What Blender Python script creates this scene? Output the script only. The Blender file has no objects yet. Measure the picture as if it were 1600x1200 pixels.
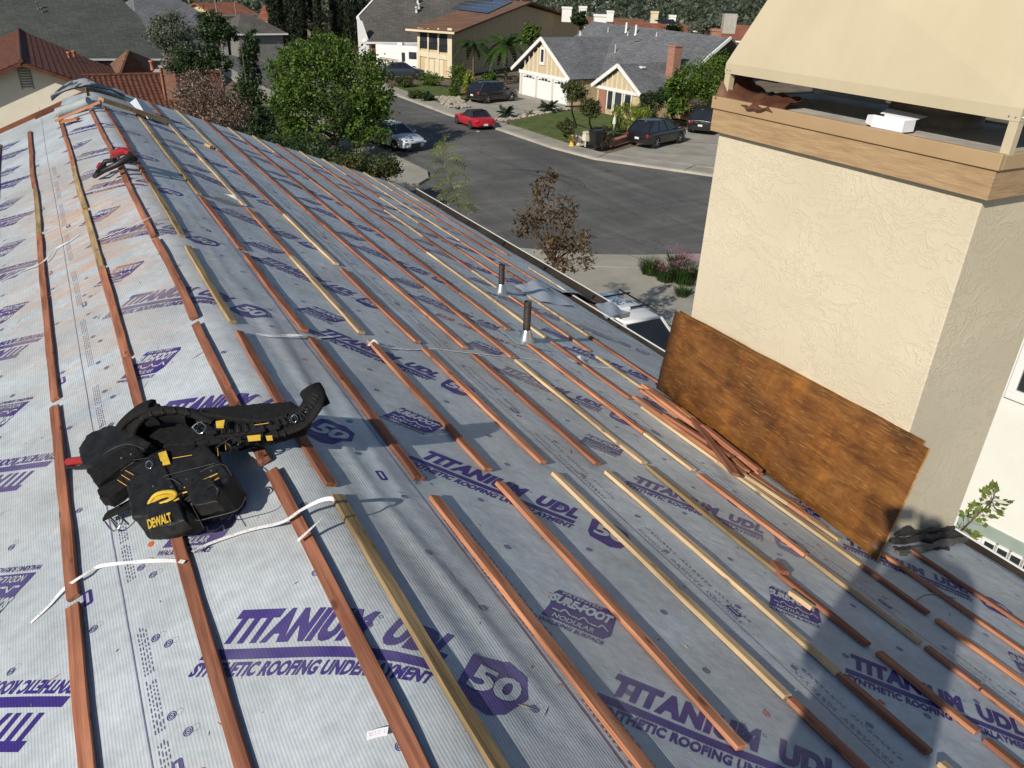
import bpy, bmesh, math, random
import numpy as np
from mathutils import Vector, Matrix, noise
R_=math.radians
random.seed(7); np.random.seed(7)
scn=bpy.context.scene; col=scn.collection
# ------------------------------------------------------------ camera (ridge of our roof is the world Y axis, z=0 at the ridge)
FPX,TILT,ROLL,YAW=1217.125,27.794,2.279,30.36
AR,AL=R_(21.83),R_(22.255)
U_=.36
CAM=Vector((-1.3*U_,0,3.986*U_)); GZ=CAM.z-10.0
_t,_r,_a=R_(TILT),R_(ROLL),R_(YAW)
FW=Vector((math.sin(_a)*math.cos(_t),math.cos(_a)*math.cos(_t),-math.sin(_t)))
_rt=Vector((math.cos(_a),-math.sin(_a),0)); _up=_rt.cross(FW)
CR=_rt*math.cos(_r)+_up*math.sin(_r); CU=-_rt*math.sin(_r)+_up*math.cos(_r)
cd=bpy.data.cameras.new('camera'); cam=bpy.data.objects.new('camera',cd); col.objects.link(cam)
m=Matrix((CR,CU,-FW)).transposed().to_4x4(); m.translation=CAM; cam.matrix_world=m
cd.sensor_width=36; cd.lens=36*FPX/1600; cd.clip_start=.05; cd.clip_end=3000
scn.camera=cam
def ray(x,y): return FW+CR*((x-800)/FPX)-CU*((y-600)/FPX)
def onpl(x,y,P0,n): r=ray(x,y); n=Vector(n); return CAM+r*((Vector(P0)-CAM).dot(n)/r.dot(n))
def onZ(x,y,z): return onpl(x,y,(0,0,z),(0,0,1))
def G(x,y,h=0.): return onZ(x,y,GZ+h)
def onX(x,y,X): return onpl(x,y,(X,0,0),(1,0,0))
def onY(x,y,Y): return onpl(x,y,(0,Y,0),(0,1,0))
def atD(x,y,D): return CAM+ray(x,y)*D
NR=Vector((math.sin(AR),0,math.cos(AR))); NL=Vector((-math.sin(AL),0,math.cos(AL)))
def onroof(x,y,side='R',h=0.):
    n=NR if side=='R' else NL
    return onpl(x,y,n*h,n)
def sy(x,y,side='R'):
    p=onroof(x,y,side); return (p.x/math.cos(AR) if side=='R' else p.x/math.cos(AL)), p.y
# ------------------------------------------------------------ roof surface
CREST=.085
def wr(s,y):
    "wrinkles of the loose membrane, metres"
    a=math.exp(-max(0,y-3.2)/1.6) if y>3.2 else 1.
    h=0.
    # folds along the right of the crest
    f=math.exp(-((s-.26)/.13)**2)*a
    h+=f*.0062*max(-.35,math.sin(s*46+1.3*noise.noise(Vector((s*3,y*.7,1)))*4+y*.9))*(.25+1.1*max(0,noise.noise(Vector((s*2,y*1.3,12)))+.35))
    h+=.004*noise.noise(Vector((s*5,y*1.6,3.)))*(.3+.7*a)
    h+=.0035*noise.noise(Vector((s*2.5+y*.8,y*3.2,9.)))*(1 if s<0 else .4)
    # soft diagonal puckers on the bright side
    if s<.1: h+=.009*math.sin((y*9+s*5)+3*noise.noise(Vector((s*2,y,4.))))*max(0,noise.noise(Vector((s*1.5,y*.8,7.))))
    return h
def roof(s,y,h=0.):
    ca,ta=(math.cos(AR),math.tan(AR)) if s>=0 else (math.cos(AL),math.tan(AL))
    x=s*ca
    z=-ta*math.sqrt(x*x+CREST**2)+ .0
    # normal
    dz=-ta*x/math.sqrt(x*x+CREST**2)
    n=Vector((-dz,0,1)).normalized()
    return Vector((x,y,z))+n*(wr(s,y)+h), n
# ------------------------------------------------------------ objects
def tag(o,label=None,cat=None,group=None,kind=None):
    if label: o['label']=label
    if cat: o['category']=cat
    if group: o['group']=group
    if kind: o['kind']=kind
    return o
def empty(name,loc=(0,0,0),label=None,cat=None,group=None,rz=0):
    o=bpy.data.objects.new(name,None); col.objects.link(o); o.location=loc; o.rotation_euler=(0,0,rz); o.empty_display_size=.2
    return tag(o,label,cat,group)
class MB:
    def __init__(s): s.v=[]; s.f=[]; s.m=[]; s.sm=[]
    def add(s,vs,fs,mi=0,smooth=False):
        b=len(s.v); s.v+= [tuple(v) for v in vs]
        for f in fs: s.f.append(tuple(i+b for i in f)); s.m.append(mi); s.sm.append(smooth)
        return s
    def box(s,c,dx,dy,dz,ax=None,mi=0):
        "c centre, full sizes, ax=(X,Y,Z) unit axes"
        c=Vector(c); X,Y,Z=ax or (Vector((1,0,0)),Vector((0,1,0)),Vector((0,0,1)))
        vs=[c+X*(dx/2*i)+Y*(dy/2*j)+Z*(dz/2*k) for i in(-1,1) for j in(-1,1) for k in(-1,1)]
        return s.add(vs,[(0,1,3,2),(4,6,7,5),(0,4,5,1),(2,3,7,6),(0,2,6,4),(1,5,7,3)],mi)
    def bb(s,x0,x1,y0,y1,z0,z1,mi=0,T=None):
        vs=[Vector((x,y,z)) for x in(x0,x1) for y in(y0,y1) for z in(z0,z1)]
        if T: vs=[T(v) for v in vs]
        return s.add(vs,[(0,1,3,2),(4,6,7,5),(0,4,5,1),(2,3,7,6),(0,2,6,4),(1,5,7,3)],mi)
    def beam(s,a,b,w,h,up=(0,0,1),mi=0):
        a,b=Vector(a),Vector(b); d=(b-a); L=d.length; d.normalize(); up=Vector(up); sd=d.cross(up).normalized(); up=sd.cross(d)
        return s.box((a+b)/2,L,w,h,(d,sd,up),mi)
    def tube(s,pts,rad,n=8,mi=0,cap=True,flat=1.,up=(0,0,1)):
        pts=[Vector(p) for p in pts]; k=len(pts)
        if not hasattr(rad,'__len__'): rad=[rad]*k
        b=[]; 
        for i,p in enumerate(pts):
            d=(pts[min(i+1,k-1)]-pts[max(i-1,0)]).normalized(); u=Vector(up)
            if abs(d.dot(u))>.97: u=Vector((1,0,0))
            sd=d.cross(u).normalized(); u2=sd.cross(d)
            for j in range(n):
                t=2*math.pi*j/n; b.append(p+sd*(math.cos(t)*rad[i])+u2*(math.sin(t)*rad[i]*flat))
        fs=[(i*n+j,i*n+(j+1)%n,(i+1)*n+(j+1)%n,(i+1)*n+j) for i in range(k-1) for j in range(n)]
        s.add(b,fs,mi,True)
        if cap: s.add(b[:n],[tuple(range(n))[::-1]],mi); s.add(b[-n:],[tuple(range(n))],mi)
        return s
    def prism(s,pts,n,t,mi=0,mi_side=None):
        "planar polygon pts extruded by -n*t"
        pts=[Vector(p) for p in pts]; n=Vector(n); k=len(pts)
        # orient
        a=Vector((0,0,0))
        for i in range(k): a+=pts[i].cross(pts[(i+1)%k])
        if a.dot(n)<0: pts=pts[::-1]
        q=[p-n*t for p in pts]
        s.add(pts+q,[tuple(range(k))],mi)
        s.f.append(tuple(range(len(s.v)-1,len(s.v)-k-1,-1))); s.m.append(mi if mi_side is None else mi_side); s.sm.append(False)
        b=len(s.v)-2*k
        for i in range(k):
            j=(i+1)%k; s.f.append((b+j,b+i,b+k+i,b+k+j)); s.m.append(mi if mi_side is None else mi_side); s.sm.append(False)
        return s
    def lathe(s,c,prof,n=16,mi=0,axis=(0,0,1)):
        c=Vector(c); A=Vector(axis).normalized(); X=A.orthogonal().normalized(); Y=A.cross(X); vs=[]
        for r,z in prof:
            for j in range(n):
                t=2*math.pi*j/n; vs.append(c+A*z+X*(r*math.cos(t))+Y*(r*math.sin(t)))
        k=len(prof)
        s.add(vs,[(i*n+j,i*n+(j+1)%n,(i+1)*n+(j+1)%n,(i+1)*n+j) for i in range(k-1) for j in range(n)],mi,True)
        s.add(vs[:n],[tuple(range(n))[::-1]],mi); s.add(vs[-n:],[tuple(range(n))],mi)
        return s
    def build(s,name,mats,parent=None,org=None,bevel=0,seg=2,sub=0,smooth=None,**kw):
        me=bpy.data.meshes.new(name); org=Vector(org) if org is not None else Vector((0,0,0))
        me.from_pydata([tuple(Vector(v)-org) for v in s.v],[],s.f)
        if not isinstance(mats,(list,tuple)): mats=[mats]
        for mm in mats: me.materials.append(mm)
        for p,mi,sm in zip(me.polygons,s.m,s.sm):
            p.material_index=min(mi,len(mats)-1); p.use_smooth=sm if smooth is None else smooth
        o=bpy.data.objects.new(name,me); col.objects.link(o); o.location=org
        if parent is not None:
            o.parent=parent; bpy_mat=parent_world(parent); o.matrix_parent_inverse=bpy_mat.inverted()
        if bevel:
            b=o.modifiers.new('bevel','BEVEL'); b.width=bevel; b.segments=seg; b.limit_method='ANGLE'; b.angle_limit=R_(40)
        if sub:
            b=o.modifiers.new('sub','SUBSURF'); b.levels=sub; b.render_levels=sub
        tag(o,**kw)
        return o
def parent_world(p):
    M=Matrix.LocRotScale(p.location,p.rotation_euler,p.scale)
    if p.parent: M=parent_world(p.parent)@p.matrix_parent_inverse@M
    return M
# ------------------------------------------------------------ materials
def nt(name):
    m=bpy.data.materials.new(name); m.use_nodes=True; t=m.node_tree; b=t.nodes['Principled BSDF']; return m,t,b
def N(t,ty,**kw):
    n=t.nodes.new(ty)
    for k,v in kw.items():
        if k.startswith('i_'): n.inputs[k[2:].replace('_',' ')].default_value=v
        elif k[0]=='n' and k[1:].isdigit(): n.inputs[int(k[1:])].default_value=v
        else: setattr(n,k,v)
    return n
def ramp(t,stops,interp='LINEAR'):
    r=t.nodes.new('ShaderNodeValToRGB'); r.color_ramp.interpolation=interp; e=r.color_ramp.elements
    e[0].position,e[0].color=stops[0][0],(*stops[0][1],1); e[1].position,e[1].color=stops[1][0],(*stops[1][1],1)
    for p,c in stops[2:]:
        x=e.new(p); x.color=(*c,1)
    return r
def c3(v): return (v,v,v) if not hasattr(v,'__len__') else v
def pm(name,a,b=None,rough=.8,scale=4.,detail=5.,bump=0.,bscale=None,metal=0.,spec=.4,coord='Object',stretch=(1,1,1),dist=.01,lo=.35,hi=.65,rnd=0.,coat=0.,hue=None):
    "two-tone noise material with optional bump"
    m,t,bs=nt(name); L=t.links.new
    tc=N(t,'ShaderNodeTexCoord'); mp=N(t,'ShaderNodeMapping'); mp.inputs['Scale'].default_value=stretch; L(tc.outputs[coord],mp.inputs[0])
    vec=mp.outputs[0]
    if rnd:
        oi=N(t,'ShaderNodeObjectInfo'); vm=N(t,'ShaderNodeVectorMath',operation='MULTIPLY_ADD'); L(oi.outputs['Random'],vm.inputs[0]); vm.inputs[1].default_value=(37,51,23); L(vec,vm.inputs[2]); vec=vm.outputs[0]
    b=b or a
    n=N(t,'ShaderNodeTexNoise',i_Scale=scale,i_Detail=detail,i_Roughness=.6); L(vec,n.inputs['Vector'])
    r=ramp(t,[(lo,a),(hi,b)]); L(n.outputs[0],r.inputs[0]); out=r.outputs[0]
    if rnd:
        hs=N(t,'ShaderNodeHueSaturation'); mr=N(t,'ShaderNodeMapRange'); mr.inputs[3].default_value=1-rnd; mr.inputs[4].default_value=1+rnd
        L(oi.outputs['Random'],mr.inputs[0]); L(mr.outputs[0],hs.inputs['Value']); L(out,hs.inputs['Color']); out=hs.outputs[0]
    L(out,bs.inputs['Base Color'])
    bs.inputs['Roughness'].default_value=rough; bs.inputs['Metallic'].default_value=metal; bs.inputs['Specular IOR Level'].default_value=spec
    bs.inputs['Coat Weight'].default_value=coat
    if bump:
        n2=N(t,'ShaderNodeTexNoise',i_Scale=bscale or scale*4,i_Detail=6.); L(vec,n2.inputs['Vector'])
        bp=N(t,'ShaderNodeBump',i_Strength=bump,i_Distance=dist); L(n2.outputs[0],bp.inputs['Height']); L(bp.outputs[0],bs.inputs['Normal'])
    return m
def srgb(*c): return tuple(((x/255)/12.92 if x/255<.04045 else ((x/255+.055)/1.055)**2.4) for x in c)

# membrane: UV map = metres (s,y)
def mat_membrane(name,base,purple=None):
    m,t,bs=nt(name); L=t.links.new
    uv=N(t,'ShaderNodeUVMap'); sp=N(t,'ShaderNodeSeparateXYZ'); L(uv.outputs[0],sp.inputs[0])
    def M(op,a,b=None,c=None):
        n=N(t,'ShaderNodeMath',operation=op)
        for i,x in enumerate((a,b,c)):
            if x is None: continue
            if hasattr(x,'links') or hasattr(x,'node'): L(x,n.inputs[i])
            else: n.inputs[i].default_value=x
        return n.outputs[0]
    S,Y=sp.outputs[0],sp.outputs[1]
    nz=N(t,'ShaderNodeTexNoise',i_Scale=3.,i_Detail=3.); L(uv.outputs[0],nz.inputs['Vector'])
    Sw=M('MULTIPLY_ADD',nz.outputs[0],.01,S)
    rib=M('SINE',M('MULTIPLY',Sw,2*math.pi/.0088)); ribp=M('POWER',M('MULTIPLY_ADD',rib,.5,.5),2.)
    crs=M('SINE',M('MULTIPLY',Y,2*math.pi/.0045)); 
    ly=M('MULTIPLY_ADD',crs,.12,ribp)
    n1=N(t,'ShaderNodeTexNoise',i_Scale=2.2,i_Detail=6.,i_Roughness=.65); L(uv.outputs[0],n1.inputs['Vector'])
    n2=N(t,'ShaderNodeTexNoise',i_Scale=26.,i_Detail=5.); L(uv.outputs[0],n2.inputs['Vector'])
    n3=N(t,'ShaderNodeTexVoronoi',i_Scale=15.,feature='F1'); L(uv.outputs[0],n3.inputs['Vector'])
    spk=M('LESS_THAN',n3.outputs[0],.045)
    b=Vector(base)
    r=ramp(t,[(.3,tuple(b*.74)),(.7,tuple(b*1.1))]); L(n1.outputs[0],r.inputs[0])
    mx=N(t,'ShaderNodeMix',data_type='RGBA',blend_type='MULTIPLY'); L(r.outputs[0],mx.inputs[6])
    mx.inputs[0].default_value=1.
    v=M('MULTIPLY_ADD',ly,-.2,1.06); v=M('MULTIPLY',v,M('MULTIPLY_ADD',n2.outputs[0],.42,.79)); v=M('MULTIPLY',v,M('MULTIPLY_ADD',spk,-.35,1.))
    cb=N(t,'ShaderNodeCombineColor'); [L(v,cb.inputs[i]) for i in range(3)]; L(cb.outputs[0],mx.inputs[7])
    # dust: orange brown smear where tiles were cut, tan dust patches
    ds=M('POWER',M('DIVIDE',M('ADD',S,.47),.45),2.); dy=M('POWER',M('DIVIDE',M('ADD',Y,-5.9),2.0),2.)
    g=M('EXPONENT',M('MULTIPLY',M('ADD',ds,dy),-1.))
    n4=N(t,'ShaderNodeTexNoise',i_Scale=2.4,i_Detail=5.); mp=N(t,'ShaderNodeMapping'); mp.inputs['Rotation'].default_value=(0,0,.9); mp.inputs['Scale'].default_value=(1,4,1); L(uv.outputs[0],mp.inputs[0]); L(mp.outputs[0],n4.inputs['Vector'])
    dm=M('MULTIPLY',g,M('SMOOTH_MIN',M('MULTIPLY',M('MAXIMUM',M('SUBTRACT',n4.outputs[0],.42),0.),5.),.75,.1))
    m2=N(t,'ShaderNodeMix',data_type='RGBA'); L(dm,m2.inputs[0]); L(mx.outputs[2],m2.inputs[6]); m2.inputs[7].default_value=(.55,.33,.2,1)
    n5=N(t,'ShaderNodeTexNoise',i_Scale=.9,i_Detail=7.); L(uv.outputs[0],n5.inputs['Vector'])
    d2=M('MULTIPLY',M('MAXIMUM',M('SUBTRACT',n5.outputs[0],.46),0.),2.6)
    m3=N(t,'ShaderNodeMix',data_type='RGBA'); L(d2,m3.inputs[0]); L(m2.outputs[2],m3.inputs[6]); m3.inputs[7].default_value=(.36,.345,.32,1)
    L(m3.outputs[2],bs.inputs['Base Color'])
    bs.inputs['Roughness'].default_value=.52; bs.inputs['Specular IOR Level'].default_value=.3
    n6=N(t,'ShaderNodeTexNoise',i_Scale=7.,i_Detail=4.); L(uv.outputs[0],n6.inputs['Vector'])
    bp=N(t,'ShaderNodeBump',i_Strength=.3,i_Distance=.0012); L(ly,bp.inputs['Height'])
    bp2=N(t,'ShaderNodeBump',i_Strength=.45,i_Distance=.018); L(n6.outputs[0],bp2.inputs['Height']); L(bp.outputs[0],bp2.inputs['Normal'])
    L(bp2.outputs[0],bs.inputs['Normal'])
    return m
MEM=mat_membrane('membrane',(.475,.525,.56))
MEMG=mat_membrane('membrane_grey',(.36,.40,.42))
PUR=mat_membrane('purple_print',(.046,.026,.20))
REDP=mat_membrane('red_print',(.33,.05,.06))
DKP=mat_membrane('fine_print',(.17,.165,.29))

def mat_wood(name,a,b,c,rough=.75,knots=True):
    m,t,bs=nt(name); L=t.links.new
    tc=N(t,'ShaderNodeTexCoord'); oi=N(t,'ShaderNodeObjectInfo')
    vm=N(t,'ShaderNodeVectorMath',operation='MULTIPLY_ADD'); L(oi.outputs['Random'],vm.inputs[0]); vm.inputs[1].default_value=(13,7,5); L(tc.outputs['Object'],vm.inputs[2])
    mp=N(t,'ShaderNodeMapping'); mp.inputs['Scale'].default_value=(2.,55,55); L(vm.outputs[0],mp.inputs[0])
    n=N(t,'ShaderNodeTexNoise',i_Scale=1.,i_Detail=6.,i_Roughness=.65,i_Distortion=.6); L(mp.outputs[0],n.inputs['Vector'])
    r=ramp(t,[(.3,a),(.52,b),(.72,c)]); L(n.outputs[0],r.inputs[0])
    mp2=N(t,'ShaderNodeMapping'); mp2.inputs['Scale'].default_value=(1.6,8,8); L(vm.outputs[0],mp2.inputs[0])
    n2=N(t,'ShaderNodeTexNoise',i_Scale=2.,i_Detail=3.); L(mp2.outputs[0],n2.inputs['Vector'])
    r2=ramp(t,[(.32,c3(.55)),(.6,c3(1.05))]); L(n2.outputs[0],r2.inputs[0])
    mx=N(t,'ShaderNodeMix',data_type='RGBA',blend_type='MULTIPLY'); mx.inputs[0].default_value=.8; L(r.outputs[0],mx.inputs[6]); L(r2.outputs[0],mx.inputs[7])
    out=mx.outputs[2]
    if knots:
        mp3=N(t,'ShaderNodeMapping'); mp3.inputs['Scale'].default_value=(6,16,16); L(vm.outputs[0],mp3.inputs[0])
        vo=N(t,'ShaderNodeTexVoronoi',i_Scale=1.); L(mp3.outputs[0],vo.inputs['Vector'])
        rk=ramp(t,[(.08,c3(.3)),(.17,c3(1.))]); L(vo.outputs[0],rk.inputs[0])
        mk=N(t,'ShaderNodeMix',data_type='RGBA',blend_type='MULTIPLY'); mk.inputs[0].default_value=.8; L(out,mk.inputs[6]); L(rk.outputs[0],mk.inputs[7]); out=mk.outputs[2]
    hs=N(t,'ShaderNodeHueSaturation'); mr=N(t,'ShaderNodeMapRange'); mr.inputs[3].default_value=.78; mr.inputs[4].default_value=1.18
    L(oi.outputs['Random'],mr.inputs[0]); L(mr.outputs[0],hs.inputs['Value']); L(out,hs.inputs['Color']); L(hs.outputs[0],bs.inputs['Base Color'])
    bs.inputs['Roughness'].default_value=rough; bs.inputs['Specular IOR Level'].default_value=.25
    bp=N(t,'ShaderNodeBump',i_Strength=.8,i_Distance=.003); L(n.outputs[0],bp.inputs['Height']); L(bp.outputs[0],bs.inputs['Normal'])
    return m
W_RED=mat_wood('redwood',(.16,.06,.034),(.315,.125,.072),(.41,.185,.11))
W_ORG=mat_wood('orange_redwood',(.26,.10,.052),(.52,.225,.12),(.66,.34,.20))
W_PIN=mat_wood('pale_pine',(.40,.27,.13),(.60,.43,.25),(.70,.54,.35))
W_OLD=mat_wood('weathered_pine',(.17,.115,.055),(.36,.25,.125),(.5,.37,.2))
WHITE=pm('white_paint',(.74,.74,.72),(.8,.8,.78),rough=.5,scale=2)
BLACK=pm('black_plastic',(.012,.012,.013),(.02,.02,.02),rough=.45,scale=8)
NYL=pm('black_nylon',(.004,.004,.0045),(.010,.010,.010),rough=.8,scale=60,bump=.5,bscale=400,dist=.001,spec=.25)
LEA=pm('black_leather',(.004,.004,.004),(.014,.013,.012),rough=.55,scale=20,bump=.4,bscale=160,dist=.002,spec=.4)
YEL=pm('yellow_trim',(.5,.33,.03),(.66,.44,.05),rough=.6,scale=20)
REDM=pm('red_plastic',(.26,.012,.016),(.36,.03,.03),rough=.35,scale=10)
CHROME=pm('bright_metal',(.6,.6,.6),(.75,.75,.75),rough=.22,metal=1.,scale=6)
GALV=pm('galvanised_metal',(.5,.52,.53),(.68,.7,.7),rough=.32,metal=.9,scale=12)
GLASS=pm('dark_glass',(.012,.014,.018),(.02,.022,.026),rough=.06,spec=.8,scale=1)
RUBBER=pm('rubber',(.012,.012,.012),(.02,.02,.02),rough=.9,scale=10)
# ============================================================ OUR HOUSE: roof sheet, print, battens, gutter, pipes, chimney
house=empty('tiled_house_roof',(0,3,-2),'large gable roof being re-roofed, silver printed membrane under rows of wooden battens','roof')
def frange(a,b,d):
    n=max(1,int(round((b-a)/d))); return [a+(b-a)*i/n for i in range(n+1)]
SL=frange(-4.6,-1.2,.25)[:-1]+frange(-1.2,.04,.04)[:-1]+frange(.04,.56,.016)[:-1]+frange(.56,1.6,.04)[:-1]+frange(1.6,4.16,.08)
YL=frange(-2.6,-.4,.3)[:-1]+frange(-.4,4.6,.045)[:-1]+frange(4.6,12.2,.12)
def grid_mesh(SL,YL,fn,uvf=None):
    nS,nY=len(SL),len(YL); vs=[fn(s,y) for y in YL for s in SL]; fs=[]
    for j in range(nY-1):
        for i in range(nS-1): a=j*nS+i; fs.append((a,a+1,a+nS+1,a+nS))
    return vs,fs
EAVE_N=4.12; EAVE_F=4.86; YJOG=6.75
def sheet():
    vs,fs=grid_mesh(SL,YL,lambda s,y:roof(s,y)[0]); nS=len(SL); me=bpy.data.meshes.new('underlayment')
    uv=[(s,y) for y in YL for s in SL]
    keep=[]
    for f in fs:
        s,y=uv[f[0]]
        if s<0 and y>11.0+.15*math.sin(s*3)-.1*s*0: continue
        keep.append(f)
    # far lower piece beyond the jog
    SL2=frange(4.16,4.9,.1); YL2=[y for y in frange(6.42,12.2,.12)]
    b=len(vs)
    def lo(s,y):
        p,n=roof(s,y,.004*math.sin(y*4+s*3))
        drop=max(0,s-4.72); p.z-=drop*drop*3
        if y<6.7: p+=n*(.03*(6.7-y)/.3*(1+math.sin(s*9)))
        return p
    v2,f2=grid_mesh(SL2,YL2,lo); vs+=v2; uv+=[(s,y) for y in YL2 for s in SL2]; keep+=[tuple(i+b for i in f) for f in f2]
    # rounded drip over the near eave
    SL3=[4.16,4.22,4.27,4.31]; YL3=frange(-2.6,6.75,.2); b=len(vs)
    def dr(s,y):
        p,n=roof(4.16,y); k=s-4.16; p+=Vector((k*.9,0,-k*.38-k*k*2.2+.006*math.sin(y*5))); return p
    v3,f3=grid_mesh(SL3,YL3,dr); vs+=v3; uv+=[(s,y) for y in YL3 for s in SL3]; keep+=[tuple(i+b for i in f) for f in f3]
    me.from_pydata([tuple(v) for v in vs],[],keep); me.materials.append(MEM)
    ul=me.uv_layers.new(name='UVMap')
    for lp in me.loops: ul.data[lp.index].uv=uv[lp.vertex_index]
    for p in me.polygons: p.use_smooth=True
    return me
PRINT=[] # (verts2d, faces, matname, lift)
def text2d(body,w,h,bold=0.,shear=0.,spacing=1.):
    cu=bpy.data.curves.new('t','FONT'); cu.body=body; cu.size=1.; cu.offset=bold; cu.resolution_u=3; cu.space_character=spacing; cu.shear=0
    o=bpy.data.objects.new('t',cu); col.objects.link(o); bpy.context.view_layer.update()
    me=bpy.data.meshes.new_from_object(o.evaluated_get(bpy.context.evaluated_depsgraph_get()))
    V=np.array([v.co[:2] for v in me.vertices]); F=[tuple(p.vertices) for p in me.polygons]
    col.objects.unlink(o); bpy.data.objects.remove(o); bpy.data.curves.remove(cu); bpy.data.meshes.remove(me)
    mn=V.min(0); mx=V.max(0); V=(V-mn)/(mx-mn)*np.array([w,h]); V[:,0]+=shear*V[:,1]
    return V,F
def quad2(x0,y0,x1,y1,sh=0.): return np.array([(x0+sh*y0,y0),(x1+sh*y0,y0),(x1+sh*y1,y1),(x0+sh*y1,y1)]),[(0,1,2,3)]
def poly2(pts): return np.array(pts,float),[tuple(range(len(pts)))]
def off(VF,dx,dy): V,F=VF; return V+np.array([dx,dy]),F
def ring2(cx,cy,r0,r1,n=20,ex=1.):
    V=[];F=[]
    for k in range(n):
        a=2*math.pi*k/n; V+=[(cx+r0*math.cos(a)*ex,cy+r0*math.sin(a)),(cx+r1*math.cos(a)*ex,cy+r1*math.sin(a))]
    for k in range(n): F.append((2*k,2*k+1,(2*k+3)%(2*n),(2*k+2)%(2*n)))
    return np.array(V),F
SH=.32
def logo_titanium(mt='p'):
    L=[]
    L.append((off(text2d('TITANIUM',.415,.104,.068,SH,1.10),-.02,.0),mt,1))
    L.append((off(text2d('UDL',.175,.104,.068,SH,1.08),.45,.0),mt,1))
    L.append((off(ring2(0,0,.0045,.006,12),.434,.088),mt,1))
    L.append((quad2(-.04,-.044,.63,-.014,SH),mt,1))
    L.append((off(text2d('SYNTHETIC ROOFING UNDERLAYMENT',.675,.041,.045,SH,1.04),-.065,-.092),mt,1))
    L+=[((V_*.86+np.array([.095,-.0]),F_),m_,l_) for (V_,F_),m_,l_ in badge50(.675,-.075,mt)]
    return L
def badge50(x,y,mt):
    L=[((off(poly2([(.0,.015),(.02,.155),(.13,.185),(.19,.145),(.205,.06),(.15,-.04),(.10,-.065),(.01,-.03)]),x,y)),mt,1)]
    L.append((off(text2d('50',.148,.112,.035,SH*.6,.95),x+.022,y+.01),'m',2)); return L
def logo_foot():
    L=[(off(poly2([(0,0),(.19,0),(.215,.03),(.235,.155),(.225,.175),(.045,.175),(.03,.15),(.02,.07)]),0,0),'p',1)]
    L.append((off(text2d('PATENTED',.13,.016,.015,SH),.055,.155),'m',2))
    L.append((off(text2d('SURE-FOOT',.195,.055,.06,SH,1.),.015,.092),'m',2))
    for k in range(3):
        L.append((off(quad2(.03+.06*k,.048,.05+.06*k,.056),0,0),'m',2)); L.append((off(poly2([(.05+.06*k,.048),(.065+.06*k,.072),(.072+.06*k,.072),(.056+.06*k,.048)]),0,0),'m',2)); L.append((off(poly2([(.065+.06*k,.072),(.084+.06*k,.048),(.09+.06*k,.05),(.072+.06*k,.075)]),0,0),'m',2))
    L.append((off(text2d('NODULAR',.13,.026,.02,SH),.03,.008),'m',2))
    L.append((off(text2d('WALKING SURFACE',.2,.02,.02,SH),-.01,-.03),'p',1))
    return L
T_TI=logo_titanium(); T_FT=logo_foot()
T_RED=[(off(poly2([(0,0),(.1,0),(.13,.02),(.13,.1),(.03,.1),(.0,.08)]),0,0),'r',1),(off(text2d('TS',.08,.07,.03,SH),.012,.014),'m',2),
       *[(off(quad2(0,0,.012+.006*(k%3),.07 if k%4 else .045,SH),.17+.027*k,0.),'r',1) for k in range(14)],*[(off(quad2(0,.055*(k%2),.022,.068*(k%2)+.014*(1-k%2),SH),.17+.027*k,0.),'r',1) for k in range(0,14,2)],(off(poly2([(0,0),(.12,0),(.17,.03),(.05,.03)]),.2,.12),'r',1),
       *[(off(quad2(0,0,.006,.032 if k%3 else .02,SH),.56+.016*k,.02),'r',1) for k in range(12)]]
ACC={'p':bmesh.new(),'m':bmesh.new(),'r':bmesh.new(),'d':bmesh.new(),'o':bmesh.new()}
UVP={}
def place(T,s,y,ang,scale=1.,cut=True):
    ca,sa=math.cos(ang),math.sin(ang)
    for (V,F),mt,lift in T:
        X=V*scale; P=np.stack([s+X[:,0]*ca-X[:,1]*sa, y+X[:,0]*sa+X[:,1]*ca],1)
        bm=bmesh.new(); vs=[bm.verts.new((p[0],p[1],0)) for p in P]
        for f in F:
            try: bm.faces.new([vs[i] for i in f])
            except ValueError: pass
        if any(len(f)>4 for f in F): bmesh.ops.triangulate(bm,faces=bm.faces[:])
        if cut:
            lo,hi=P.min(0),P.max(0)
            for ax,LL in((0,SL),(1,YL)):
                for c in LL:
                    if lo[ax]<c<hi[ax]:
                        no=(1,0,0) if ax==0 else (0,1,0)
                        bmesh.ops.bisect_plane(bm,geom=bm.verts[:]+bm.edges[:]+bm.faces[:],plane_co=(c,c,0),plane_no=no,dist=1e-6)
        A=ACC[mt]; mp={}
        for v in bm.verts:
            s_,y_=v.co.x,v.co.y; q,_=roof(s_,y_,.0013*lift); nv=A.verts.new(q); mp[v]=nv; UVP[(mt,tuple(round(c,5) for c in q))]=(s_,y_)
        for f in bm.faces:
            try: A.faces.new([mp[v] for v in f.verts])
            except ValueError: pass
        bm.free()
ANG=R_(-39)
FAST=False
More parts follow.
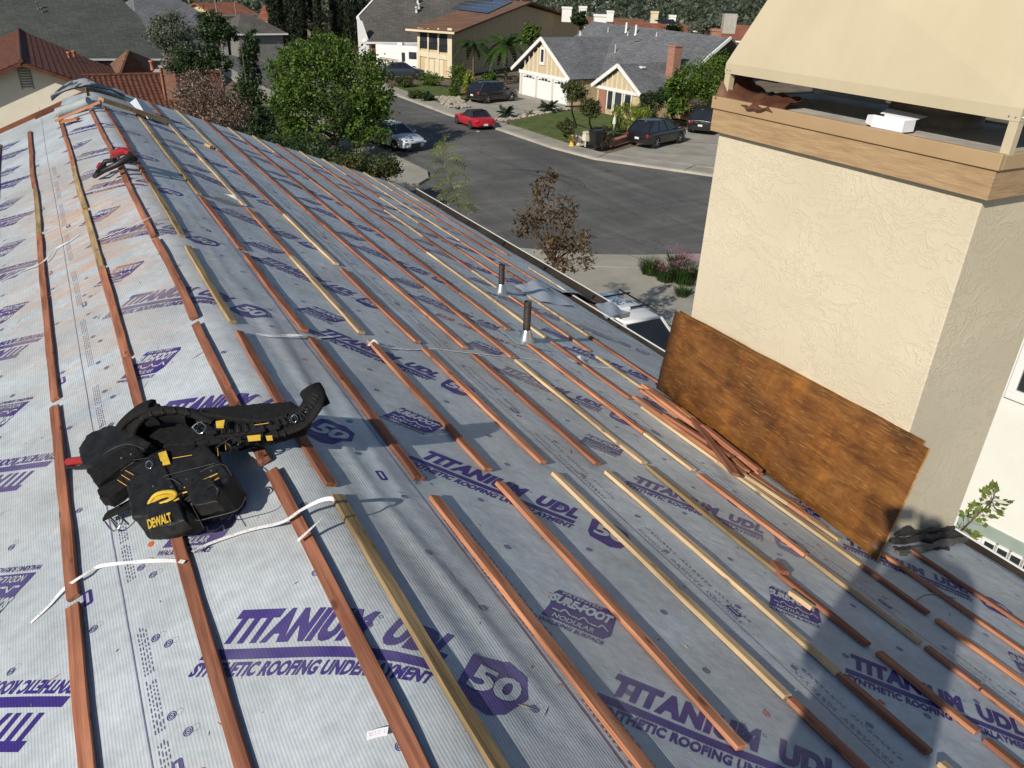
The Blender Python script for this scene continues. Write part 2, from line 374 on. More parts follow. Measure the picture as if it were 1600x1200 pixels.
def run_logos():
    rows=[(-.38,1.66,-.47,2.24,'L'),(.535,1.055,.51,1.47,'R'),(1.66,1.02,1.60,1.47,'C'),(2.78,.55,2.72,1.0,'D')]
    for (s0,y0,sf,yf,k) in rows:
        for i in range(-1,9):
            y=y0+1.262*i+.02*math.sin(i*2.3+s0*5)
            if -.6<y<11.3:
                if k=='D' and i==3: place(T_RED,1.62,4.42,ANG,.95,False); 
                place(T_TI,s0,y,ANG+.02*math.sin(i+s0),1.,y<5.5)
            y=yf+1.262*i
            if -.6<y<11.6: place(T_FT,sf,y-.08,ANG,1.,y<5.)
    for i in range(-1,9):   # next roll on the far slope, printed the other way round; and one above it
        y=1.80+1.26*i
        if y<10.5: place(T_TI,-.86,y,math.pi+ANG,1.,y<5)
        y=2.42+1.26*i
        if y<10.5: place(T_FT,-.87,y,math.pi+ANG,1.,y<5)
        if 1<y<10: place(T_TI,-2.1,y,math.pi+ANG,1.,False)
    for i in range(6): place(T_TI,3.45,3.9+1.26*i,ANG,.8,False)
    for i in range(4): place(T_FT,3.5,5+1.5*i,ANG,.8,False)
    # tiny nail marks: ringed targets
    rnd=random.Random(3)
    tgt=lambda r:[(ring2(0,0,r*.82,r),'p',1),(ring2(0,0,r*.45,r*.62),'p',1),(ring2(0,0,0.0001,r*.2,8),'p',1),(ring2(r*1.35,r*.9,r*.75,r*.8,14),'d',1)]
    T=[((V*np.array([1,1.]),F),m_,l) for (V,F),m_,l in tgt(.0125)]
    for s_ in (-.545,-.515):
        for i in range(26):
            y=.9+.155*i+rnd.uniform(-.02,.02)+(.07 if s_>-.53 else 0)
            if i%2==(0 if s_<-.53 else 1): place(T,s_,y,-.7,1.,False)
    for s_ in (-.98,-.74,-.06,.30,.62,.98,1.38,1.72,2.1,2.42,2.9,3.3,3.75,4.05):
        for i in range(30):
            y=.5+.3*i+rnd.uniform(-.04,.04); 
            if y<9: place(T,s_+(.03 if i%2 else -.03),y,rnd.uniform(-1,0),1.,False)
    for s_,y in ((-.505,1.32),(-.20,4.15),(1.02,.93),(.62,1.36),(1.35,2.3),(1.6,.9),(2.5,1.8),(-.5,2.21)):
        place([(ring2(0,0,.0001,.013,16,.8),'o',1)],s_,y,0,1.,False)
    # lap lines with rows of fine print (too small to read)
    for s_ in (-.615,.40,1.30,2.33,3.30,4.02):
        for k in range(60):
            y=-.3+.2*k
            if y>11.6: break
            place([(quad2(-.0018,0,.0018,.2),'d',1)],s_+.004*math.sin(y*1.3),y,0,1.,y<5)
            if k%4==3: continue
            if y<8:
                for r_ in ((.028,.038,.048,.10,.11) if s_>0 else (.03,.04,.05,.06)):
                    yy=y
                    while yy<y+.17:
                        w=rnd.uniform(.006,.022); place([(quad2(-.0014,0,.0014,w*.8),'d',1)],s_+r_*.8,yy,0,1.,False); yy+=w+.005
        for i in range(12):
            y=.55+.78*i
            if y<9: place([(poly2([(-.014,.005),(-.009,0),(.009,0),(.014,.005),(.014,.06),(.009,.065),(-.009,.065),(-.014,.06)]),'p',1),(quad2(-.004,.01,.004,.055),'m',2)],s_-.1+(.16 if i%2 else 0),y,0,1.,False)
run_logos()
me=sheet()
# join print into the sheet mesh with its own colours
base=bmesh.new(); base.from_mesh(me); uvl=base.loops.layers.uv.verify()
ORGP=mat_membrane('orange_mark',(.6,.13,.03))
mats=[MEM,PUR,MEM,REDP,DKP,ORGP]
for idx,k in ((1,'p'),(2,'m'),(3,'r'),(4,'d'),(5,'o')):
    A=ACC[k]; mp={}
    for v in A.verts: mp[v]=base.verts.new(v.co)
    for f in A.faces:
        nf=base.faces.new([mp[v] for v in f.verts]); nf.material_index=idx
        for lp,v in zip(nf.loops,f.verts): lp[uvl].uv=UVP.get((k,tuple(round(c,5) for c in v.co)),(v.co.x,v.co.y))
        nf.normal_update()
        if nf.normal.z<0: nf.normal_flip()
    A.free()
me.materials.clear(); [me.materials.append(x) for x in mats]
base.to_mesh(me); base.free()
so=bpy.data.objects.new('underlayment',me); col.objects.link(so); so.parent=house; so.matrix_parent_inverse=parent_world(house).inverted()

# --- deck, fascia, walls
DECK=pm('roof_deck',(.2,.13,.07),(.28,.19,.1),scale=8)
DARKB=pm('dark_brown_gutter',(.028,.022,.018),(.05,.04,.032),rough=.55,scale=3)
CREAMW=pm('cream_stucco_wall',(.6,.53,.38),(.66,.58,.43),scale=2,bump=.3,bscale=40)
b=MB()
def dk(s,y,h): 
    a=AR if s>=0 else AL
    return Vector((s*math.cos(a),y,-abs(s)*math.sin(a)+h))
def slab(s0,s1,y0,y1,h0,h1):
    vs=[dk(s,y,h) for s in(s0,s1) for y in(y0,y1) for h in(h0,h1)]
    b.add(vs,[(0,1,3,2),(4,6,7,5),(0,4,5,1),(2,3,7,6),(0,2,6,4),(1,5,7,3)])
slab(.0,4.14,-2.55,12.15,-.22,-.06); slab(4.14,4.78,6.5,12.15,-.2,-.05); slab(-4.5,-.0,-2.55,10.9,-.22,-.06)
b.build('deck',DECK,house)
b=MB(); zE=-4.14*math.sin(AR)-.25
b.bb(-3.9,3.55,-2.2,10.7,GZ,-1.85); b.bb(3.55,4.2,6.95,11.8,GZ,-2.1); b.bb(0.2,3.5,10.7,11.8,GZ,-1.9)
b.build('wall',CREAMW,house)
b=MB(); 
b.prism([(-3.9,10.72,-1.8),(3.55,10.72,-1.8),(0,10.72,-.2)],(0,1,0),.1); b.build('gable_end',CREAMW,house)
# brown rake trim on the far left edge
b=MB(); b.beam(dk(-.05,11.02,-.03),dk(-4.5,11.02,-.03),.05,.14); b.beam(dk(.05,12.22,-.08),dk(4.7,12.22,-.08),.05,.1); b.build('rake_trim',pm('brown_trim',(.17,.06,.03),(.24,.09,.05),scale=6),house)
# gutters: floor, lip
def gutter(X0,X1,y0,y1,z,name='gutter'):
    g=MB(); g.bb(X0,X1,y0,y1,z-.10,z-.075); g.bb(X0-.02,X0,y0,y1,z-.1,z-.0); g.bb(X1-.006,X1,y0,y1,z-.1,z-.003)
    for k in range(int((y1-y0)/1.1)): g.bb(X0,X1-.006,y0+.5+1.1*k,y0+.52+1.1*k,z-.02,z-.012)
    o=g.build(name,DARKB,house)
    l=MB(); l.bb(X1,X1+.012,y0,y1,z-.09,z+.004); l.bb(X0-.0,X1+.012,y0-.012,y0,z-.1,z+.002); l.build('gutter_lip',WHITE,o)
    return o
gutter(3.86,4.03,-2.6,6.78,-1.60); gutter(4.52,4.70,6.45,12.3,-1.86)
b=MB(); b.box((4.72,6.42,-1.9),.14,.05,.12); b.build('gutter_end',WHITE,house,bevel=.01)
# --- battens
def batten(name,s,y0,y1,mat,parent,w=.038,h=.0155,yaw=0.,lift=0.,seed=0,side=None,kind=None):
    "one lath laid along the ridge direction; local x runs along it"
    rnd=random.Random(seed+int(y0*1000)+int(s*777)); L=y1-y0; n=max(2,int(L/.12)); s_mid=s
    sl=s/abs(s) if s else 1
    c,nn=roof(s,(y0+y1)/2,0); 
    if abs(s)>.04: nn=(NR if s>0 else NL)
    ax=Vector((0,1,0)); sd=ax.cross(nn).normalized()   # toward +s
    p,_=roof(s,(y0+y1)/2,0); p=p-nn*wr(s,(y0+y1)/2)+nn*(.0035+lift)
    vs=[];fs=[]; bow=rnd.uniform(-.006,.006)*L; tw=rnd.uniform(-.05,.05)
    prof=[(-.5,0),(-.5,1),(.5,1),(.5,0)]
    for i in range(n+1):
        t=i/n-.5; bx=bow*(1-4*t*t)
        for j,(a,k) in enumerate(prof):
            jw=rnd.uniform(-.0018,.0018); jh=rnd.uniform(-.0008,.0008)
            vs.append((t*L, bx+a*w+jw, k*h+jh+ (a*w*tw*t if k else 0)))
    for i in range(n):
        for j in range(4): a=i*4+j; b_=i*4+(j+1)%4; fs.append((a,a+4,b_+4,b_))
    fs.append((0,1,2,3)); fs.append(tuple(n*4+j for j in (3,2,1,0)))
    me=bpy.data.meshes.new(name); me.from_pydata(vs,[],fs); me.materials.append(mat)
    o=bpy.data.objects.new(name,me); col.objects.link(o)
    lx=(ax*math.cos(yaw)+sd*math.sin(yaw)); ly=nn.cross(lx)
    M_=Matrix((lx,ly,nn)).transposed().to_4x4(); M_.translation=p
    o.matrix_world=M_
    if parent is not None:
        o.parent=parent; o.matrix_parent_inverse=parent_world(parent).inverted()
        lo=M_; o.location=lo.to_translation(); o.rotation_mode='QUATERNION'; o.rotation_quaternion=lo.to_quaternion()
    bv=o.modifiers.new('b','BEVEL'); bv.width=.0014; bv.segments=1; bv.limit_method='ANGLE'
    tag(o,kind=kind)
    return o
# rows: image rows (y pixel) of the joints along each lath line, letters: r redwood, o orange, l pale pine, w weathered, . gap
ROWS={('R',0):[166,'r',228,'r',286,'w',368,'.',384,'w',502,'.',517,'r',757,'.',772,'w',1330],
('R',1):[172,'r',186,'l',210,'w',250,'w',305,'.',310,'r',390,'.',398,'r',520,'.',530,'r',752,'.',778,'o',1330],
('R',2):[157,'r',190,'l',222,'l',322,'.',328,'o',403,'l',437,'l',523,'.',535,'o',738,'.',757,'o',1175],
('R',3):[172,'l',206,'l',237,'r',280,'r',337,'l',415,'.',422,'r',537,'.',547,'o',727,'.',742,'l',1095,'r',1330],
('R',4):[186,'r',209,'r',252,'r',296,'r',354,'r',435,'o',546,'.',556,'r',728,'.',740,'l',1058,'r',1182,'.',1194,'l',1330],
('R',5):[200,'l',222,'r',270,'r',314,'r',372,'r',450,'o',561,'.',565,'l',727,'.',731,'w',900,'r',1012,'.',1022,'o',1150,'.',1158,'r',1330],
('R',6):[211,'l',240,'r',282,'o',327,'r',384,'r',460,'o',517,'.',540,'o',680,'l',738,'.',743,'o',872,'l',1008,'.',1013,'r',1080,'o',1240],
('R',7):[222,'r',254,'r',297,'r',342,'r',396,'l',471,'l',476,'l',530,'.',536,'r',572,'r',625,'.',638,'l',725,'l',887,'r',962,'.',970,'o',1200],
('R',8):[235,'l',262,'o',298,'r',330,'l',372,'r',425,'l',458,'.',464,'o',550,'.',559,'l',613,'o',640,'.',865,'o',1180],
('R',9):[246,'l',275,'r',310,'l',350,'r',392,'o',440,'.',464,'l',497,'l',527,'r',615,'.',862,'r',1100],
('R',10):[257,'o',290,'l',325,'l',378,'o',425,'r',452],
('R',11):[266,'l',300,'o',344,'r',400,'o',440],
('R',12):[286,'l',316,'o',344,'r',385,'o',400,'.',420,'l',452,'.',455,'o',472],
('L',0):[170,'r',232,'r',285,'r',368,'.',372,'r',495,'.',503,'r',720,'.',733,'r',1330],
('L',1):[187,'r',215,'r',263,'w',327,'.',330,'w',418,'.',420,'r',560,'.',563,'r',700,'r',1330],
('L',2):[207,'r',243,'r',296,'w',365,'.',368,'r',465,'r',627,'.',637,'r',937,'.',947,'r',1330],
('L',3):[228,'r',280,'r',340,'r',470,'r',640],
}
MT={'r':W_RED,'o':W_ORG,'l':W_PIN,'w':W_OLD}
def line_y(s,py):
    "world y on lath line s where the image row is py"
    lo,hi=-1.5,13.
    def row(y):
        p=dk(s,y,0)-CAM; z=p.dot(FW); 
        return 600-FPX*p.dot(CU)/z if z>.05 else 9999
    for _ in range(40):
        m_=(lo+hi)/2
        if row(m_)>py: lo=m_
        else: hi=m_
    return (lo+hi)/2
laths=[]
for (sd_,i),seq in ROWS.items():
    s=(.079+.36*i) if sd_=='R' else -(.076+.337*i)
    ys=[line_y(s,v) for v in seq[0::2]]; ty=seq[1::2]
    for k,c in enumerate(ty):
        if c=='.': continue
        a,b_=ys[k+1]+.004,ys[k]-.004
        a=max(a,-1.2)
        if s>4.2: a=max(a,6.5)
        if b_>12.18: b_=12.18
        if b_-a>.03: laths.append((s+random.uniform(-.004,.004),a,b_,MT[c],(max(a,1.0)**2+s*s)/(b_-a)))
laths.sort(key=lambda q:q[4])
for i,(s,a,b_,mt,_) in enumerate(laths[:98]): batten('batten',s,a,b_,mt,house,yaw=random.uniform(-.003,.003),seed=i,w=.038*random.uniform(.95,1.08))
rest=[batten('batten',s,a,b_,mt,None,seed=i) for i,(s,a,b_,mt,_) in enumerate(laths[98:])]
if rest:
    bm=bmesh.new(); ms=[W_RED,W_ORG,W_PIN,W_OLD]
    for o in rest:
        n0=len(bm.faces); bm2=bmesh.new(); bm2.from_mesh(o.data); bm2.transform(o.matrix_world); mi=ms.index(o.data.materials[0])
        for f in bm2.faces: f.material_index=mi
        tmp=bpy.data.meshes.new('tmp'); bm2.to_mesh(tmp); bm.from_mesh(tmp); bm2.free(); bpy.data.meshes.remove(tmp); bpy.data.objects.remove(o)
    me=bpy.data.meshes.new('batten'); bm.to_mesh(me); bm.free(); [me.materials.append(x) for x in ms]
    o=bpy.data.objects.new('batten',me); col.objects.link(o); o.parent=house; o.matrix_parent_inverse=parent_world(house).inverted(); o['kind']='stuff'
# --- vent pipes
PIPE=pm('sooty_black_pipe',(.012,.010,.009),(.05,.035,.028),rough=.6,scale=18,detail=8,bump=.4,bscale=60)
for (bx,by,h,lab) in ((783,458,.27,'shorter black vent pipe, farther from the viewer'),(822,533,.31,'taller black vent pipe, nearer to the viewer')):
    B=onroof(bx,by,'R'); e=MB(); e.lathe(B+Vector((0,0,.02)),[(.026,0),(.026,h-.03),(.022,h-.03),(.022,h-.1)],14)
    for k in range(9): e.lathe(B+Vector((0,0,.1+.02*k)),[(.0262,0),(.0275,.003),(.0262,.006)],14)
    o=e.build('vent_pipe',PIPE,house,label=lab)
    e=MB(); e.lathe(B,[(.062,-.02),(.055,.01),(.031,.085),(.028,.09)],18); e.build('pipe_flashing',GALV,o)
    e=MB(); w=.17; ex=Vector((math.cos(AR),0,-math.sin(AR)))
    e.box(B+NR*.006,w*1.9,w*1.6,.002,(ex,Vector((0,1,0)),NR)); e.build('flashing_plate',GALV if lab[0]=='x' else pm('membrane_patch',(.33,.4,.43),(.38,.45,.48),rough=.5,scale=5),o)
# --- chimney
def mat_stucco(name,a,b,str_=.9):
    m,t,bs=nt(name); L=t.links.new; tc=N(t,'ShaderNodeTexCoord')
    w=N(t,'ShaderNodeTexNoise',i_Scale=3.,i_Detail=3.); L(tc.outputs['Object'],w.inputs['Vector'])
    vm=N(t,'ShaderNodeVectorMath',operation='MULTIPLY_ADD'); L(w.outputs[1],vm.inputs[0]); vm.inputs[1].default_value=(.5,.5,.5); L(tc.outputs['Object'],vm.inputs[2])
    mpp=N(t,'ShaderNodeMapping'); mpp.inputs['Rotation'].default_value=(.35,.25,0); mpp.inputs['Scale'].default_value=(.75,.6,1.5); L(vm.outputs[0],mpp.inputs[0])
    n=N(t,'ShaderNodeTexNoise',i_Scale=7.5,i_Detail=5.,i_Roughness=.55,i_Distortion=.55); L(mpp.outputs[0],n.inputs['Vector'])
    # plateau edges: steep steps at one iso level = trowel knock-down ridges
    r=ramp(t,[(.40,c3(.30)),(.47,c3(.42)),(.484,c3(.80)),(.51,c3(.40)),(.56,c3(.45)),(.572,c3(.72)),(.60,c3(.38)),(.7,c3(.5))]); L(n.outputs[0],r.inputs[0])
    k=N(t,'ShaderNodeTexNoise',i_Scale=2.6,i_Detail=2.); L(tc.outputs['Object'],k.inputs['Vector'])
    rk=ramp(t,[(.34,c3(.28)),(.6,c3(1.))]); L(k.outputs[0],rk.inputs[0])
    mu=N(t,'ShaderNodeMath',operation='MULTIPLY'); L(r.outputs[0],mu.inputs[0]); L(rk.outputs[0],mu.inputs[1])
    f=N(t,'ShaderNodeTexNoise',i_Scale=110.,i_Detail=4.); L(tc.outputs['Object'],f.inputs['Vector'])
    ad=N(t,'ShaderNodeMath',operation='MULTIPLY_ADD'); L(f.outputs[0],ad.inputs[0]); ad.inputs[1].default_value=.22; L(mu.outputs[0],ad.inputs[2])
    bp=N(t,'ShaderNodeBump',i_Strength=str_,i_Distance=.010); L(ad.outputs[0],bp.inputs['Height']); L(bp.outputs[0],bs.inputs['Normal'])
    n2=N(t,'ShaderNodeTexNoise',i_Scale=1.3,i_Detail=6.); L(tc.outputs['Object'],n2.inputs['Vector'])
    r2=ramp(t,[(.3,a),(.7,b)]); L(n2.outputs[0],r2.inputs[0]); L(r2.outputs[0],bs.inputs['Base Color']); bs.inputs['Roughness'].default_value=.9; bs.inputs['Specular IOR Level'].default_value=.15
    return m
STUC=mat_stucco('cream_trowelled_stucco',(.57,.50,.37),(.65,.575,.43),.5)
CX0,CX1,CY0,CY1=3.171,4.0,2.02,3.765
b=MB(); b.bb(CX0,CX1,CY0,CY1,-1.75,.63); chim=b.build('chimney',STUC,house,org=(3.58,2.89,-1.7),bevel=.006,label='tall cream stucco chimney rising through the right slope')
TANW=mat_wood('tan_painted_wood',(.35,.23,.125),(.42,.285,.155),(.45,.31,.17),rough=.55,knots=False)
TANS=pm('tan_painted_metal',(.38,.255,.14),(.42,.29,.16),rough=.5,scale=3)
b=MB(); o_=.045
def ringbox(b,x0,x1,y0,y1,z0,z1,t):
    b.bb(x0,x0+t,y0,y1,z0,z1); b.bb(x1-t,x1,y0,y1,z0,z1); b.bb(x0+t,x1-t,y0,y0+t,z0,z1); b.bb(x0+t,x1-t,y1-t,y1,z0,z1)
ringbox(b,CX0-.04,CX1+.04,CY0-.04,CY1+.04,.605,.735,.039); b.build('trim_board',pm('rough_tan_board',(.33,.215,.115),(.43,.295,.16),rough=.7,scale=3,stretch=(2,2,14),bump=.6,bscale=7,dist=.006),chim)
b=MB(); ringbox(b,CX0-.052,CX1+.052,CY0-.052,CY1+.052,.738,.81,.03); b.build('cap_flashing',TANS,chim,bevel=.004)
CONC=pm('cement_cap',(.34,.32,.28),(.5,.47,.42),rough=.9,scale=6,detail=8,bump=.3,bscale=30)
b=MB(); b.bb(CX0-.02,CX1+.02,CY0-.02,CY1+.02,.632,.80); b.build('chimney_cap',CONC,chim)
HOOD=pm('beige_sheet_metal',(.49,.42,.285),(.55,.475,.33),rough=.5,scale=1.6,detail=9,spec=.3,stretch=(1.5,1.5,.7),bump=.12,bscale=2.5,dist=.02)
b=MB(); X0,X1,Y0,Y1=CX0-.015,CX1+.015,CY0-.055,CY1+.015; z0,z1=.945,1.0
ringbox(b,X0,X1,Y0,Y1,z0,z1,.004)
hh=.75; i_=.27
P=[Vector((X0,Y0,z1)),Vector((X1,Y0,z1)),Vector((X1,Y1,z1)),Vector((X0,Y1,z1))]; Q=[Vector((X0+i_,Y0+i_*.9,z1+hh)),Vector((X1-i_,Y0+i_*.9,z1+hh)),Vector((X1-i_,Y1-i_,z1+hh)),Vector((X0+i_,Y1-i_,z1+hh))]
b.add(P+Q,[(0,1,5,4),(1,2,6,5),(2,3,7,6),(3,0,4,7),(4,5,6,7)])
# cross-break fold of the big panel
mid=(P[0]+P[3]+Q[0]+Q[3])/4+Vector((-.022,0,.012)); b.f=[f for f in b.f if f!=tuple(i+len(b.v)-8 for i in (3,0,4,7))]; b.m=b.m[:len(b.f)]; b.sm=b.sm[:len(b.f)]
k=len(b.v)-8; b.v.append(tuple(mid)); mm=len(b.v)-1
for q in ((3,0),(0,4),(4,7),(7,3)): b.f.append((k+q[0],k+q[1],mm)); b.m.append(0); b.sm.append(False)
b.build('chimney_hood',HOOD,chim)
b=MB()
for (x,y) in ((X0+.002,Y1-.045),(X0+.002,Y0+.002),(X1-.045,Y0+.002),(X1-.045,Y1-.045)):
    p=b.bb(x,x+.043,y,y+.043,.80,.9449)
b.build('hood_post',HOOD,chim,bevel=.002)
b=MB()
for (yy) in (Y0+.02,Y0+.05,Y1-.02,Y1-.045): b.lathe((X0-.0005,yy,.962),[(.005,0),(.0035,.003)],8,axis=(-1,0,0))
for xx in (X0+.02,X0+.05): b.lathe((xx,Y0-.0005,.962),[(.005,0),(.0035,.003)],8,axis=(0,-1,0))
b.build('rivet',GALV,chim)
b=MB(); b.lathe((3.72,2.72,.80),[(.24,0),(.24,.06),(.235,.06),(.235,.115),(.27,.12),(.27,.135),(.2,.14)],28); b.build('flue_collar',pm('brown_grey_metal',(.10,.085,.07),(.2,.17,.14),rough=.6,scale=5),chim)
b=MB(); b.bb(3.86,3.868,3.15,3.70,.83,.942); b.build('baffle_sheet',pm('blue_grey_sheet',(.25,.29,.33),(.36,.4,.44),rough=.45,scale=9,metal=.3),chim)
# ============================================================ LOOSE THINGS ON THE ROOF
def pxr(x,y,h,side='L'): return onroof(x,y,side,h)
def lath_px(name,label,a,b,mat,w=.038,t=.018,group=None,side='R',cat='lath'):
    "a,b=(px,py,h of underside)"
    A=pxr(*a,side) ; B=pxr(*b,side); n=NR if side=='R' else NL
    d=(B-A); L=d.length; d.normalize(); sd=n.cross(d).normalized(); up=d.cross(sd)
    rnd=random.Random(int(a[0]*7+a[1])); k=max(2,int(L/.1)); vs=[];fs=[]
    for i in range(k+1):
        q=(i/k-.5)*L
        for (p_,z_) in ((-.5,0),(-.5,1),(.5,1),(.5,0)): vs.append((q,p_*w+rnd.uniform(-.001,.001),z_*t+rnd.uniform(-.0008,.0008)))
    for i in range(k):
        for j in range(4): p_=i*4+j; q=i*4+(j+1)%4; fs.append((p_,p_+4,q+4,q))
    fs.append((0,1,2,3)); fs.append((k*4+3,k*4+2,k*4+1,k*4))
    me=bpy.data.meshes.new(name); me.from_pydata(vs,[],fs); me.materials.append(mat); o=bpy.data.objects.new(name,me); col.objects.link(o)
    M_=Matrix((d,sd,up)).transposed().to_4x4(); M_.translation=(A+B)/2; o.matrix_world=M_
    return tag(o,label,cat,group)
# plywood
def mat_ply():
    m,t,bs=nt('stained_plywood'); L=t.links.new; tc=N(t,'ShaderNodeTexCoord')
    mp=N(t,'ShaderNodeMapping'); mp.inputs['Scale'].default_value=(1.1,3.6,1); mp.inputs['Rotation'].default_value=(0,0,-.12); L(tc.outputs['UV'],mp.inputs[0])
    n=N(t,'ShaderNodeTexNoise',i_Scale=3.,i_Detail=8.,i_Roughness=.7,i_Distortion=.8); L(mp.outputs[0],n.inputs['Vector'])
    r=ramp(t,[(.25,(.065,.021,.006)),(.5,(.18,.070,.015)),(.8,(.32,.145,.036))]); L(n.outputs[0],r.inputs[0])
    mpw=N(t,'ShaderNodeMapping'); mpw.inputs['Scale'].default_value=(2.6,.45,1); mpw.inputs['Rotation'].default_value=(0,0,.08); L(tc.outputs['UV'],mpw.inputs[0]); w=N(t,'ShaderNodeTexNoise',i_Scale=1.7,i_Detail=5.,i_Roughness=.6); L(mpw.outputs[0],w.inputs['Vector'])
    r2=ramp(t,[(.34,c3(.78)),(.54,c3(1.)),(.64,(1.4,1.33,1.1)),(.74,c3(1.05))]); L(w.outputs[0],r2.inputs[0])
    mx=N(t,'ShaderNodeMix',data_type='RGBA',blend_type='MULTIPLY'); mx.inputs[0].default_value=1.; L(r.outputs[0],mx.inputs[6]); L(r2.outputs[0],mx.inputs[7])
    n3=N(t,'ShaderNodeTexNoise',i_Scale=2.,i_Detail=4.); L(tc.outputs['UV'],n3.inputs['Vector']); r3=ramp(t,[(.35,c3(.45)),(.65,c3(1.25))]); L(n3.outputs[0],r3.inputs[0])
    m2=N(t,'ShaderNodeMix',data_type='RGBA',blend_type='MULTIPLY'); m2.inputs[0].default_value=.9; L(mx.outputs[2],m2.inputs[6]); L(r3.outputs[0],m2.inputs[7])
    # knots and nail bruises
    mp4=N(t,'ShaderNodeMapping'); mp4.inputs['Scale'].default_value=(6,9,1); L(tc.outputs['UV'],mp4.inputs[0])
    v=N(t,'ShaderNodeTexVoronoi',i_Scale=1.1); L(mp4.outputs[0],v.inputs['Vector']); rk=ramp(t,[(.035,(.25,.2,.12)),(.06,(1.8,1.6,1.2)),(.1,(1,1,1))]); L(v.outputs[0],rk.inputs[0])
    m3=N(t,'ShaderNodeMix',data_type='RGBA',blend_type='MULTIPLY'); m3.inputs[0].default_value=.7; L(m2.outputs[2],m3.inputs[6]); L(rk.outputs[0],m3.inputs[7])
    # fine pale scratches
    mp5=N(t,'ShaderNodeMapping'); mp5.inputs['Scale'].default_value=(3,60,1); mp5.inputs['Rotation'].default_value=(0,0,.35); L(tc.outputs['UV'],mp5.inputs[0])
    s=N(t,'ShaderNodeTexNoise',i_Scale=3.,i_Detail=3.); L(mp5.outputs[0],s.inputs['Vector']); rs=ramp(t,[(.60,c3(0.)),(.68,c3(.6))]); L(s.outputs[0],rs.inputs[0])
    m4=N(t,'ShaderNodeMix',data_type='RGBA'); L(rs.outputs[0],m4.inputs[0]); L(m3.outputs[2],m4.inputs[6]); m4.inputs[7].default_value=(.45,.24,.07,1)
    L(m4.outputs[2],bs.inputs['Base Color']); bs.inputs['Roughness'].default_value=.42; bs.inputs['Specular IOR Level'].default_value=.45
    bp=N(t,'ShaderNodeBump',i_Strength=.35,i_Distance=.003); L(n.outputs[0],bp.inputs['Height']); L(bp.outputs[0],bs.inputs['Normal'])
    return m
PLY=mat_ply(); PLYE=mat_wood('plywood_edge',(.3,.15,.05),(.5,.28,.09),(.62,.38,.15),knots=False)
def ply(name,label,bl,br,tl,tr,nu=22,nv=8,t=.014,bow=.012,seed=1):
    rnd=random.Random(seed); n=((br-bl).cross(tl-bl)).normalized()
    if n.dot(CAM-bl)<0: n=-n
    me=bpy.data.meshes.new(name); vs=[];uv=[];fs=[];mi=[]
    for side in (0,1):
        for j in range(nv+1):
            for i in range(nu+1):
                a,b_=i/nu,j/nv; p=bl.lerp(br,a).lerp(tl.lerp(tr,a),b_)
                p=p+n*(bow*math.sin(a*math.pi*1.7+.4)*b_)
                if j in(0,nv) : p=p+(tl-bl).normalized()*noise.noise(Vector((a*9,seed,j)))*.006
                if i in(0,nu): p=p+(br-bl).normalized()*noise.noise(Vector((b_*6,seed,i)))*.006
                vs.append(p-n*(t*side)); uv.append((a*2.1,b_*.62))
    W=nu+1; K=W*(nv+1)
    for j in range(nv):
        for i in range(nu): q=j*W+i; fs.append((q,q+1,q+W+1,q+W)); mi.append(0); fs.append((K+q,K+q+W,K+q+W+1,K+q+1)); mi.append(0)
    for i in range(nu): fs+= [(i+1,i,K+i,K+i+1),(nv*W+i,nv*W+i+1,K+nv*W+i+1,K+nv*W+i)]; mi+=[1,1]
    for j in range(nv): fs+= [(j*W,(j+1)*W,K+(j+1)*W,K+j*W),((j+1)*W+nu,j*W+nu,K+j*W+nu,K+(j+1)*W+nu)]; mi+=[1,1]
    o0=(bl+br)/2; me.from_pydata([tuple(v-o0) for v in vs],[],fs); me.materials.append(PLY); me.materials.append(PLYE)
    ul=me.uv_layers.new(name='UVMap')
    for lp in me.loops: ul.data[lp.index].uv=uv[lp.vertex_index]
    for p,k in zip(me.polygons,mi): p.material_index=k; p.use_smooth=(k==0)
    o=bpy.data.objects.new(name,me); col.objects.link(o); o.location=o0; return tag(o,label,'plywood sheet','plywood sheets leaning on the chimney')
bl=onroof(1025,606,'R',.012); br=onroof(1370,876,'R',.012)
tl=onX(1056,485,3.125); tr=onX(1450,701,3.125)
ply('plywood_sheet','water-stained brown plywood sheet leaning on the stucco chimney, in front of the other one',bl,br,tl,tr)
e=(br-bl).normalized(); up=(tl-bl).normalized(); nn=e.cross(up).normalized()
if nn.dot(CAM-bl)<0: nn=-nn
bk=-nn*.019
ply('plywood_sheet','second plywood sheet behind the front one, only its pale upper edge showing',bl+bk-e*.01+up*.01,br+bk-e*.05+up*.01,tl+bk+up*.012+e*.03,tr+bk+up*.022-e*.05,seed=5,bow=.010)
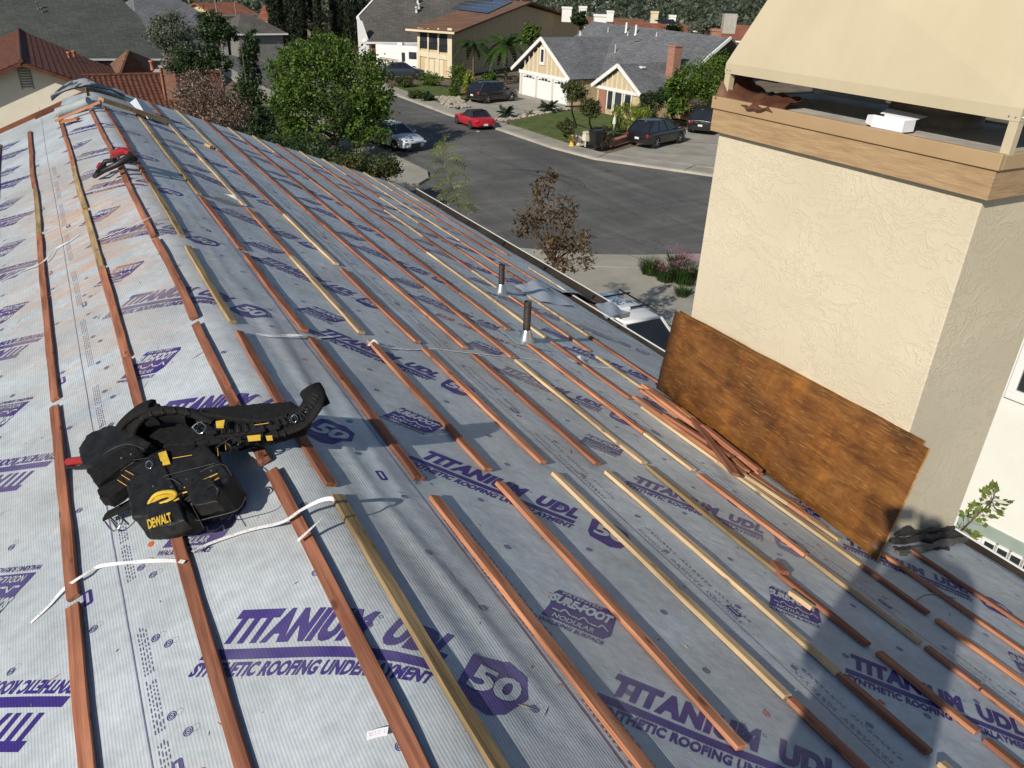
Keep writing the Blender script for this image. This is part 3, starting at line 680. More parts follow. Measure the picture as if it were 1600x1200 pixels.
# lath pile
pile=[((1026,618,.0),(1120,682,.0),W_ORG,'broad reddish lath at the bottom of the loose pile, nearest its far tip'),
((1070,652,.02),(1165,738,.02),W_ORG,'broad split lath in the lower middle of the loose pile'),
((1012,612,.038),(1118,690,.04),W_ORG,'long lath with pale scraped edge on top of the far half of the loose pile'),
((1000,610,.0),(1188,744,.0),W_ORG,'lowest reddish lath of the loose pile by the plywood, reaching its lower end'),
((1018,615,.02),(1180,732,.02),W_RED,'reddish lath of the loose pile lying closest to the plywood foot'),
((992,622,.018),(1160,742,.02),W_ORG,'long reddish lath on the roofward side of the loose pile'),
((1038,650,.04),(1142,716,.04),W_RED,'short thick lath with split end on top of the loose pile, uphill side'),
((1083,658,.055),(1148,744,.04),W_RED,'lath lying askew across the top of the loose pile'),
((1060,640,.04),(1172,728,.04),W_ORG,'upper lath in the middle of the loose pile'),
((1098,668,.06),(1186,737,.04),W_RED,'dark lath on top of the loose pile pointing at its lower end'),
((1005,604,.02),(1080,655,.04),W_ORG,'short reddish lath at the far tip of the loose pile'),
((1150,728,.0),(1252,798,.0),W_ORG,'pink square-cut lath sticking out downhill of the loose pile'),
((1118,722,.0),(1300,850,.0),W_PIN,'long pale lath lying beside the foot of the plywood'),
((1140,730,.018),(1230,790,.0),W_PIN,'pale lath half under the lower end of the loose pile'),
((1262,813,.0),(1310,846,.0),W_PIN,'short pale lath with a dark slot near the plywood corner'),
((1205,772,.0),(1288,828,.0),W_ORG,'thin orange lath squeezed against the plywood foot')]
for a,b_,mt,lb in pile: lath_px('loose_lath',lb,a,b_,mt,w=(.05 if mt is not W_PIN else .034),group='loose laths piled against the plywood')
lath_px('wood_offcut','small dark wood block resting on the slope below the shield print',(1208,886,.004),(1222,902,.004),W_RED,w=.045,t=.03,cat='wood offcut')
lath_px('wood_offcut','short pale offcut beside a lath, just uphill of the shadow edge',(1233,928,.004),(1268,953,.004),W_PIN,w=.03,t=.018,cat='wood offcut')
lath_px('wood_offcut','thin pale splinter lying in front of the short pale offcut',(1238,924,.0),(1264,941,.0),W_OLD,w=.016,t=.012,cat='wood offcut')
lath_px('wood_offcut','little orange chip on the slope between the two vent pipes and the flap',(842,468,.004),(856,466,.004),W_ORG,w=.05,t=.01,cat='wood offcut')
lath_px('wood_offcut','small pale offcut leaning on the fourth lath line of the far slope',(321,228,.004),(330,232,.004),W_PIN,w=.05,t=.03,cat='wood offcut')
# far ridge end
lath_px('timber_plank','long weathered plank laid askew over the far end of the ridge',(157,158,.05),(260,191,.02),W_OLD,w=.12,t=.04,cat='plank',side='R')
lath_px('loose_lath','orange lath laid across the far ridge, nearer the grey roll',(88,190,.03),(158,160,.05),W_ORG,w=.05,t=.02,side='L',group='laths laid across the far ridge')
lath_px('loose_lath','orange lath crossing under another at the far ridge',(92,184,.02),(140,160,.02),W_ORG,w=.05,t=.02,side='L',group='laths laid across the far ridge')
lath_px('loose_lath','short splintered orange lath on the bright slope at the far ridge',(98,191,.03),(123,187,.02),W_ORG,w=.045,t=.018,side='L',group='laths laid across the far ridge')
# curled flashing over the far ridge
b=MB(); 
def arch(u,v):  # u across, v along ridge
    x=-.42+.84*u; y=11.35+v*.55-.1*u; z=.075*math.sin(math.pi*min(1,max(0,u)))**.8-.30*abs(x)*.9+.01+ .02*math.sin(v*5+u*9)
    return Vector((x,y,z-.02))
vs=[arch(i/14,j/5) for j in range(6) for i in range(15)]; fs=[(j*15+i,j*15+i+1,j*15+i+16,j*15+i+15) for j in range(5) for i in range(14)]
b.add(vs,fs,0,True); b.add([v-Vector((0,0,.012)) for v in vs],[f[::-1] for f in fs],1,True)
b.build('curled_flashing',[pm('black_grey_flashing',(.02,.022,.024),(.30,.32,.33),rough=.45,scale=3.5,detail=3,lo=.5,hi=.56),GALV],label='curled pale and black flashing sheet arching over the far end of the ridge',cat='flashing')
b=MB(); p0,p1=pxr(91,176,.06),pxr(139,158,.08); d=(p1-p0).normalized()
b.tube([p0,p0.lerp(p1,.5),p1],[.05,.047,.045],14,up=NL)
f=[pxr(95,165,.06),pxr(98,154,.08),pxr(133,145,.09),pxr(138,157,.07)]
b.add(f,[(0,1,2,3)],0); b.add([q-NL*.006 for q in f],[(3,2,1,0)],0)
b.build('membrane_roll',MEMG if False else pm('grey_membrane_roll',(.26,.30,.31),(.38,.42,.44),rough=.5,scale=5),label='small grey roll of membrane with an upturned flap at the far ridge',cat='roll')
b=MB(); f=[pxr(203,160,.05,'R'),pxr(212,153,.14,'R'),pxr(224,158,.12,'R'),pxr(246,180,.03,'R'),pxr(232,186,.02,'R')]
b.add(f,[(0,1,2,3,4)]); b.add([q-NR*.004 for q in f],[(4,3,2,1,0)])
b.build('membrane_flap',pm('membrane_scrap',(.5,.54,.6),(.6,.64,.7),rough=.5,scale=4),house)
# membrane flaps near the pipes and at the jog
def flap(pts,name='membrane_flap',parent=house,label=None,nu=10):
    # pts: 4 corners (x,y,h) ; bilinear with a curl
    A,B,C_,D=[pxr(*p,'R') for p in pts]; vs=[];k=nu
    for j in range(k+1):
        for i in range(k+1):
            u,v=i/k,j/k; p=A.lerp(B,u).lerp(D.lerp(C_,u),v); p=p+NR*(.03*math.sin(math.pi*u)*math.sin(math.pi*v)+.008*math.sin(9*u+5*v)); vs.append(p)
    fs=[(j*(k+1)+i,j*(k+1)+i+1,(j+1)*(k+1)+i+1,(j+1)*(k+1)+i) for j in range(k) for i in range(k)]
    b=MB(); b.add(vs,fs,0,True); b.add([p-NR*.003 for p in vs],[f[::-1] for f in fs],0,True); return b.build(name,pm('membrane_loose',(.42,.46,.51),(.52,.56,.62),rough=.5,scale=6,bump=.3,bscale=30),parent)
flap([(805,447,.02),(838,437,.07),(893,478,.015),(833,470,.004)])
flap([(930,476,.005),(955,470,.012),(984,488,.012),(948,497,.02)])
# -------- paper strips
PAP=pm('white_release_paper',(.72,.72,.74),(.8,.8,.82),rough=.45,scale=5,bump=.2,bscale=20)
PINKP=pm('faint_red_print',(.5,.22,.25),(.6,.3,.3),scale=3)
def ribbon(name,label,pts,w,side='L',marks=True,group='release paper strips'):
    P=[pxr(x,y,h,side) for x,y,h,*_ in pts]; tw=[(q[3] if len(q)>3 else 0.) for q in pts]
    n=NL if side=='L' else NR; Q=[];T_=[]
    for i in range(len(P)-1):   # catmull-rom
        a,b_,c,d=P[max(i-1,0)],P[i],P[i+1],P[min(i+2,len(P)-1)]
        for k in range(8):
            t=k/8; Q.append(.5*((2*b_)+(c-a)*t+(2*a-5*b_+4*c-d)*t*t+(3*b_-a-3*c+d)*t**3)); T_.append(tw[i]*(1-t)+tw[i+1]*t)
    Q.append(P[-1]); T_.append(tw[-1]); b=MB(); vs=[]
    for i,q in enumerate(Q):
        d=(Q[min(i+1,len(Q)-1)]-Q[max(i-1,0)]).normalized(); sd=n.cross(d).normalized(); o=sd*math.cos(T_[i])+n*math.sin(T_[i])
        vs+=[q-o*w/2,q+o*w/2]
    fs=[(2*i,2*i+1,2*i+3,2*i+2) for i in range(len(Q)-1)]; b.add(vs,fs,0,True)
    b.add([v-n*.0006 for v in vs],[f[::-1] for f in fs],0,True)
    if marks:
        rnd=random.Random(len(pts)*3+int(pts[0][0]))
        for i in range(2,len(Q)-3):
            if rnd.random()<.42:
                a0,a1,b0,b1=vs[2*i],vs[2*i+1],vs[2*i+2],vs[2*i+3]; up=(a1-a0).cross(b0-a0).normalized(); up=up if up.dot(n)>0 else -up
                f=lambda u,v:(a0.lerp(b0,u)).lerp(a1.lerp(b1,u),v)+up*.0008
                for r_ in (.35,.6): 
                    u0=rnd.uniform(0,.5); u1=u0+rnd.uniform(.2,.5); b.add([f(u0,r_),f(u1,r_),f(u1,r_+.1),f(u0,r_+.1)],[(0,1,2,3)],1)
    return b.build(name,[PAP,PINKP],label=label,cat='paper strip',group=group)
ribbon('paper_strip','long white paper strip whose loose end lies on the bright slope, bottom left',[(48,973,.004),(75,948,.006),(100,920,.012,.3),(128,900,.023),(155,885,.01,.5),(200,879,.006),(240,876,.004,.3),(272,876,.01),(288,878,.024)],.012)
ribbon('paper_strip','white printed paper strip looping from the tool belt to the pale lath end',[(300,862,.03),(330,848,.008),(390,828,.004),(440,816,.022),(470,797,.026),(500,782,.03,.4),(520,780,.05,1.),(515,797,.045,.8),(490,822,.035,.3),(465,845,.024)],.012)
ribbon('paper_strip','short torn paper label stuck beside a lath at the bottom edge',[(573,1150,.003),(590,1145,.003),(606,1142,.006)],.02,)
ribbon('paper_strip','thin white paper strip with a knotted scrap, upper part of the bright slope',[(0,440,.003),(35,424,.004),(64,411,.02),(76,400,.022,.6),(88,388,.01,.6),(110,376,.004),(124,366,.003)],.011,marks=False)
ribbon('paper_strip','thin white strip drawn over two laths toward the crest',[(150,375,.003),(190,360,.004),(222,345,.022),(250,333,.004)],.008,marks=False)
ribbon('paper_strip','twisted white paper strip across the near lap line, far slope',[(400,521,.003),(425,525,.008,.4),(450,524,.012,.8),(475,524,.022),(498,527,.004),(520,526,.004)],.014,'R')
ribbon('paper_strip','crumpled white strip folded over the head of an orange lath',[(576,540,.006),(584,532,.03,.8),(592,538,.03),(602,542,.012,.5),(640,546,.003),(680,545,.003),(720,550,.004),(780,556,.003),(840,562,.003)],.012,'R')
ribbon('paper_strip','short bright paper strip beside a lath near the crest',[(352,303,.01),(362,306,.02,.5),(374,314,.012)],.03,'R',marks=False)
ribbon('paper_strip','white paper scrap on a lath below the taller pipe, left of two',[(889,560,.02),(899,566,.022)],.05,'R')
ribbon('paper_strip','white paper scrap trailing a thin tail below the taller pipe',[(904,556,.03,.5),(908,562,.02),(925,572,.005),(955,575,.004)],.025,'R')
# -------- nail gun on the far crest
e=empty('nail_gun',pxr(185,255,.0),'red and black nail gun lying across the crest of the roof','nail gun')
b=MB(); 
def LP(x,y,h,side='L'): return pxr(x,y,h,side)
b.tube([LP(147,276,.03),LP(168,263,.045),LP(190,254,.06),LP(207,246,.07)],[.018,.02,.022,.026],8,up=NL); b.build('magazine',BLACK,e,bevel=.003)
b=MB(); b.tube([LP(152,270,.07),LP(165,252,.10),LP(180,250,.11)],[.016,.018,.02],8,up=NL); b.tube([LP(147,276,.03),LP(152,268,.08)],.014,8,up=NL); b.tube([LP(160,268,.08),LP(185,256,.10),LP(206,243,.10)],[.017,.022,.03],8,up=NL); b.build('handle',BLACK,e)
b=MB(); b.tube([LP(175,245,.07),LP(180,241,.09),LP(188,237,.105),LP(196,236,.10),LP(203,240,.085)],[.018,.03,.034,.03,.02],7,up=NL); b.build('motor_housing',REDM,e)
b=MB(); b.tube([LP(153,262,.07),LP(157,258,.085),LP(163,258,.08)],[.014,.022,.018],10,up=NL); b.build('battery_cap',REDM,e)
b=MB(); b.tube([LP(205,250,.03),LP(211,248,.05)],[.03,.022],8,up=NL); b.build('nose',BLACK,e)
# -------- tool belt
tb=empty('tool_belt',LP(300,740,.0),'black tool belt with pouches and yellow trim lying open over the laths near the crest','tool belt')
def blob(name,poly,h0,h1,mat,parent=tb,bev=.012,side='L',puff=.003,taper=.93,label=None):
    "cloth volume: photo outline given real height, rounded and puffed"
    n=NL; B=[LP(x,y,h0) for x,y in poly]; c=sum(B,Vector())/len(B)
    lay=[]; ks=[(0,1.),(.1,1.02),(.85,1.0),(.97,.985),(1.,taper)]
    vs=[]
    for (t,sc) in ks: vs+=[c+(p-c)*sc+n*((h1-h0)*t) for p in B]
    K=len(B); b=MB(); fs=[(r*K+j,r*K+(j+1)%K,(r+1)*K+(j+1)%K,(r+1)*K+j) for r in range(4) for j in range(K)]
    top=c+n*(h1-h0+puff); vs.append(top); T0=4*K
    fs+=[(T0+j,T0+(j+1)%K,len(vs)-1) for j in range(K)]; fs.append(tuple(range(K))[::-1])
    # keep outward
    b.add(vs,fs,0,True); o=b.build(name,mat,parent,label=label,smooth=True)
    bv_=o.modifiers.new('bv','BEVEL'); bv_.width=.009; bv_.segments=3; bv_.limit_method='ANGLE'; bv_.angle_limit=R_(25)
    s_=o.modifiers.new('s','SUBSURF'); s_.render_levels=3; s_.levels=3; s_.subdivision_type='SIMPLE'
    tex=bpy.data.textures.get('cloth') or bpy.data.textures.new('cloth','CLOUDS'); tex.noise_scale=.028
    d=o.modifiers.new('d','DISPLACE'); d.texture=tex; d.strength=.010; d.mid_level=.5; d.texture_coords='GLOBAL'
    bm=bmesh.new(); bm.from_mesh(o.data); bmesh.ops.recalc_face_normals(bm,faces=bm.faces); bm.to_mesh(o.data); bm.free()
    return o
def cord(name,pts,r,mat,parent=tb,flat=1.,n=8):
    P=[LP(*p) for p in pts]; Q=[]
    for i in range(len(P)-1):
        a,b_,c,d=P[max(i-1,0)],P[i],P[i+1],P[min(i+2,len(P)-1)]
        for k in range(5):
            t=k/5; Q.append(.5*((2*b_)+(c-a)*t+(2*a-5*b_+4*c-d)*t*t+(3*b_-a-3*c+d)*t**3))
    Q.append(P[-1]); b=MB(); b.tube(Q,r,n,flat=flat,up=NL); return b.build(name,mat,parent)
blob('main_pouch',[(222,772),(262,748),(282,755),(298,785),(322,828),(300,836),(262,842),(238,844),(232,815)],.02,.13,LEA)
blob('side_pouch',[(276,762),(310,738),(345,724),(362,742),(386,776),(372,800),(332,812),(305,818),(290,790)],.02,.12,LEA)
blob('back_panel',[(226,742),(262,722),(305,712),(345,716),(352,738),(300,756),(262,764),(230,772)],.05,.11,NYL)
blob('nail_pouch',[(148,728),(160,708),(196,692),(226,700),(262,722),(236,752),(205,772),(178,762),(155,756)],.02,.12,LEA)
blob('tool_sleeve',[(152,754),(200,722),(226,712),(240,728),(205,752),(168,778)],.06,.125,NYL)
blob('small_flap',[(162,778),(215,745),(258,722),(272,716),(276,722),(240,748),(196,782),(180,792),(166,790)],.08,.12,NYL,taper=.97,puff=.004)
blob('belt_padding',[(330,660),(380,655),(430,652),(470,650),(488,662),(478,680),(430,694),(380,704),(340,706),(322,690)],.05,.12,NYL)
cord('padded_loop',[(206,712,.05),(186,690,.08),(192,664,.12),(214,644,.16),(238,634,.17)],[.034]+[.038]*19+[.034],NYL,flat=.45)
cord('padded_loop',[(214,700,.09),(208,678,.12),(226,652,.16),(262,642,.165),(300,646,.15),(334,662,.12)],.017,NYL,flat=.8)
cord('padded_loop',[(214,700,.09),(234,716,.085),(268,714,.09),(300,706,.095),(328,694,.09),(345,678,.09)],.018,NYL,flat=.7)
cord('inner_lining',[(222,690,.07),(216,672,.10),(236,652,.14),(270,648,.14),(296,656,.12)],.018,NYL,flat=2.2)
blob('inner_panel',[(216,656),(262,646),(310,650),(340,662),(336,694),(296,708),(240,716),(214,704)],.03,.075,NYL)
cord('webbing_strap',[(300,646,.14),(340,652,.135),(380,658,.125),(420,660,.11),(452,652,.12)],.008,NYL,flat=2.)
cord('belt_end',[(330,682,.09),(390,680,.10),(440,672,.11),(474,660,.12),(490,640,.145),(492,622,.165),(484,606,.175)],[.034]*18+[.036]*6+[.038]*5+[.038,.036],NYL,flat=.28)
cord('belt_end',[(452,655,.12),(474,636,.14),(488,612,.165),(500,620,.155),(507,634,.135)],.02,NYL,flat=.4)
cord('belt_buckle_strap',[(166,806,.03),(186,796,.05),(214,780,.07),(236,762,.09)],.024,NYL,flat=.3)
cord('steel_buckle',[(162,812,.02),(176,800,.04),(192,812,.035),(178,830,.02),(162,812,.02)],.0032,CHROME,n=6)
cord('steel_buckle',[(170,806,.03),(184,820,.03)],.0028,CHROME,n=6)
for (cx,cy) in ((233,727),(312,655),(460,655)):
    cord('d_ring',[(cx-5,cy-3,.14),(cx,cy-7,.145),(cx+5,cy-2,.14),(cx+2,cy+5,.135),(cx-4,cy+3,.135),(cx-5,cy-3,.14)],.002,CHROME,n=6)
def patch(name,poly,h,mat,parent=tb,t=.003):
    b=MB(); P=[LP(x,y,h) for x,y in poly]; b.prism(P,NL,t); return b.build(name,mat,parent)
patch('yellow_tab',[(247,708),(259,704),(266,724),(253,727)],.128,YEL)
patch('yellow_tab',[(337,658),(351,656),(349,668),(338,668)],.16,YEL)
patch('yellow_tab',[(386,681),(407,679),(407,687),(388,689)],.155,YEL)
patch('yellow_tab',[(415,681),(425,680),(426,687),(417,688)],.15,YEL)
cord('yellow_pouch_mouth',[(233,786,.14),(242,774,.15),(256,769,.155),(271,769,.155),(274,775,.15),(262,783,.15),(246,788,.145),(233,786,.14)],.007,YEL,flat=.8)
patch('yellow_pouch_lining',[(236,785),(244,775),(257,771),(270,771),(271,775),(260,781),(246,786)],.147,YEL)
ST=pm('orange_binding',(.6,.33,.05),(.7,.4,.08),rough=.7,scale=30)
cord('binding',[(221,800,.115),(240,797,.13),(260,789,.145),(280,779,.145)],.0028,ST)
cord('binding',[(280,772,.135),(300,766,.14),(325,756,.14),(342,747,.13)],.0026,ST)
cord('binding',[(288,762,.125),(315,751,.13),(340,740,.125)],.0022,ST)
for (a,b_) in (((305,779),(309,790)),((318,773),(324,783)),((340,700),(341,712)),((352,690),(353,703)),((270,716),(300,711)),((398,664),(420,661)),((190,742),(203,750)),((184,750),(198,759)),((196,735),(209,742))):
    cord('stitching',[(a[0],a[1],.142),(b_[0],b_[1],.142)],.0012,ST,n=5)
for k,(x,y) in enumerate(((405,672),(428,668),(330,676),(318,692),(296,694),(338,690))):
    b=MB(); b.box(LP(x,y,.14),.035,.022,.01,(Vector((1,0,0)),Vector((0,1,0)),NL)); b.build('belt_clip',BLACK,tb,bevel=.002)
DGR=pm('dark_grey_webbing',(.018,.018,.018),(.035,.034,.033),rough=.7,scale=40)
RIMG=pm('worn_leather_edge',(.03,.028,.025),(.06,.055,.05),rough=.5,scale=30)
def along(pts,n,w,h,mat=DGR,name='webbing_loop',r=.0022):
    for k in range(n):
        t=(k+.5)/n*(len(pts)-1); i=int(t); u=t-i; a,b_=pts[i],pts[min(i+1,len(pts)-1)]; x=a[0]+(b_[0]-a[0])*u; y=a[1]+(b_[1]-a[1])*u; hh=a[2]+(b_[2]-a[2])*u
        d=Vector((b_[0]-a[0],b_[1]-a[1],0)).normalized(); px_,py_=-d.y*w,d.x*w
        cord(name,[(x-px_,y-py_,hh-h),(x-px_*.6,y-py_*.6,hh),(x+px_*.6,y+py_*.6,hh),(x+px_,y+py_,hh-h)],r,mat,n=5,flat=.6)
along([(340,672,.135),(390,668,.13),(440,660,.13),(474,650,.145)],12,8,.02)
along([(345,690,.115),(400,686,.115),(450,676,.12)],9,6,.015)
along([(470,650,.135),(486,630,.165),(494,614,.18)],6,9,.02)
along([(208,668,.14),(226,648,.175),(262,640,.18),(300,645,.17)],6,6,.02)
cord('seam',[(222,770,0.1210),(262,748,0.1290),(282,757,0.1290)],0.0022,RIMG,flat=.6)
cord('seam',[(276,764,0.1190),(310,739,0.1210),(346,725,0.1190),(362,743,0.1150)],0.0020,RIMG,flat=.6)
cord('seam',[(300,790,0.1210),(318,824,0.1190)],0.0015,RIMG); cord('seam',[(232,815,0.1230),(238,840,0.1130)],0.0015,RIMG)
cord('seam',[(290,790,0.1210),(304,812,0.1170),(332,808,0.1110),(372,796,0.1080),(384,776,0.1110)],0.0016,RIMG)
cord('seam',[(150,730,0.1150),(162,710,0.1210),(196,694,0.1230),(226,702,0.1230)],0.0021,RIMG); cord('seam',[(164,778,0.1160),(215,747,0.1180),(258,724,0.1180)],0.0019,RIMG)
cord('seam',[(160,742,0.1190),(196,722,0.1210),(232,716,0.1230)],0.0014,RIMG); cord('seam',[(175,768,0.1180),(210,748,0.1190),(236,734,0.1190)],0.0014,RIMG)
cord('seam',[(252,752,0.1280),(258,744,0.1300),(300,733,0.1300),(336,724,0.1280)],0.0012,RIMG)
blob('front_pocket',[(240,800),(272,790),(290,800),(300,826),(276,834),(244,838)],.11,.15,LEA)
blob('front_pocket',[(300,774),(338,760),(356,778),(352,798),(316,806)],.10,.145,LEA)
blob('rolled_strap',[(226,650),(246,640),(262,646),(252,664),(232,668)],.12,.165,NYL)
cord('tool_loop',[(320,768,.14),(330,758,.165),(340,764,.16),(338,776,.14)],.003,BLACK,n=6)
cord('tool_loop',[(338,700,.13),(350,692,.16),(362,698,.15),(360,708,.12)],.004,BLACK,n=6)
cord('buckle_bar',[(300,668,.14),(312,660,.15),(322,668,.145),(312,678,.14),(300,668,.14)],.003,CHROME,n=6)
cord('buckle_bar',[(352,690,.135),(364,684,.145),(374,692,.14),(362,700,.13),(352,690,.135)],.003,BLACK,n=6)
for (x,y) in ((268,762),(292,750),(330,736),(240,760),(190,716),(205,710),(272,800),(300,788)):
    b=MB(); b.lathe(LP(x,y,.137),[(.004,0),(.003,.004)],8,axis=tuple(NL)); b.build('rivet',CHROME,tb)
# maker's name on the pouch
V,F=text2d('DEWALT',1,1,.04,.0,.95)
A,B,C_=LP(234,829,.150),LP(271,817,.150),LP(231,814,.150)
b=MB(); ex=(B-A); ey=(C_-A)
b.add([A+ex*v[0]+ey*v[1]+NL*.006 for v in V],F,0); b.build('pouch_lettering',YEL,tb)
cord('hammer_handle',[(107,722,.035),(122,720,.04),(140,718,.05),(158,716,.06)],[.016]*8+[.018]*4+[.019]*4,REDM)
cord('handle_edge',[(104,731,.02),(125,730,.025),(148,728,.035)],.007,BLACK)
# splinters and sawdust chips around the laths
rs_=random.Random(11); b=MB()
for i in range(520):
    side=rs_.random()<.72; s=rs_.uniform(.05,3.2) if side else -rs_.uniform(.1,1.4); y=rs_.uniform(.7,8)**1.0; q,n_=roof(s,y,.0015); a=rs_.uniform(0,6.28); l=rs_.choice([.004,.006,.01,.022,.03])*rs_.uniform(.5,1.2); w_=rs_.uniform(.0008,.0022)
    d=Vector((math.cos(a),math.sin(a),0)); d=(d-n_*d.dot(n_)).normalized(); e_=n_.cross(d); u=n_*.0015
    b.add([q-d*l,q+e_*w_,q+d*l,q-e_*w_,q+u],[(0,1,4),(1,2,4),(2,3,4),(3,0,4)],i%3)
b.build('wood_splinters',[W_PIN,W_ORG,pm('dark_grit',(.03,.025,.02),(.08,.06,.05))],kind='stuff',label='scattered splinters, sawdust chips and grit on the printed membrane',cat='splinters')
# -------- on the chimney
b=MB(); k=18; vs=[]
for j in range(8):
    for i in range(k+1):
        u,v=i/k,j/7; y=3.79-.52*u; x=3.115+.26*v+.02*math.sin(u*7); z=.832+.022*noise.noise(Vector((u*7,v*5,2)))+.007*math.sin(u*31+v*2)+(.075*max(0,1-u*5)*(v>.0) )+.02*v-(.03*(1-v)**2*(.4+.6*math.sin(u*3.1)))
        if v==0: z-=.02
        vs.append(Vector((x,y,max(z,.80 if x>3.14 else .74))))
fs=[(j*(k+1)+i,j*(k+1)+i+1,(j+1)*(k+1)+i+1,(j+1)*(k+1)+i) for j in range(7) for i in range(k)]
b.add(vs,fs,0,True); b.add([v-Vector((0,0,.004)) for v in vs],[f[::-1] for f in fs],0,True)
b.build('crumpled_brown_sheet',pm('brown_sheet_metal',(.10,.042,.026),(.17,.075,.045),rough=.4,scale=8,metal=.2),label='crumpled dark brown metal sheet hanging over the corner of the chimney top',cat='metal sheet')
cb=empty('cardboard_box',onX(1385,198,3.19),'small open white cardboard box on the rim of the chimney top','box')
pA,pB=onX(1360,205,3.16),onX(1410,207,3.16); WB=pm('white_card',(.74,.75,.8),(.8,.8,.84),rough=.6,scale=3)
b=MB(); ya,yb=pA.y,pB.y; b.bb(3.155,3.158,yb,ya,.813,.868); b.bb(3.155,3.24,yb,ya,.81,.813); b.bb(3.24,3.243,yb,ya,.813,.865); b.bb(3.158,3.24,yb,yb+.003,.813,.865); b.build('box_body',WB,cb)
b=MB(); b.add([(3.243,yb,.865),(3.243,ya+.03,.865),(3.32,ya+.05,.885),(3.32,yb-.01,.88)],[(0,1,2,3),(3,2,1,0)]); b.add([(3.155,ya,.813),(3.155,ya,.868),(3.17,ya+.045,.86),(3.17,ya+.05,.82)],[(0,1,2,3),(3,2,1,0)]); b.build('box_flap',WB,cb)
# torn felt at chimney foot
FELT=pm('torn_black_felt',(.016,.015,.014),(.05,.045,.04),rough=.9,scale=14,detail=8,bump=.8,bscale=50)
FELTG=pm('worn_grey_board',(.07,.065,.06),(.15,.14,.13),rough=.9,scale=10,detail=8,bump=.6,bscale=40,stretch=(4,1,1))
def strip(name,label,a,b_,w,t,mat,seed,cat='roofing felt'):
    A,B=pxr(*a,'R'),pxr(*b_,'R'); d=B-A; L=d.length; d.normalize(); sd=NR.cross(d).normalized(); vs=[];K=16
    for i in range(K+1):
        u=i/K; p=A.lerp(B,u); w0=w*(.7+.5*noise.noise(Vector((u*5,seed,0)))+.3*math.sin(u*math.pi)); h=t*(1+.8*noise.noise(Vector((u*4,seed,5))))+.02*noise.noise(Vector((u*3,seed,8)))
        e1=.03*noise.noise(Vector((u*9,seed,3)))
        vs+=[p-sd*(w0/2+e1),p-sd*(w0/2)+NR*h,p+sd*(w0*.1)+NR*(h*1.5),p+sd*(w0/2+e1)+NR*h*.8,p+sd*(w0/2)]
    fs=[(i*5+j,i*5+(j+1)%5,(i+1)*5+(j+1)%5,(i+1)*5+j) for i in range(K) for j in range(5)]+[(4,3,2,1,0),tuple(K*5+j for j in range(5))]
    b=MB(); b.add(vs,fs); return b.build(name,mat,label=label,cat=cat,group='torn felt and boards at the chimney foot')
strip('torn_felt','black torn roofing felt strip bunched against the shaded foot of the chimney',(1392,848,.0),(1494,838,.01),.045,.02,FELT,1)
strip('torn_felt','upper wavy felt strip pressed to the chimney wall',(1398,838,.02),(1488,828,.02),.03,.02,FELT,4)
strip('worn_board','worn grey board lying along the foot of the chimney, ends at the gutter',(1400,866,.0),(1508,843,.01),.045,.015,FELTG,2,'board')
strip('torn_felt','lowest thin felt strip just above the lath ends by the chimney',(1398,858,.0),(1480,856,.0),.035,.008,FELT,7)
def wire(pts,label,r=.0022):
    P=[pxr(*p,'R') for p in pts]; b=MB(); Q=[]
    for i in range(len(P)-1):
        a,b_,c,d=P[max(i-1,0)],P[i],P[i+1],P[min(i+2,len(P)-1)]
        for k in range(6):
            t=k/6; Q.append(.5*((2*b_)+(c-a)*t+(2*a-5*b_+4*c-d)*t*t+(3*b_-a-3*c+d)*t**3))
    b.tube(Q+[P[-1]],r,5); b.build('black_wire',BLACK,label=label,cat='wire')
wire([(1432,938,.004),(1446,930,.02),(1470,930,.03),(1492,935,.02)],'short black wire curling over the shadowed membrane between two laths')
wire([(1380,862,.01),(1386,878,.02),(1398,888,.01),(1412,893,.004)],'black wire loop beside the lower corner of the plywood')
# -------- the photographer whose shadow falls on the slope
SUN=(ray(1402,797)).normalized()      # light travels along the antisolar direction
SKIN=pm('skin',(.42,.25,.17),(.5,.3,.2),rough=.6,scale=6); SHIRT=pm('dark_shirt',(.05,.06,.09),(.08,.09,.12),rough=.9,scale=9); JEAN=pm('work_trousers',(.05,.055,.07),(.09,.1,.12),rough=.9,scale=9)
def skinmesh(name,verts,edges,radii,mat,parent=None,sub=2,root=0):
    me=bpy.data.meshes.new(name); me.from_pydata([tuple(v) for v in verts],edges,[]); o=bpy.data.objects.new(name,me); col.objects.link(o); me.materials.append(mat)
    sk=o.modifiers.new('skin','SKIN'); sk.use_smooth_shade=True
    for i,r in enumerate(radii): 
        me.skin_vertices[0].data[i].radius=(r if hasattr(r,'__len__') else (r,r))
    me.skin_vertices[0].data[root].use_root=True
    s_=o.modifiers.new('sub','SUBSURF'); s_.levels=s_.render_levels=sub
    if parent: o.parent=parent; o.matrix_parent_inverse=parent_world(parent).inverted()
    return o
hf=Vector((math.sin(_a),math.cos(_a),0)); hs_=Vector((math.cos(_a),-math.sin(_a),0))
o0=CAM-hf*.36+hs_*.06; fz=-math.tan(AL)*abs(o0.x-.05)
def bp_(f,s,z): return o0+hf*f+hs_*s+Vector((0,0,z-o0.z))
top=CAM.z+.17
vz=lambda z:top-(1.72-z)*1.045
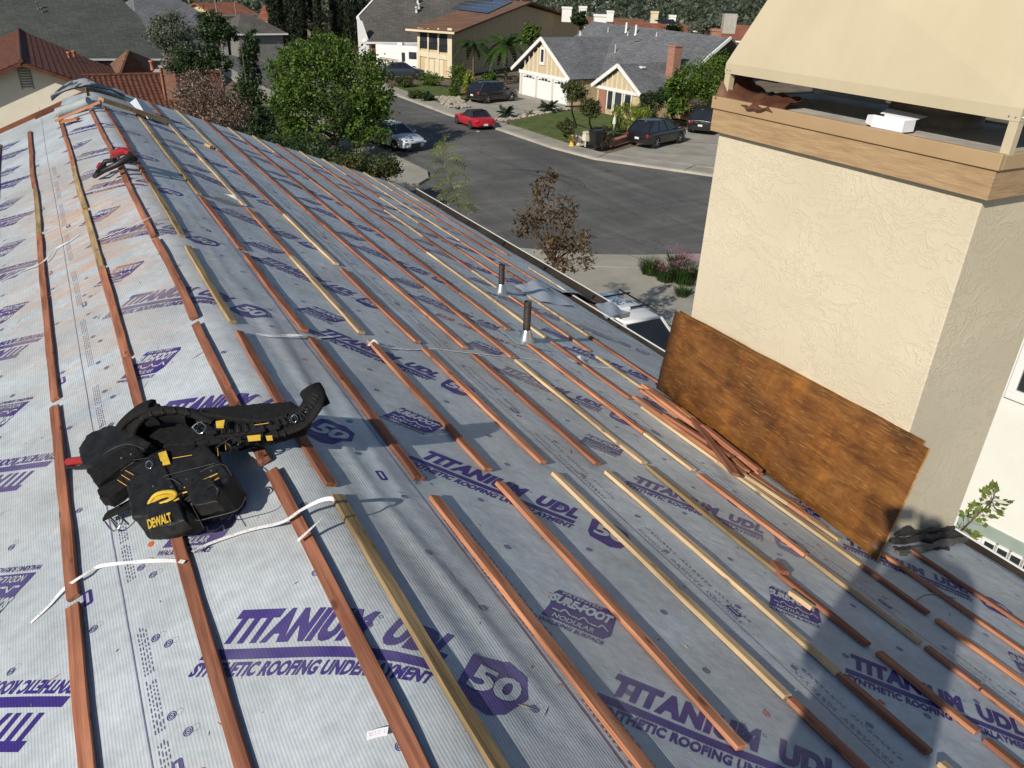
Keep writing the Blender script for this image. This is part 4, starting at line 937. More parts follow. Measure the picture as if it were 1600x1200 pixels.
J=[bp_(0,-.17,vz(.93)),bp_(0,-.11,vz(1.15)),bp_(.0,-.05,vz(1.38)),bp_(.02,0,vz(1.50)),bp_(.06,0,vz(1.60)),bp_(.06,0,vz(1.72)),
 bp_(0,-.24,vz(1.41)),bp_(.10,-.34,vz(1.12)),bp_(.29,-.10,vz(1.44)),
 bp_(0,.19,vz(1.41)),bp_(.10,.24,vz(1.12)),bp_(.29,.11,vz(1.44)),
 bp_(0,-.30,vz(.86)),bp_(.05,-.37,vz(.47)),bp_(.0,-.42,vz(.09)),bp_(.15,-.43,vz(.04)),
 bp_(0,-.05,vz(.86)),bp_(.05,-.03,vz(.47)),bp_(.0,-.02,vz(.09)),bp_(.15,-.01,vz(.04))]
Eg=[(0,1),(1,2),(2,3),(3,4),(4,5),(2,6),(6,7),(7,8),(2,9),(9,10),(10,11),(0,12),(12,13),(13,14),(14,15),(0,16),(16,17),(17,18),(18,19)]
Rr=[(.22,.14),(.22,.14),(.19,.12),.055,(.082,.095),(.08,.09),.065,.05,.032,.065,.05,.032,.095,.065,.05,.045,.095,.065,.05,.045]
per=skinmesh('person',J,Eg,Rr,SHIRT); tag(per,'person standing on the roof behind the viewpoint, holding up a phone, shadow on the slope','person')
for s_ in (-1,1):
    tip=bp_(.29,.10*s_,vz(1.44)); V=[tip,tip+hf*.03+Vector((0,0,.06))-hs_*.02*s_]; E_=[(0,1)]; R2=[.028,.03]
    for q in range(4):
        a0=len(V); base_=V[1]+hs_*(.02-.013*q)*s_; V+=[base_+Vector((0,0,.035)),base_+Vector((0,0,.062))-hs_*.015*s_,base_+Vector((0,0,.075))-hs_*.03*s_]; E_+=[(1,a0),(a0,a0+1),(a0+1,a0+2)]; R2+=[.009,.0085,.008]
    a0=len(V); V+=[V[0]-hs_*.035*s_+Vector((0,0,.03)),V[0]-hs_*.05*s_+Vector((0,0,.055))]; E_+=[(0,a0),(a0,a0+1)]; R2+=[.011,.009]
    skinmesh('hand',V,E_,R2,SKIN,per,1)
b=MB(); pc=CAM-FW*.05-Vector((0,0,.02)); b.box(pc,.165,.078,.011,(CR,CU,FW)); b.build('phone',BLACK,label='black phone held up by the person',cat='phone')
# ============================================================ GROUND
Z0=GZ
def mat_asph():
    m,t,bs=nt('asphalt'); L=t.links.new; tc=N(t,'ShaderNodeTexCoord')
    def ns(sc,st,det=7.,rot=0.,dis=0.):
        mp=N(t,'ShaderNodeMapping'); mp.inputs['Scale'].default_value=st; mp.inputs['Rotation'].default_value=(0,0,rot); L(tc.outputs['Object'],mp.inputs[0]); n=N(t,'ShaderNodeTexNoise',i_Scale=sc,i_Detail=det,i_Roughness=.6,i_Distortion=dis); L(mp.outputs[0],n.inputs['Vector']); return n
    a=ns(.16,(1,1,1)); r=ramp(t,[(.3,(.082,.080,.076)),(.7,(.130,.127,.119))]); L(a.outputs[0],r.inputs[0]); out=r.outputs[0]
    for n,stops in ((ns(.5,(1,.12,1),6.,.5,1.2),[(.4,c3(.82)),(.62,c3(1.18))]),(ns(.45,(.15,1,1),5.,.9,1.5),[(.45,c3(.88)),(.7,c3(1.25))]),(ns(22.,(1,1,1)),[(.3,c3(.8)),(.7,c3(1.2))])):
        q=ramp(t,stops); L(n.outputs[0],q.inputs[0]); mx=N(t,'ShaderNodeMix',data_type='RGBA',blend_type='MULTIPLY'); mx.inputs[0].default_value=1.; L(out,mx.inputs[6]); L(q.outputs[0],mx.inputs[7]); out=mx.outputs[2]
    v=N(t,'ShaderNodeTexVoronoi',i_Scale=.16,feature='DISTANCE_TO_EDGE'); w=ns(.8,(1,1,1),4.); vm=N(t,'ShaderNodeVectorMath',operation='MULTIPLY_ADD'); L(w.outputs[1],vm.inputs[0]); vm.inputs[1].default_value=(2.2,2.2,0); L(tc.outputs['Object'],vm.inputs[2]); L(vm.outputs[0],v.inputs['Vector'])
    q=ramp(t,[(.0,c3(.5)),(.006,c3(1.))]); L(v.outputs[0],q.inputs[0]); mx=N(t,'ShaderNodeMix',data_type='RGBA',blend_type='MULTIPLY'); mx.inputs[0].default_value=.8; L(out,mx.inputs[6]); L(q.outputs[0],mx.inputs[7]); out=mx.outputs[2]
    L(out,bs.inputs['Base Color']); bs.inputs['Roughness'].default_value=.9; n=ns(40.,(1,1,1)); bp=N(t,'ShaderNodeBump',i_Strength=.4,i_Distance=.01); L(n.outputs[0],bp.inputs['Height']); L(bp.outputs[0],bs.inputs['Normal']); return m
ASPH=mat_asph()
CONCR=pm('concrete_paving',(.27,.25,.21),(.37,.345,.29),rough=.9,scale=.6,detail=8,bump=.15,bscale=20)
LAWN=pm('lawn_grass',(.055,.085,.018),(.11,.14,.03),rough=.95,scale=1.4,detail=9,bump=.8,bscale=25,dist=.05)
SOIL=pm('dry_soil',(.10,.075,.05),(.19,.15,.10),rough=.95,scale=.8,detail=9,bump=.5,bscale=10,dist=.05)
def flat(name,pts,z,mat,thick=None,kind='structure'):
    P=[Vector((x,y,z)) for x,y in pts]; b=MB(); b.prism(P,(0,0,1),thick or .05); o=b.build(name,mat,kind=kind); return o
b=MB(); b.add([(-1500,-300,Z0-.12),(1500,-300,Z0-.12),(1500,2500,Z0-.12),(-1500,2500,Z0-.12)],[(0,1,2,3)]); b.build('ground',SOIL,kind='structure')
flat('road',[(26.9,150),(26.6,57.8),(27.3,50.7),(27.5,43.9),(28.2,40),(30.2,36.8),(32.1,33.8),(36,30),(44,26),(70,22),(70,14),(40,17),(28,20.5),(22.5,22.5),(19.2,23.7),(17.5,24.5),(15,26.5),(13.5,30),(13,34),(13.5,36.8),(14.5,37.8),(15.6,37.9),(16.6,38.9),(17.2,40.4),(17.0,46),(16.9,150)],Z0,ASPH,.08)
far=[(26.9,150),(26.6,57.8),(27.3,50.7),(27.5,43.9),(28.2,40),(30.2,36.8),(32.1,33.8),(36,30),(44,26),(70,22)]
def offs(p,d):
    out=[]
    for i,(x,y) in enumerate(p):
        a=Vector(p[max(i-1,0)]); c=Vector(p[min(i+1,len(p)-1)]); t=(c-a).normalized(); out.append((x-t.y*d,y+t.x*d))
    return out
flat('kerb',far+offs(far,.35)[::-1],Z0+.13,pm('kerb_concrete',(.36,.33,.27),(.46,.43,.36),scale=.8,detail=7),.2)
flat('pavement',offs(far,.352)+offs(far,1.75)[::-1],Z0+.11,CONCR,.2)
flat('driveway',[(28.2,59.2),(28.9,54.6),(37.6,58.4),(38.6,58.9),(38.0,66.6),(33,66)],Z0+.10,CONCR,.2)
flat('driveway',[(29.9,40.9),(32.0,37.4),(34.2,34.6),(37,32),(50,36),(46,48),(36,43.5)],Z0+.10,CONCR,.2)
flat('lawn',[(29.4,53.0),(36.6,56.6),(39,55),(39.5,49),(33.5,45),(29.3,45.2)],Z0+.12,LAWN,.2)
flat('lawn',[(28.6,75),(28.4,62),(33,66),(33,75)],Z0+.12,LAWN,.2)
flat('pavement',[(17.5,24.5),(19.2,23.7),(22.5,22.5),(28,20.5),(27.5,18.5),(21.8,20.6),(18.6,22.2),(16.5,23.4),(14,26),(12.6,30),(12,34),(12.6,37.4),(14,38.3),(13.5,36.8),(13,34),(13.5,30),(15,26.5)],Z0+.12,CONCR,.2)
flat('driveway',[(16.5,23.35),(18.6,22.15),(19.6,19.0),(19.2,6),(4.5,6),(5.4,19),(9,24),(12.5,29.8),(13.9,25.9)],Z0+.11,CONCR,.2)
flat('garden_bed',[(18.7,22.05),(21.7,20.5),(27,18.5),(26,12),(19.4,12),(19.7,19.0)],Z0+.13,SOIL,.2)
flat('pavement',[(17.0,46),(17.2,40.4),(16.6,38.9),(15.6,37.9),(14.5,37.8),(13.0,37.6),(11,36),(10,40),(14.8,43.5),(15.5,60),(15.6,150),(16.9,150)],Z0+.125,CONCR,.2)
flat('lawn',[(14.7,43.6),(9.9,40.1),(2,40),(0,60),(15.3,60)],Z0+.1,pm('dark_ground_cover',(.03,.045,.015),(.07,.08,.03),scale=2),.2)  # ground cover in a darker green than the other lawns
# expansion joints in the paving, tyre marks on the road
b=MB()
J=pm('joint_line',(.10,.09,.08),(.14,.13,.11),scale=3)
for a,c in (((29.9,41),(28.3,39.9)),((33.0,36.2),(31.2,35.2)),((33,40.2),(40,35.0)),((36,43.4),(44,37.4)),((29.4,50),(27.7,50)),((29.2,47),(27.4,47)),((29.3,53),(27.2,53)),((19.2,22.0),(18.7,23.9)),((18.6,15.8),(13,19.0)),((33.6,57),(31.5,65.2))):
    b.beam((a[0],a[1],Z0+.131),(c[0],c[1],Z0+.131),.03,.006)
b.build('paving_joints',J,kind='structure')
b=MB()
for (cx,cy,r,a0,a1) in ((20.6,36.2,3.4,-.5,1.3),(20.6,36.2,3.6,-.6,1.3),(20.4,35.8,2.9,-.3,1.1),(22,33,5.5,1.4,2.3)):
    pts=[(cx+r*math.cos(a0+(a1-a0)*i/20),cy+r*math.sin(a0+(a1-a0)*i/20)) for i in range(21)]
    for p,q in zip(pts,pts[1:]): b.add([(p[0],p[1],Z0+.004),(q[0],q[1],Z0+.004),(q[0]+.09,q[1]+.05,Z0+.004),(p[0]+.09,p[1]+.05,Z0+.004)],[(0,1,2,3)])
b.build('tyre_marks',pm('tyre_rubber_mark',(.038,.038,.037),(.05,.05,.05),scale=2),kind='structure')
# ============================================================ FOLIAGE
def mat_leaf(name,a,b_,c,rough=.55,trans=.25):
    m,t,bs=nt(name); L=t.links.new; at=N(t,'ShaderNodeAttribute',attribute_name='rnd'); tc=N(t,'ShaderNodeTexCoord')
    n=N(t,'ShaderNodeTexNoise',i_Scale=1.2,i_Detail=2.); L(tc.outputs['Object'],n.inputs['Vector'])
    ad=N(t,'ShaderNodeMath',operation='MULTIPLY_ADD'); L(n.outputs[0],ad.inputs[0]); ad.inputs[1].default_value=.5; mu=N(t,'ShaderNodeMath',operation='MULTIPLY_ADD'); L(at.outputs['Fac'],mu.inputs[0]); mu.inputs[1].default_value=.7; mu.inputs[2].default_value=-.1; L(mu.outputs[0],ad.inputs[2])
    r=ramp(t,[(.1,a),(.5,b_),(.9,c)]); L(ad.outputs[0],r.inputs[0]); L(r.outputs[0],bs.inputs['Base Color']); bs.inputs['Roughness'].default_value=rough; bs.inputs['Specular IOR Level'].default_value=.35
    tr=N(t,'ShaderNodeBsdfTranslucent'); L(r.outputs[0],tr.inputs['Color']); mx=N(t,'ShaderNodeMixShader'); mx.inputs[0].default_value=trans; L(bs.outputs[0],mx.inputs[1]); L(tr.outputs[0],mx.inputs[2])
    out=[q for q in t.nodes if q.type=='OUTPUT_MATERIAL'][0]; L(mx.outputs[0],out.inputs[0]); return m
LG=mat_leaf('bright_green_leaf',(.026,.058,.010),(.072,.135,.018),(.165,.25,.035))
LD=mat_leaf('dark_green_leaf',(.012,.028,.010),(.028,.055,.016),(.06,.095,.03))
LS=mat_leaf('grey_green_leaf',(.06,.075,.05),(.12,.14,.10),(.22,.24,.18))
LP_=mat_leaf('pinkish_blossom_leaf',(.05,.045,.025),(.16,.11,.08),(.45,.34,.29))
LY=mat_leaf('yellow_green_leaf',(.09,.13,.015),(.2,.26,.03),(.36,.38,.07))
LB=mat_leaf('bronze_leaf',(.04,.045,.02),(.10,.06,.03),(.19,.12,.06))
LC=mat_leaf('cypress_leaf',(.008,.016,.009),(.018,.03,.014),(.04,.055,.025),trans=.1)
LK=mat_leaf('olive_hedge_leaf',(.03,.04,.014),(.07,.085,.025),(.14,.15,.05))
BARK=pm('bark',(.06,.045,.03),(.13,.10,.07),rough=.9,scale=9,stretch=(1,1,.3),bump=.6,bscale=30)
def leafcloud(name,clumps,n,size,mat,parent=None,org=(0,0,0),sub=26,sig=.16,seed=0,aspect=.5,droop=0.,**kw):
    rs=np.random.RandomState(seed+n); org=np.array(org,float); P=[]
    vol=np.array([c[1][0]*c[1][1]*c[1][2] for c in clumps])**.67; vol/=vol.sum()
    for (c,r),w in zip(clumps,vol):
        c=np.array(c,float); r=np.array(r,float); k=max(3,int(n*w)); m_=max(4,int(sub*(.5+w*len(clumps)/2)))
        d=rs.normal(size=(m_,3)); d/=np.linalg.norm(d,axis=1)[:,None]; rad=rs.uniform(.55,1.0,(m_,1)); rad[::5]*=.6
        sc=d*rad; pick=rs.randint(0,m_,k)
        q=sc[pick]+rs.normal(size=(k,3))*sig*rs.uniform(.5,1.4,(m_,1))[pick]
        P.append(c+q*r)
    P=np.concatenate(P); n=len(P)
    nr=rs.normal(size=(n,3))*.8; nr[:,2]+=.7; nr/=np.linalg.norm(nr,axis=1)[:,None]
    t=rs.normal(size=(n,3)); t[:,2]-=droop*2; t-=nr*(t*nr).sum(1)[:,None]; t/=np.linalg.norm(t,axis=1)[:,None]; bt=np.cross(nr,t)
    s=size*rs.uniform(.6,1.35,(n,1)); w=s*aspect
    V=np.stack([P-t*s*.5,P+bt*w*.5-nr*s*.05,P+t*s*.5,P-bt*w*.5-nr*s*.05],1).reshape(-1,3)-org
    me=bpy.data.meshes.new(name); me.vertices.add(4*n); me.vertices.foreach_set('co',V.ravel().astype(np.float32)); me.loops.add(4*n); me.loops.foreach_set('vertex_index',np.arange(4*n,dtype=np.int32)); me.polygons.add(n); me.polygons.foreach_set('loop_start',np.arange(0,4*n,4,dtype=np.int32)); me.polygons.foreach_set('loop_total',np.full(n,4,dtype=np.int32)); me.update()
    at=me.attributes.new('rnd','FLOAT','FACE'); at.data.foreach_set('value',rs.uniform(0,1,n).astype(np.float32)); me.materials.append(mat); me.validate()
    o=bpy.data.objects.new(name,me); col.objects.link(o); o.location=org
    if parent is not None: o.parent=parent; o.matrix_parent_inverse=parent_world(parent).inverted()
    return tag(o,**kw)
def px_clumps(D,lst):
    "lst: (px,py,rx_px,ry_px,depth_factor) at forward distance D"
    out=[]
    for x,y,rx,ry,*k in lst:
        dd=k[1] if len(k)>1 else 0; c=atD(x,y,D+dd); s=(D+dd)/FPX; out.append((c,(rx*s,rx*s*(k[0] if k else 1.),ry*s)))
    return out
def Dg(x,y): return (G(x,y)-CAM).dot(FW)
def tree(name,label,cat,D,lst,n,size,mat,group=None,seed=0,base=None,trunk_r=.12,sub=26,sig=.16,limbs=5,aspect=.5,droop=0.,nm='crown'):
    cl=px_clumps(D,lst); c0=sum((Vector(c) for c,r in cl),Vector())/len(cl); B=Vector(base) if base else Vector((c0.x,c0.y,Z0))
    e=empty(name,B,label,cat,group); leafcloud(nm,cl,n,size,mat,e,org=B,sub=sub,sig=sig,seed=seed,aspect=aspect,droop=droop)
    b=MB(); zt=min(c[2]-r[2]*.4 for c,r in cl); f=Vector((c0.x,c0.y,zt)); rnd=random.Random(seed)
    H=(f-B).length
    if H>.2:
        b.tube([B,B.lerp(f,.5)+Vector((rnd.uniform(-.05,.05)*H,rnd.uniform(-.05,.05)*H,0)),f],[trunk_r*1.2,trunk_r,trunk_r*.75],9)
    for i in range(limbs):
        c,r=cl[i%len(cl)]; tip=Vector(c)+Vector((rnd.uniform(-.7,.7)*r[0],rnd.uniform(-.7,.7)*r[1],rnd.uniform(-.2,.8)*r[2]))
        b.tube([f,f.lerp(tip,.5)+Vector((0,0,rnd.uniform(-.1,.15)*r[2])),tip],[trunk_r*.7,trunk_r*.4,trunk_r*.12],6)
    b.build('trunk',BARK,e,org=B); return e
tree('broadleaf_tree','large bright green broadleaf tree beyond the roof slope, beside the parked white sedan','tree',46,[(515,140,82,70,1),(455,170,40,50,1,-1),(575,160,42,55,1),(500,90,60,42,1),(470,215,45,22,1,-1),(560,205,45,24,1,-1),(445,110,30,35,1),(585,110,24,30,1),(590,170,18,26,1)],30000,.2,LG,seed=1,trunk_r=.22,sub=60,sig=.13,base=(G(520,262).x,G(520,262).y,Z0))
tree('conifer_tree','narrow dark conifer between the blossom tree and the big broadleaf tree','tree',38,[(390,105,18,45,1),(388,160,24,40,1),(395,70,12,22,1),(365,185,24,35,1),(405,200,26,30,1)],11000,.17,LD,seed=2,sub=50,sig=.14,droop=.3)
tree('blossom_tree','pinkish grey blossoming tree behind the far roof edge, next to the brick chimney','tree',26,[(318,150,42,36,1),(290,175,28,28,1),(350,185,38,28,1),(300,125,22,20,1),(375,165,18,24,1),(335,205,40,22,1)],12000,.075,LP_,seed=3,sub=50,sig=.17,trunk_r=.08)
tree('olive_tree','grey-green rounded tree below the dark shingle roof, left of the two poles','tree',52,[(268,55,36,34,1),(250,45,20,20,1),(290,80,22,28,1)],11000,.17,LS,seed=4,sub=46)
tree('umbrella_tree','dark flat-topped tree with pale branching stems behind the light pole','tree',58,[(335,42,30,20,1),(320,50,18,15,1),(355,55,18,14,1)],7000,.19,LD,seed=5,sub=40,limbs=9)
tree('dark_shrub','dark bushy shrub under the grey-green tree','shrub',45,[(290,100,28,22,1),(325,90,22,20,1),(345,100,16,16,1)],8000,.17,LD,seed=6,group=None)
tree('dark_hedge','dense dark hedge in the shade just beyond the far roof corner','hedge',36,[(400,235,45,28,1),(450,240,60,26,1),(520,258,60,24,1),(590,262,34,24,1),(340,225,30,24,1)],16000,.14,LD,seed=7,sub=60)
tree('low_hedge','low dark olive hedge behind the roof edge, left of the kerb island','hedge',34,[(578,262,30,22,1),(612,262,12,18,1),(545,252,26,14,1)],6000,.12,LK,seed=8)
SAPB=atD(705,330,17.5)
def feather_sapling(name,label,D,stem,ends,mat,seed):
    rnd=random.Random(seed); P=[atD(x,y,D) for x,y in stem]; B=Vector((P[0].x,P[0].y,Z0)); e=empty(name,B,label,'sapling'); b=MB(); b.tube([B]+P,[.035]+[.02-.014*i/len(P) for i in range(len(P))],6); f=MB()
    for k,(sx,sy,ex_,ey_) in enumerate(ends):
        a=atD(sx,sy,D); c=atD(ex_,ey_,D+rnd.uniform(-.6,.4)); L=(c-a).length; pts=[a.lerp(c,u)+Vector((0,0,.22*L*math.sin(math.pi*u))) for u in [i/9 for i in range(10)]]; b.tube(pts,.006,4)
        for i in range(1,10):
            d=(pts[i]-pts[i-1]).normalized()
            for sg in (-1,1):
                for q in (0,):
                    o=pts[i-1].lerp(pts[i],q+.25); sd=(CR*(-d.dot(CU))+CU*d.dot(CR)).normalized()*sg; l=rnd.uniform(.07,.12); t=(sd*.8+d*.55-Vector((0,0,.25))-FW*rnd.uniform(-.3,.5)).normalized()*l; w_=d*(l*.2)
                    f.add([o,o+t*.5+w_,o+t,o+t*.5-w_],[(0,1,2,3)])
    b.build('stem',BARK,e,org=B); f.build('leaves',mat,e,org=B)
feather_sapling('sapling','yellow-green feathery sapling in front of the tree shadow on the road',17.5,[(722,345),(712,310),(700,275),(692,245),(690,228)],
 [(690,228,698,215),(692,240,715,232),(690,245,672,240),(695,250,722,248),(693,255,668,262),(698,262,728,262),(697,268,672,280),(700,275,735,282),(702,283,678,298),(706,290,738,300),(707,296,684,315),(710,302,742,318),(712,308,690,332),(714,312,735,335),(716,325,745,330),(694,235,680,228),(704,280,718,272)],LY,3)
tree('crape_myrtle','bronze-leaved young tree rising behind the eave in the middle of the picture','tree',19,[(848,300,22,26,.9),(880,335,26,30,.9),(835,340,26,26,.9),(905,380,24,22,.9),(868,385,30,22,.9),(815,355,16,20,.9),(860,275,14,12,.9),(880,415,26,14,.9),(915,405,14,16,.9)],1900,.125,LB,seed=10,trunk_r=.04,sub=34,sig=.22,limbs=16,aspect=.42,droop=.3)
tree('balcony_bush','bushy green tree standing right in front of the tan upper storey','tree',74,[(825,55,10,18,1),(838,50,7,10,1)],1600,.3,LG,seed=11)
tree('round_bush','clipped round bright green bush before the arched house','shrub',Dg(673,136),[(673,124,21,12,.9)],5200,.12,LG,seed=12,sub=120,sig=.07)
for i,(x,y,rx,ry,mt,lb) in enumerate([(630,128,18,10,LK,'olive bush left of the clipped round bush'),(650,148,14,8,LK,'low brownish bush at the far kerb, left of the rockery'),(668,152,9,8,LD,'small dark bush between the low bush and the rocks'),(715,112,16,14,LG,'leafy shrub by the arched house garage corner'),(712,135,10,18,LG,'tall thin young shrub group before the arched house'),(732,130,10,18,LY,'feathery yellow-green young shrub left of the black vehicle'),(745,85,12,22,LS,'thin grey branching shrub at the side wall'),(765,120,15,10,LG,'drooping light green shrub behind the black vehicle')]):
    tree('garden_shrub',lb,'shrub',Dg(x,y+ry),[(x,y,rx,ry,.8)],1500,.2,mt,seed=20+i,group='shrubs in front of the arched house',trunk_r=.05)
tree('garden_tree','small round green street-side tree nearest the white garage','tree',52,[(900,143,18,18,.9),(888,135,10,12,.9)],4200,.14,LK,seed=31,trunk_r=.06,base=tuple(G(900,195)))
tree('garden_tree','second small round tree, in front of the striped gable','tree',51,[(920,165,17,14,.9),(926,175,16,10,.9)],3800,.14,LK,seed=32,trunk_r=.06,base=tuple(G(925,203)))
tree('bushy_hedge','tall glossy dark green bush beside the striped gable house, left of the chimney','tree',Dg(1090,200),[(1090,122,36,30,.9),(1065,135,24,20,.9),(1120,110,24,26,.9),(1110,145,28,18,.9)],13000,.17,LG,seed=33,sub=60)
tree('bushy_hedge','dark broad shrub between the palm-like plants and the tall glossy bush','shrub',Dg(1010,200),[(1020,155,22,20,.9),(1010,175,20,14,.9)],5000,.15,LD,seed=34)
tree('strelitzia','tall broad-leaved plants in front of the brick chimney','plant',Dg(1052,202),[(1050,140,14,24,.7),(1060,165,18,14,.7)],420,.75,LG,seed=35,aspect=.3,sub=18,limbs=6,trunk_r=.05)
tree('palm_shrub','drooping yellow-green palm shrubs above the dark vehicle','plant',Dg(985,214),[(975,172,22,10,.7),(1000,176,22,10,.7),(965,190,14,14,.7),(1000,195,24,12,.7)],1600,.42,LY,seed=36,aspect=.14,droop=1.2,sub=40)
tree('flowering_shrub','pale twiggy flowering shrub behind the second dark vehicle','shrub',Dg(1080,200),[(1085,165,18,10,.7),(1075,178,12,8,.7)],1800,.12,LP_,seed=37)
# topiary balls
e=empty('topiary_bush',G(882,213),'cluster of clipped ball shrubs on the lawn behind the hydrant','shrub')
for i,(x,y,r) in enumerate([(875,196,6),(886,191,7),(896,196,6),(884,204,7),(893,206,5)]):
    leafcloud('clipped_ball',px_clumps(50,[(x,y,r,r)]),700,.11,LK,e,org=G(882,213),sub=60,sig=.08,seed=40+i)
b=MB(); o_=G(882,213); [b.tube([o_,atD(x,y+4,50)],.05,6) for x,y in ((875,196),(886,191),(896,196))]; b.build('trunk',BARK,e,org=o_)
def fronds(name,label,cat,B,n,L,w,mat,rise=.8,seed=0,trunk=None,group=None,drop=.9):
    rnd=random.Random(seed); e=empty(name,B,label,cat,group); top=Vector(B)+Vector((0,0,trunk[0] if trunk else .05)); b=MB()
    for i in range(n):
        a=2*math.pi*i/n*2.4+rnd.uniform(-.2,.2); el=rnd.uniform(.15,1.)*rise; d=Vector((math.cos(a),math.sin(a),0)); pts=[]
        for k in range(7):
            u=k/6; pts.append(top+d*(L*u*(1-.25*el))+Vector((0,0,L*(el*u-drop*u*u*(.5+.5*(1-el))))))
        for k in range(6):
            s=d.cross(Vector((0,0,1))); 
            for sg in (-1,1):
                for j in range(2):
                    p=pts[k].lerp(pts[k+1],j/2); q=pts[k].lerp(pts[k+1],(j+.8)/2); ww=w*math.sin(math.pi*min(.95,(k+j/2+.6)/6.6))
                    b.add([p,q,q+s*sg*ww+d*ww*.6-Vector((0,0,ww*.5)),p+s*sg*ww*.8+d*ww*.4-Vector((0,0,ww*.45))],[(0,1,2,3)])
    b.build('fronds',mat,e,org=B)
    if trunk:
        t=MB(); t.tube([Vector(B),Vector(B).lerp(top,.5)+Vector((.02,0,0)),top],[trunk[1]*1.15,trunk[1],trunk[1]],9); t.build('trunk',BARK,e,org=B)
fronds('sago_palm','large sago palm on the rock bed right in front of the garage doors','palm',G(856,175,.1),26,1.15,.2,LD,1.1,1,(.35,.12))
fronds('sago_palm','smaller sago palm on the rock bed just behind the red roadster','palm',G(790,184,.1),22,.95,.18,LD,1.1,2,(.3,.1))
fronds('yucca_plant','small spiky yellow-green plant between the two sago palms','plant',G(826,180,.1),20,.6,.06,LY,1.2,3)
for i,(x,yb,top,lb) in enumerate([(790,128,70,'queen palm with long drooping fronds in front of the tan side wall')]):
    B=G(x,yb+2); fronds('queen_palm',lb,'palm tree',B,22,3.0,.42,LG,.95,5,(3.6,.14),drop=1.15)
    B2=B+Vector((-2.2,3,0)); fronds('queen_palm','second queen palm left of the first, partly hidden by it','palm tree',B2,18,2.6,.38,LG,.9,6,(3.4,.13),drop=1.2)
# garden by the near pavement: grassy tufts and purple flowers
LF=mat_leaf('purple_flower',(.25,.06,.14),(.4,.12,.24),(.55,.22,.36))
def tuft(label,x,y,r,h,n,fl=0,seed=0):
    B=G(x,y,.1); rnd=random.Random(seed); b=MB(); e=empty('flowering_clump' if fl else 'grass_clump',B,label,'plant',None)
    for i in range(n):
        a=rnd.uniform(0,6.28); q=B+Vector((math.cos(a),math.sin(a),0))*rnd.uniform(0,r*.75); t=q+Vector((math.cos(a)*r*rnd.uniform(.1,1.),math.sin(a)*r*rnd.uniform(.1,1.),h*rnd.uniform(.35,1.1))); s=Vector((-math.sin(a),math.cos(a),0))*.012
        m_=q.lerp(t,.6)+Vector((0,0,h*.12)); b.add([q-s,q+s,m_+s*.8,m_-s*.8,t],[(0,1,2,3),(3,2,4)])
    b.build('leaves',LG,e,org=B)
    if fl: leafcloud('flowers',[(B+Vector((0,0,h*1.05)),(r*1.35,r*1.35,h*.4))],fl,.045,LF,e,org=B,sub=20,seed=seed,kind='stuff')
tuft('round grass tuft nearest the pavement, left of the purple flowers',1016,428,.45,.62,420,0,1)
tuft('purple-flowered clump right of the grass tuft',1040,438,.5,.6,420,320,2)
tuft('tallest purple-flowered clump against the chimney edge',1070,442,.6,.75,520,500,3)
tuft('small purple-flowered clump behind the others',1058,418,.45,.6,300,380,4)
tuft('low grass tuft below the purple clumps, beside the stones',1066,462,.35,.35,200,0,5)
ROCK=pm('pale_stone',(.3,.26,.2),(.55,.5,.42),rough=.9,scale=5,bump=.5,bscale=20,rnd=.2)
def rocks(name,label,region,n,smin,smax,seed):
    rnd=random.Random(seed); b=MB()
    for i in range(n):
        x,y=region(rnd); c=Vector((x,y,Z0+.14)); s=rnd.uniform(smin,smax)
        vs=[c+Vector((math.cos(a)*s*rnd.uniform(.7,1.2),math.sin(a)*s*rnd.uniform(.7,1.2),z*s*rnd.uniform(.7,1.1))) for z in (0,.55) for a in [k*1.2566+i for k in range(5)]]; vs.append(c+Vector((0,0,s*.85)))
        b.add(vs,[(j,(j+1)%5,5+(j+1)%5,5+j) for j in range(5)]+[(5+j,5+(j+1)%5,10) for j in range(5)])
    b.build(name,ROCK,kind='stuff',label=label,cat='stones')
def seg(a,b_,w): return lambda r:(lambda t,o:(a[0]+(b_[0]-a[0])*t-(b_[1]-a[1])*o,a[1]+(b_[1]-a[1])*t+(b_[0]-a[0])*o))(r.random(),r.uniform(-w,w)/math.hypot(b_[0]-a[0],b_[1]-a[1]))
flat('gravel_bed',[(28.3,54.2),(29.3,53.0),(37.4,56.8),(37.5,58.3)],Z0+.115,SOIL,.2)
rocks('loose_stones','pale loose stones covering the bed beside the driveway with the sago palms',seg((28.8,53.7),(37.6,57.6),.55),420,.05,.13,1)
rocks('loose_stones','pale rockery stones at the kerb left of the black vehicle',seg((28.6,60.2),(30.4,66),1.0),260,.08,.2,2)
rocks('loose_stones','stones edging the purple flower bed near the pavement',seg((18.9,21.2),(20.6,17.5),.35),120,.05,.13,3)
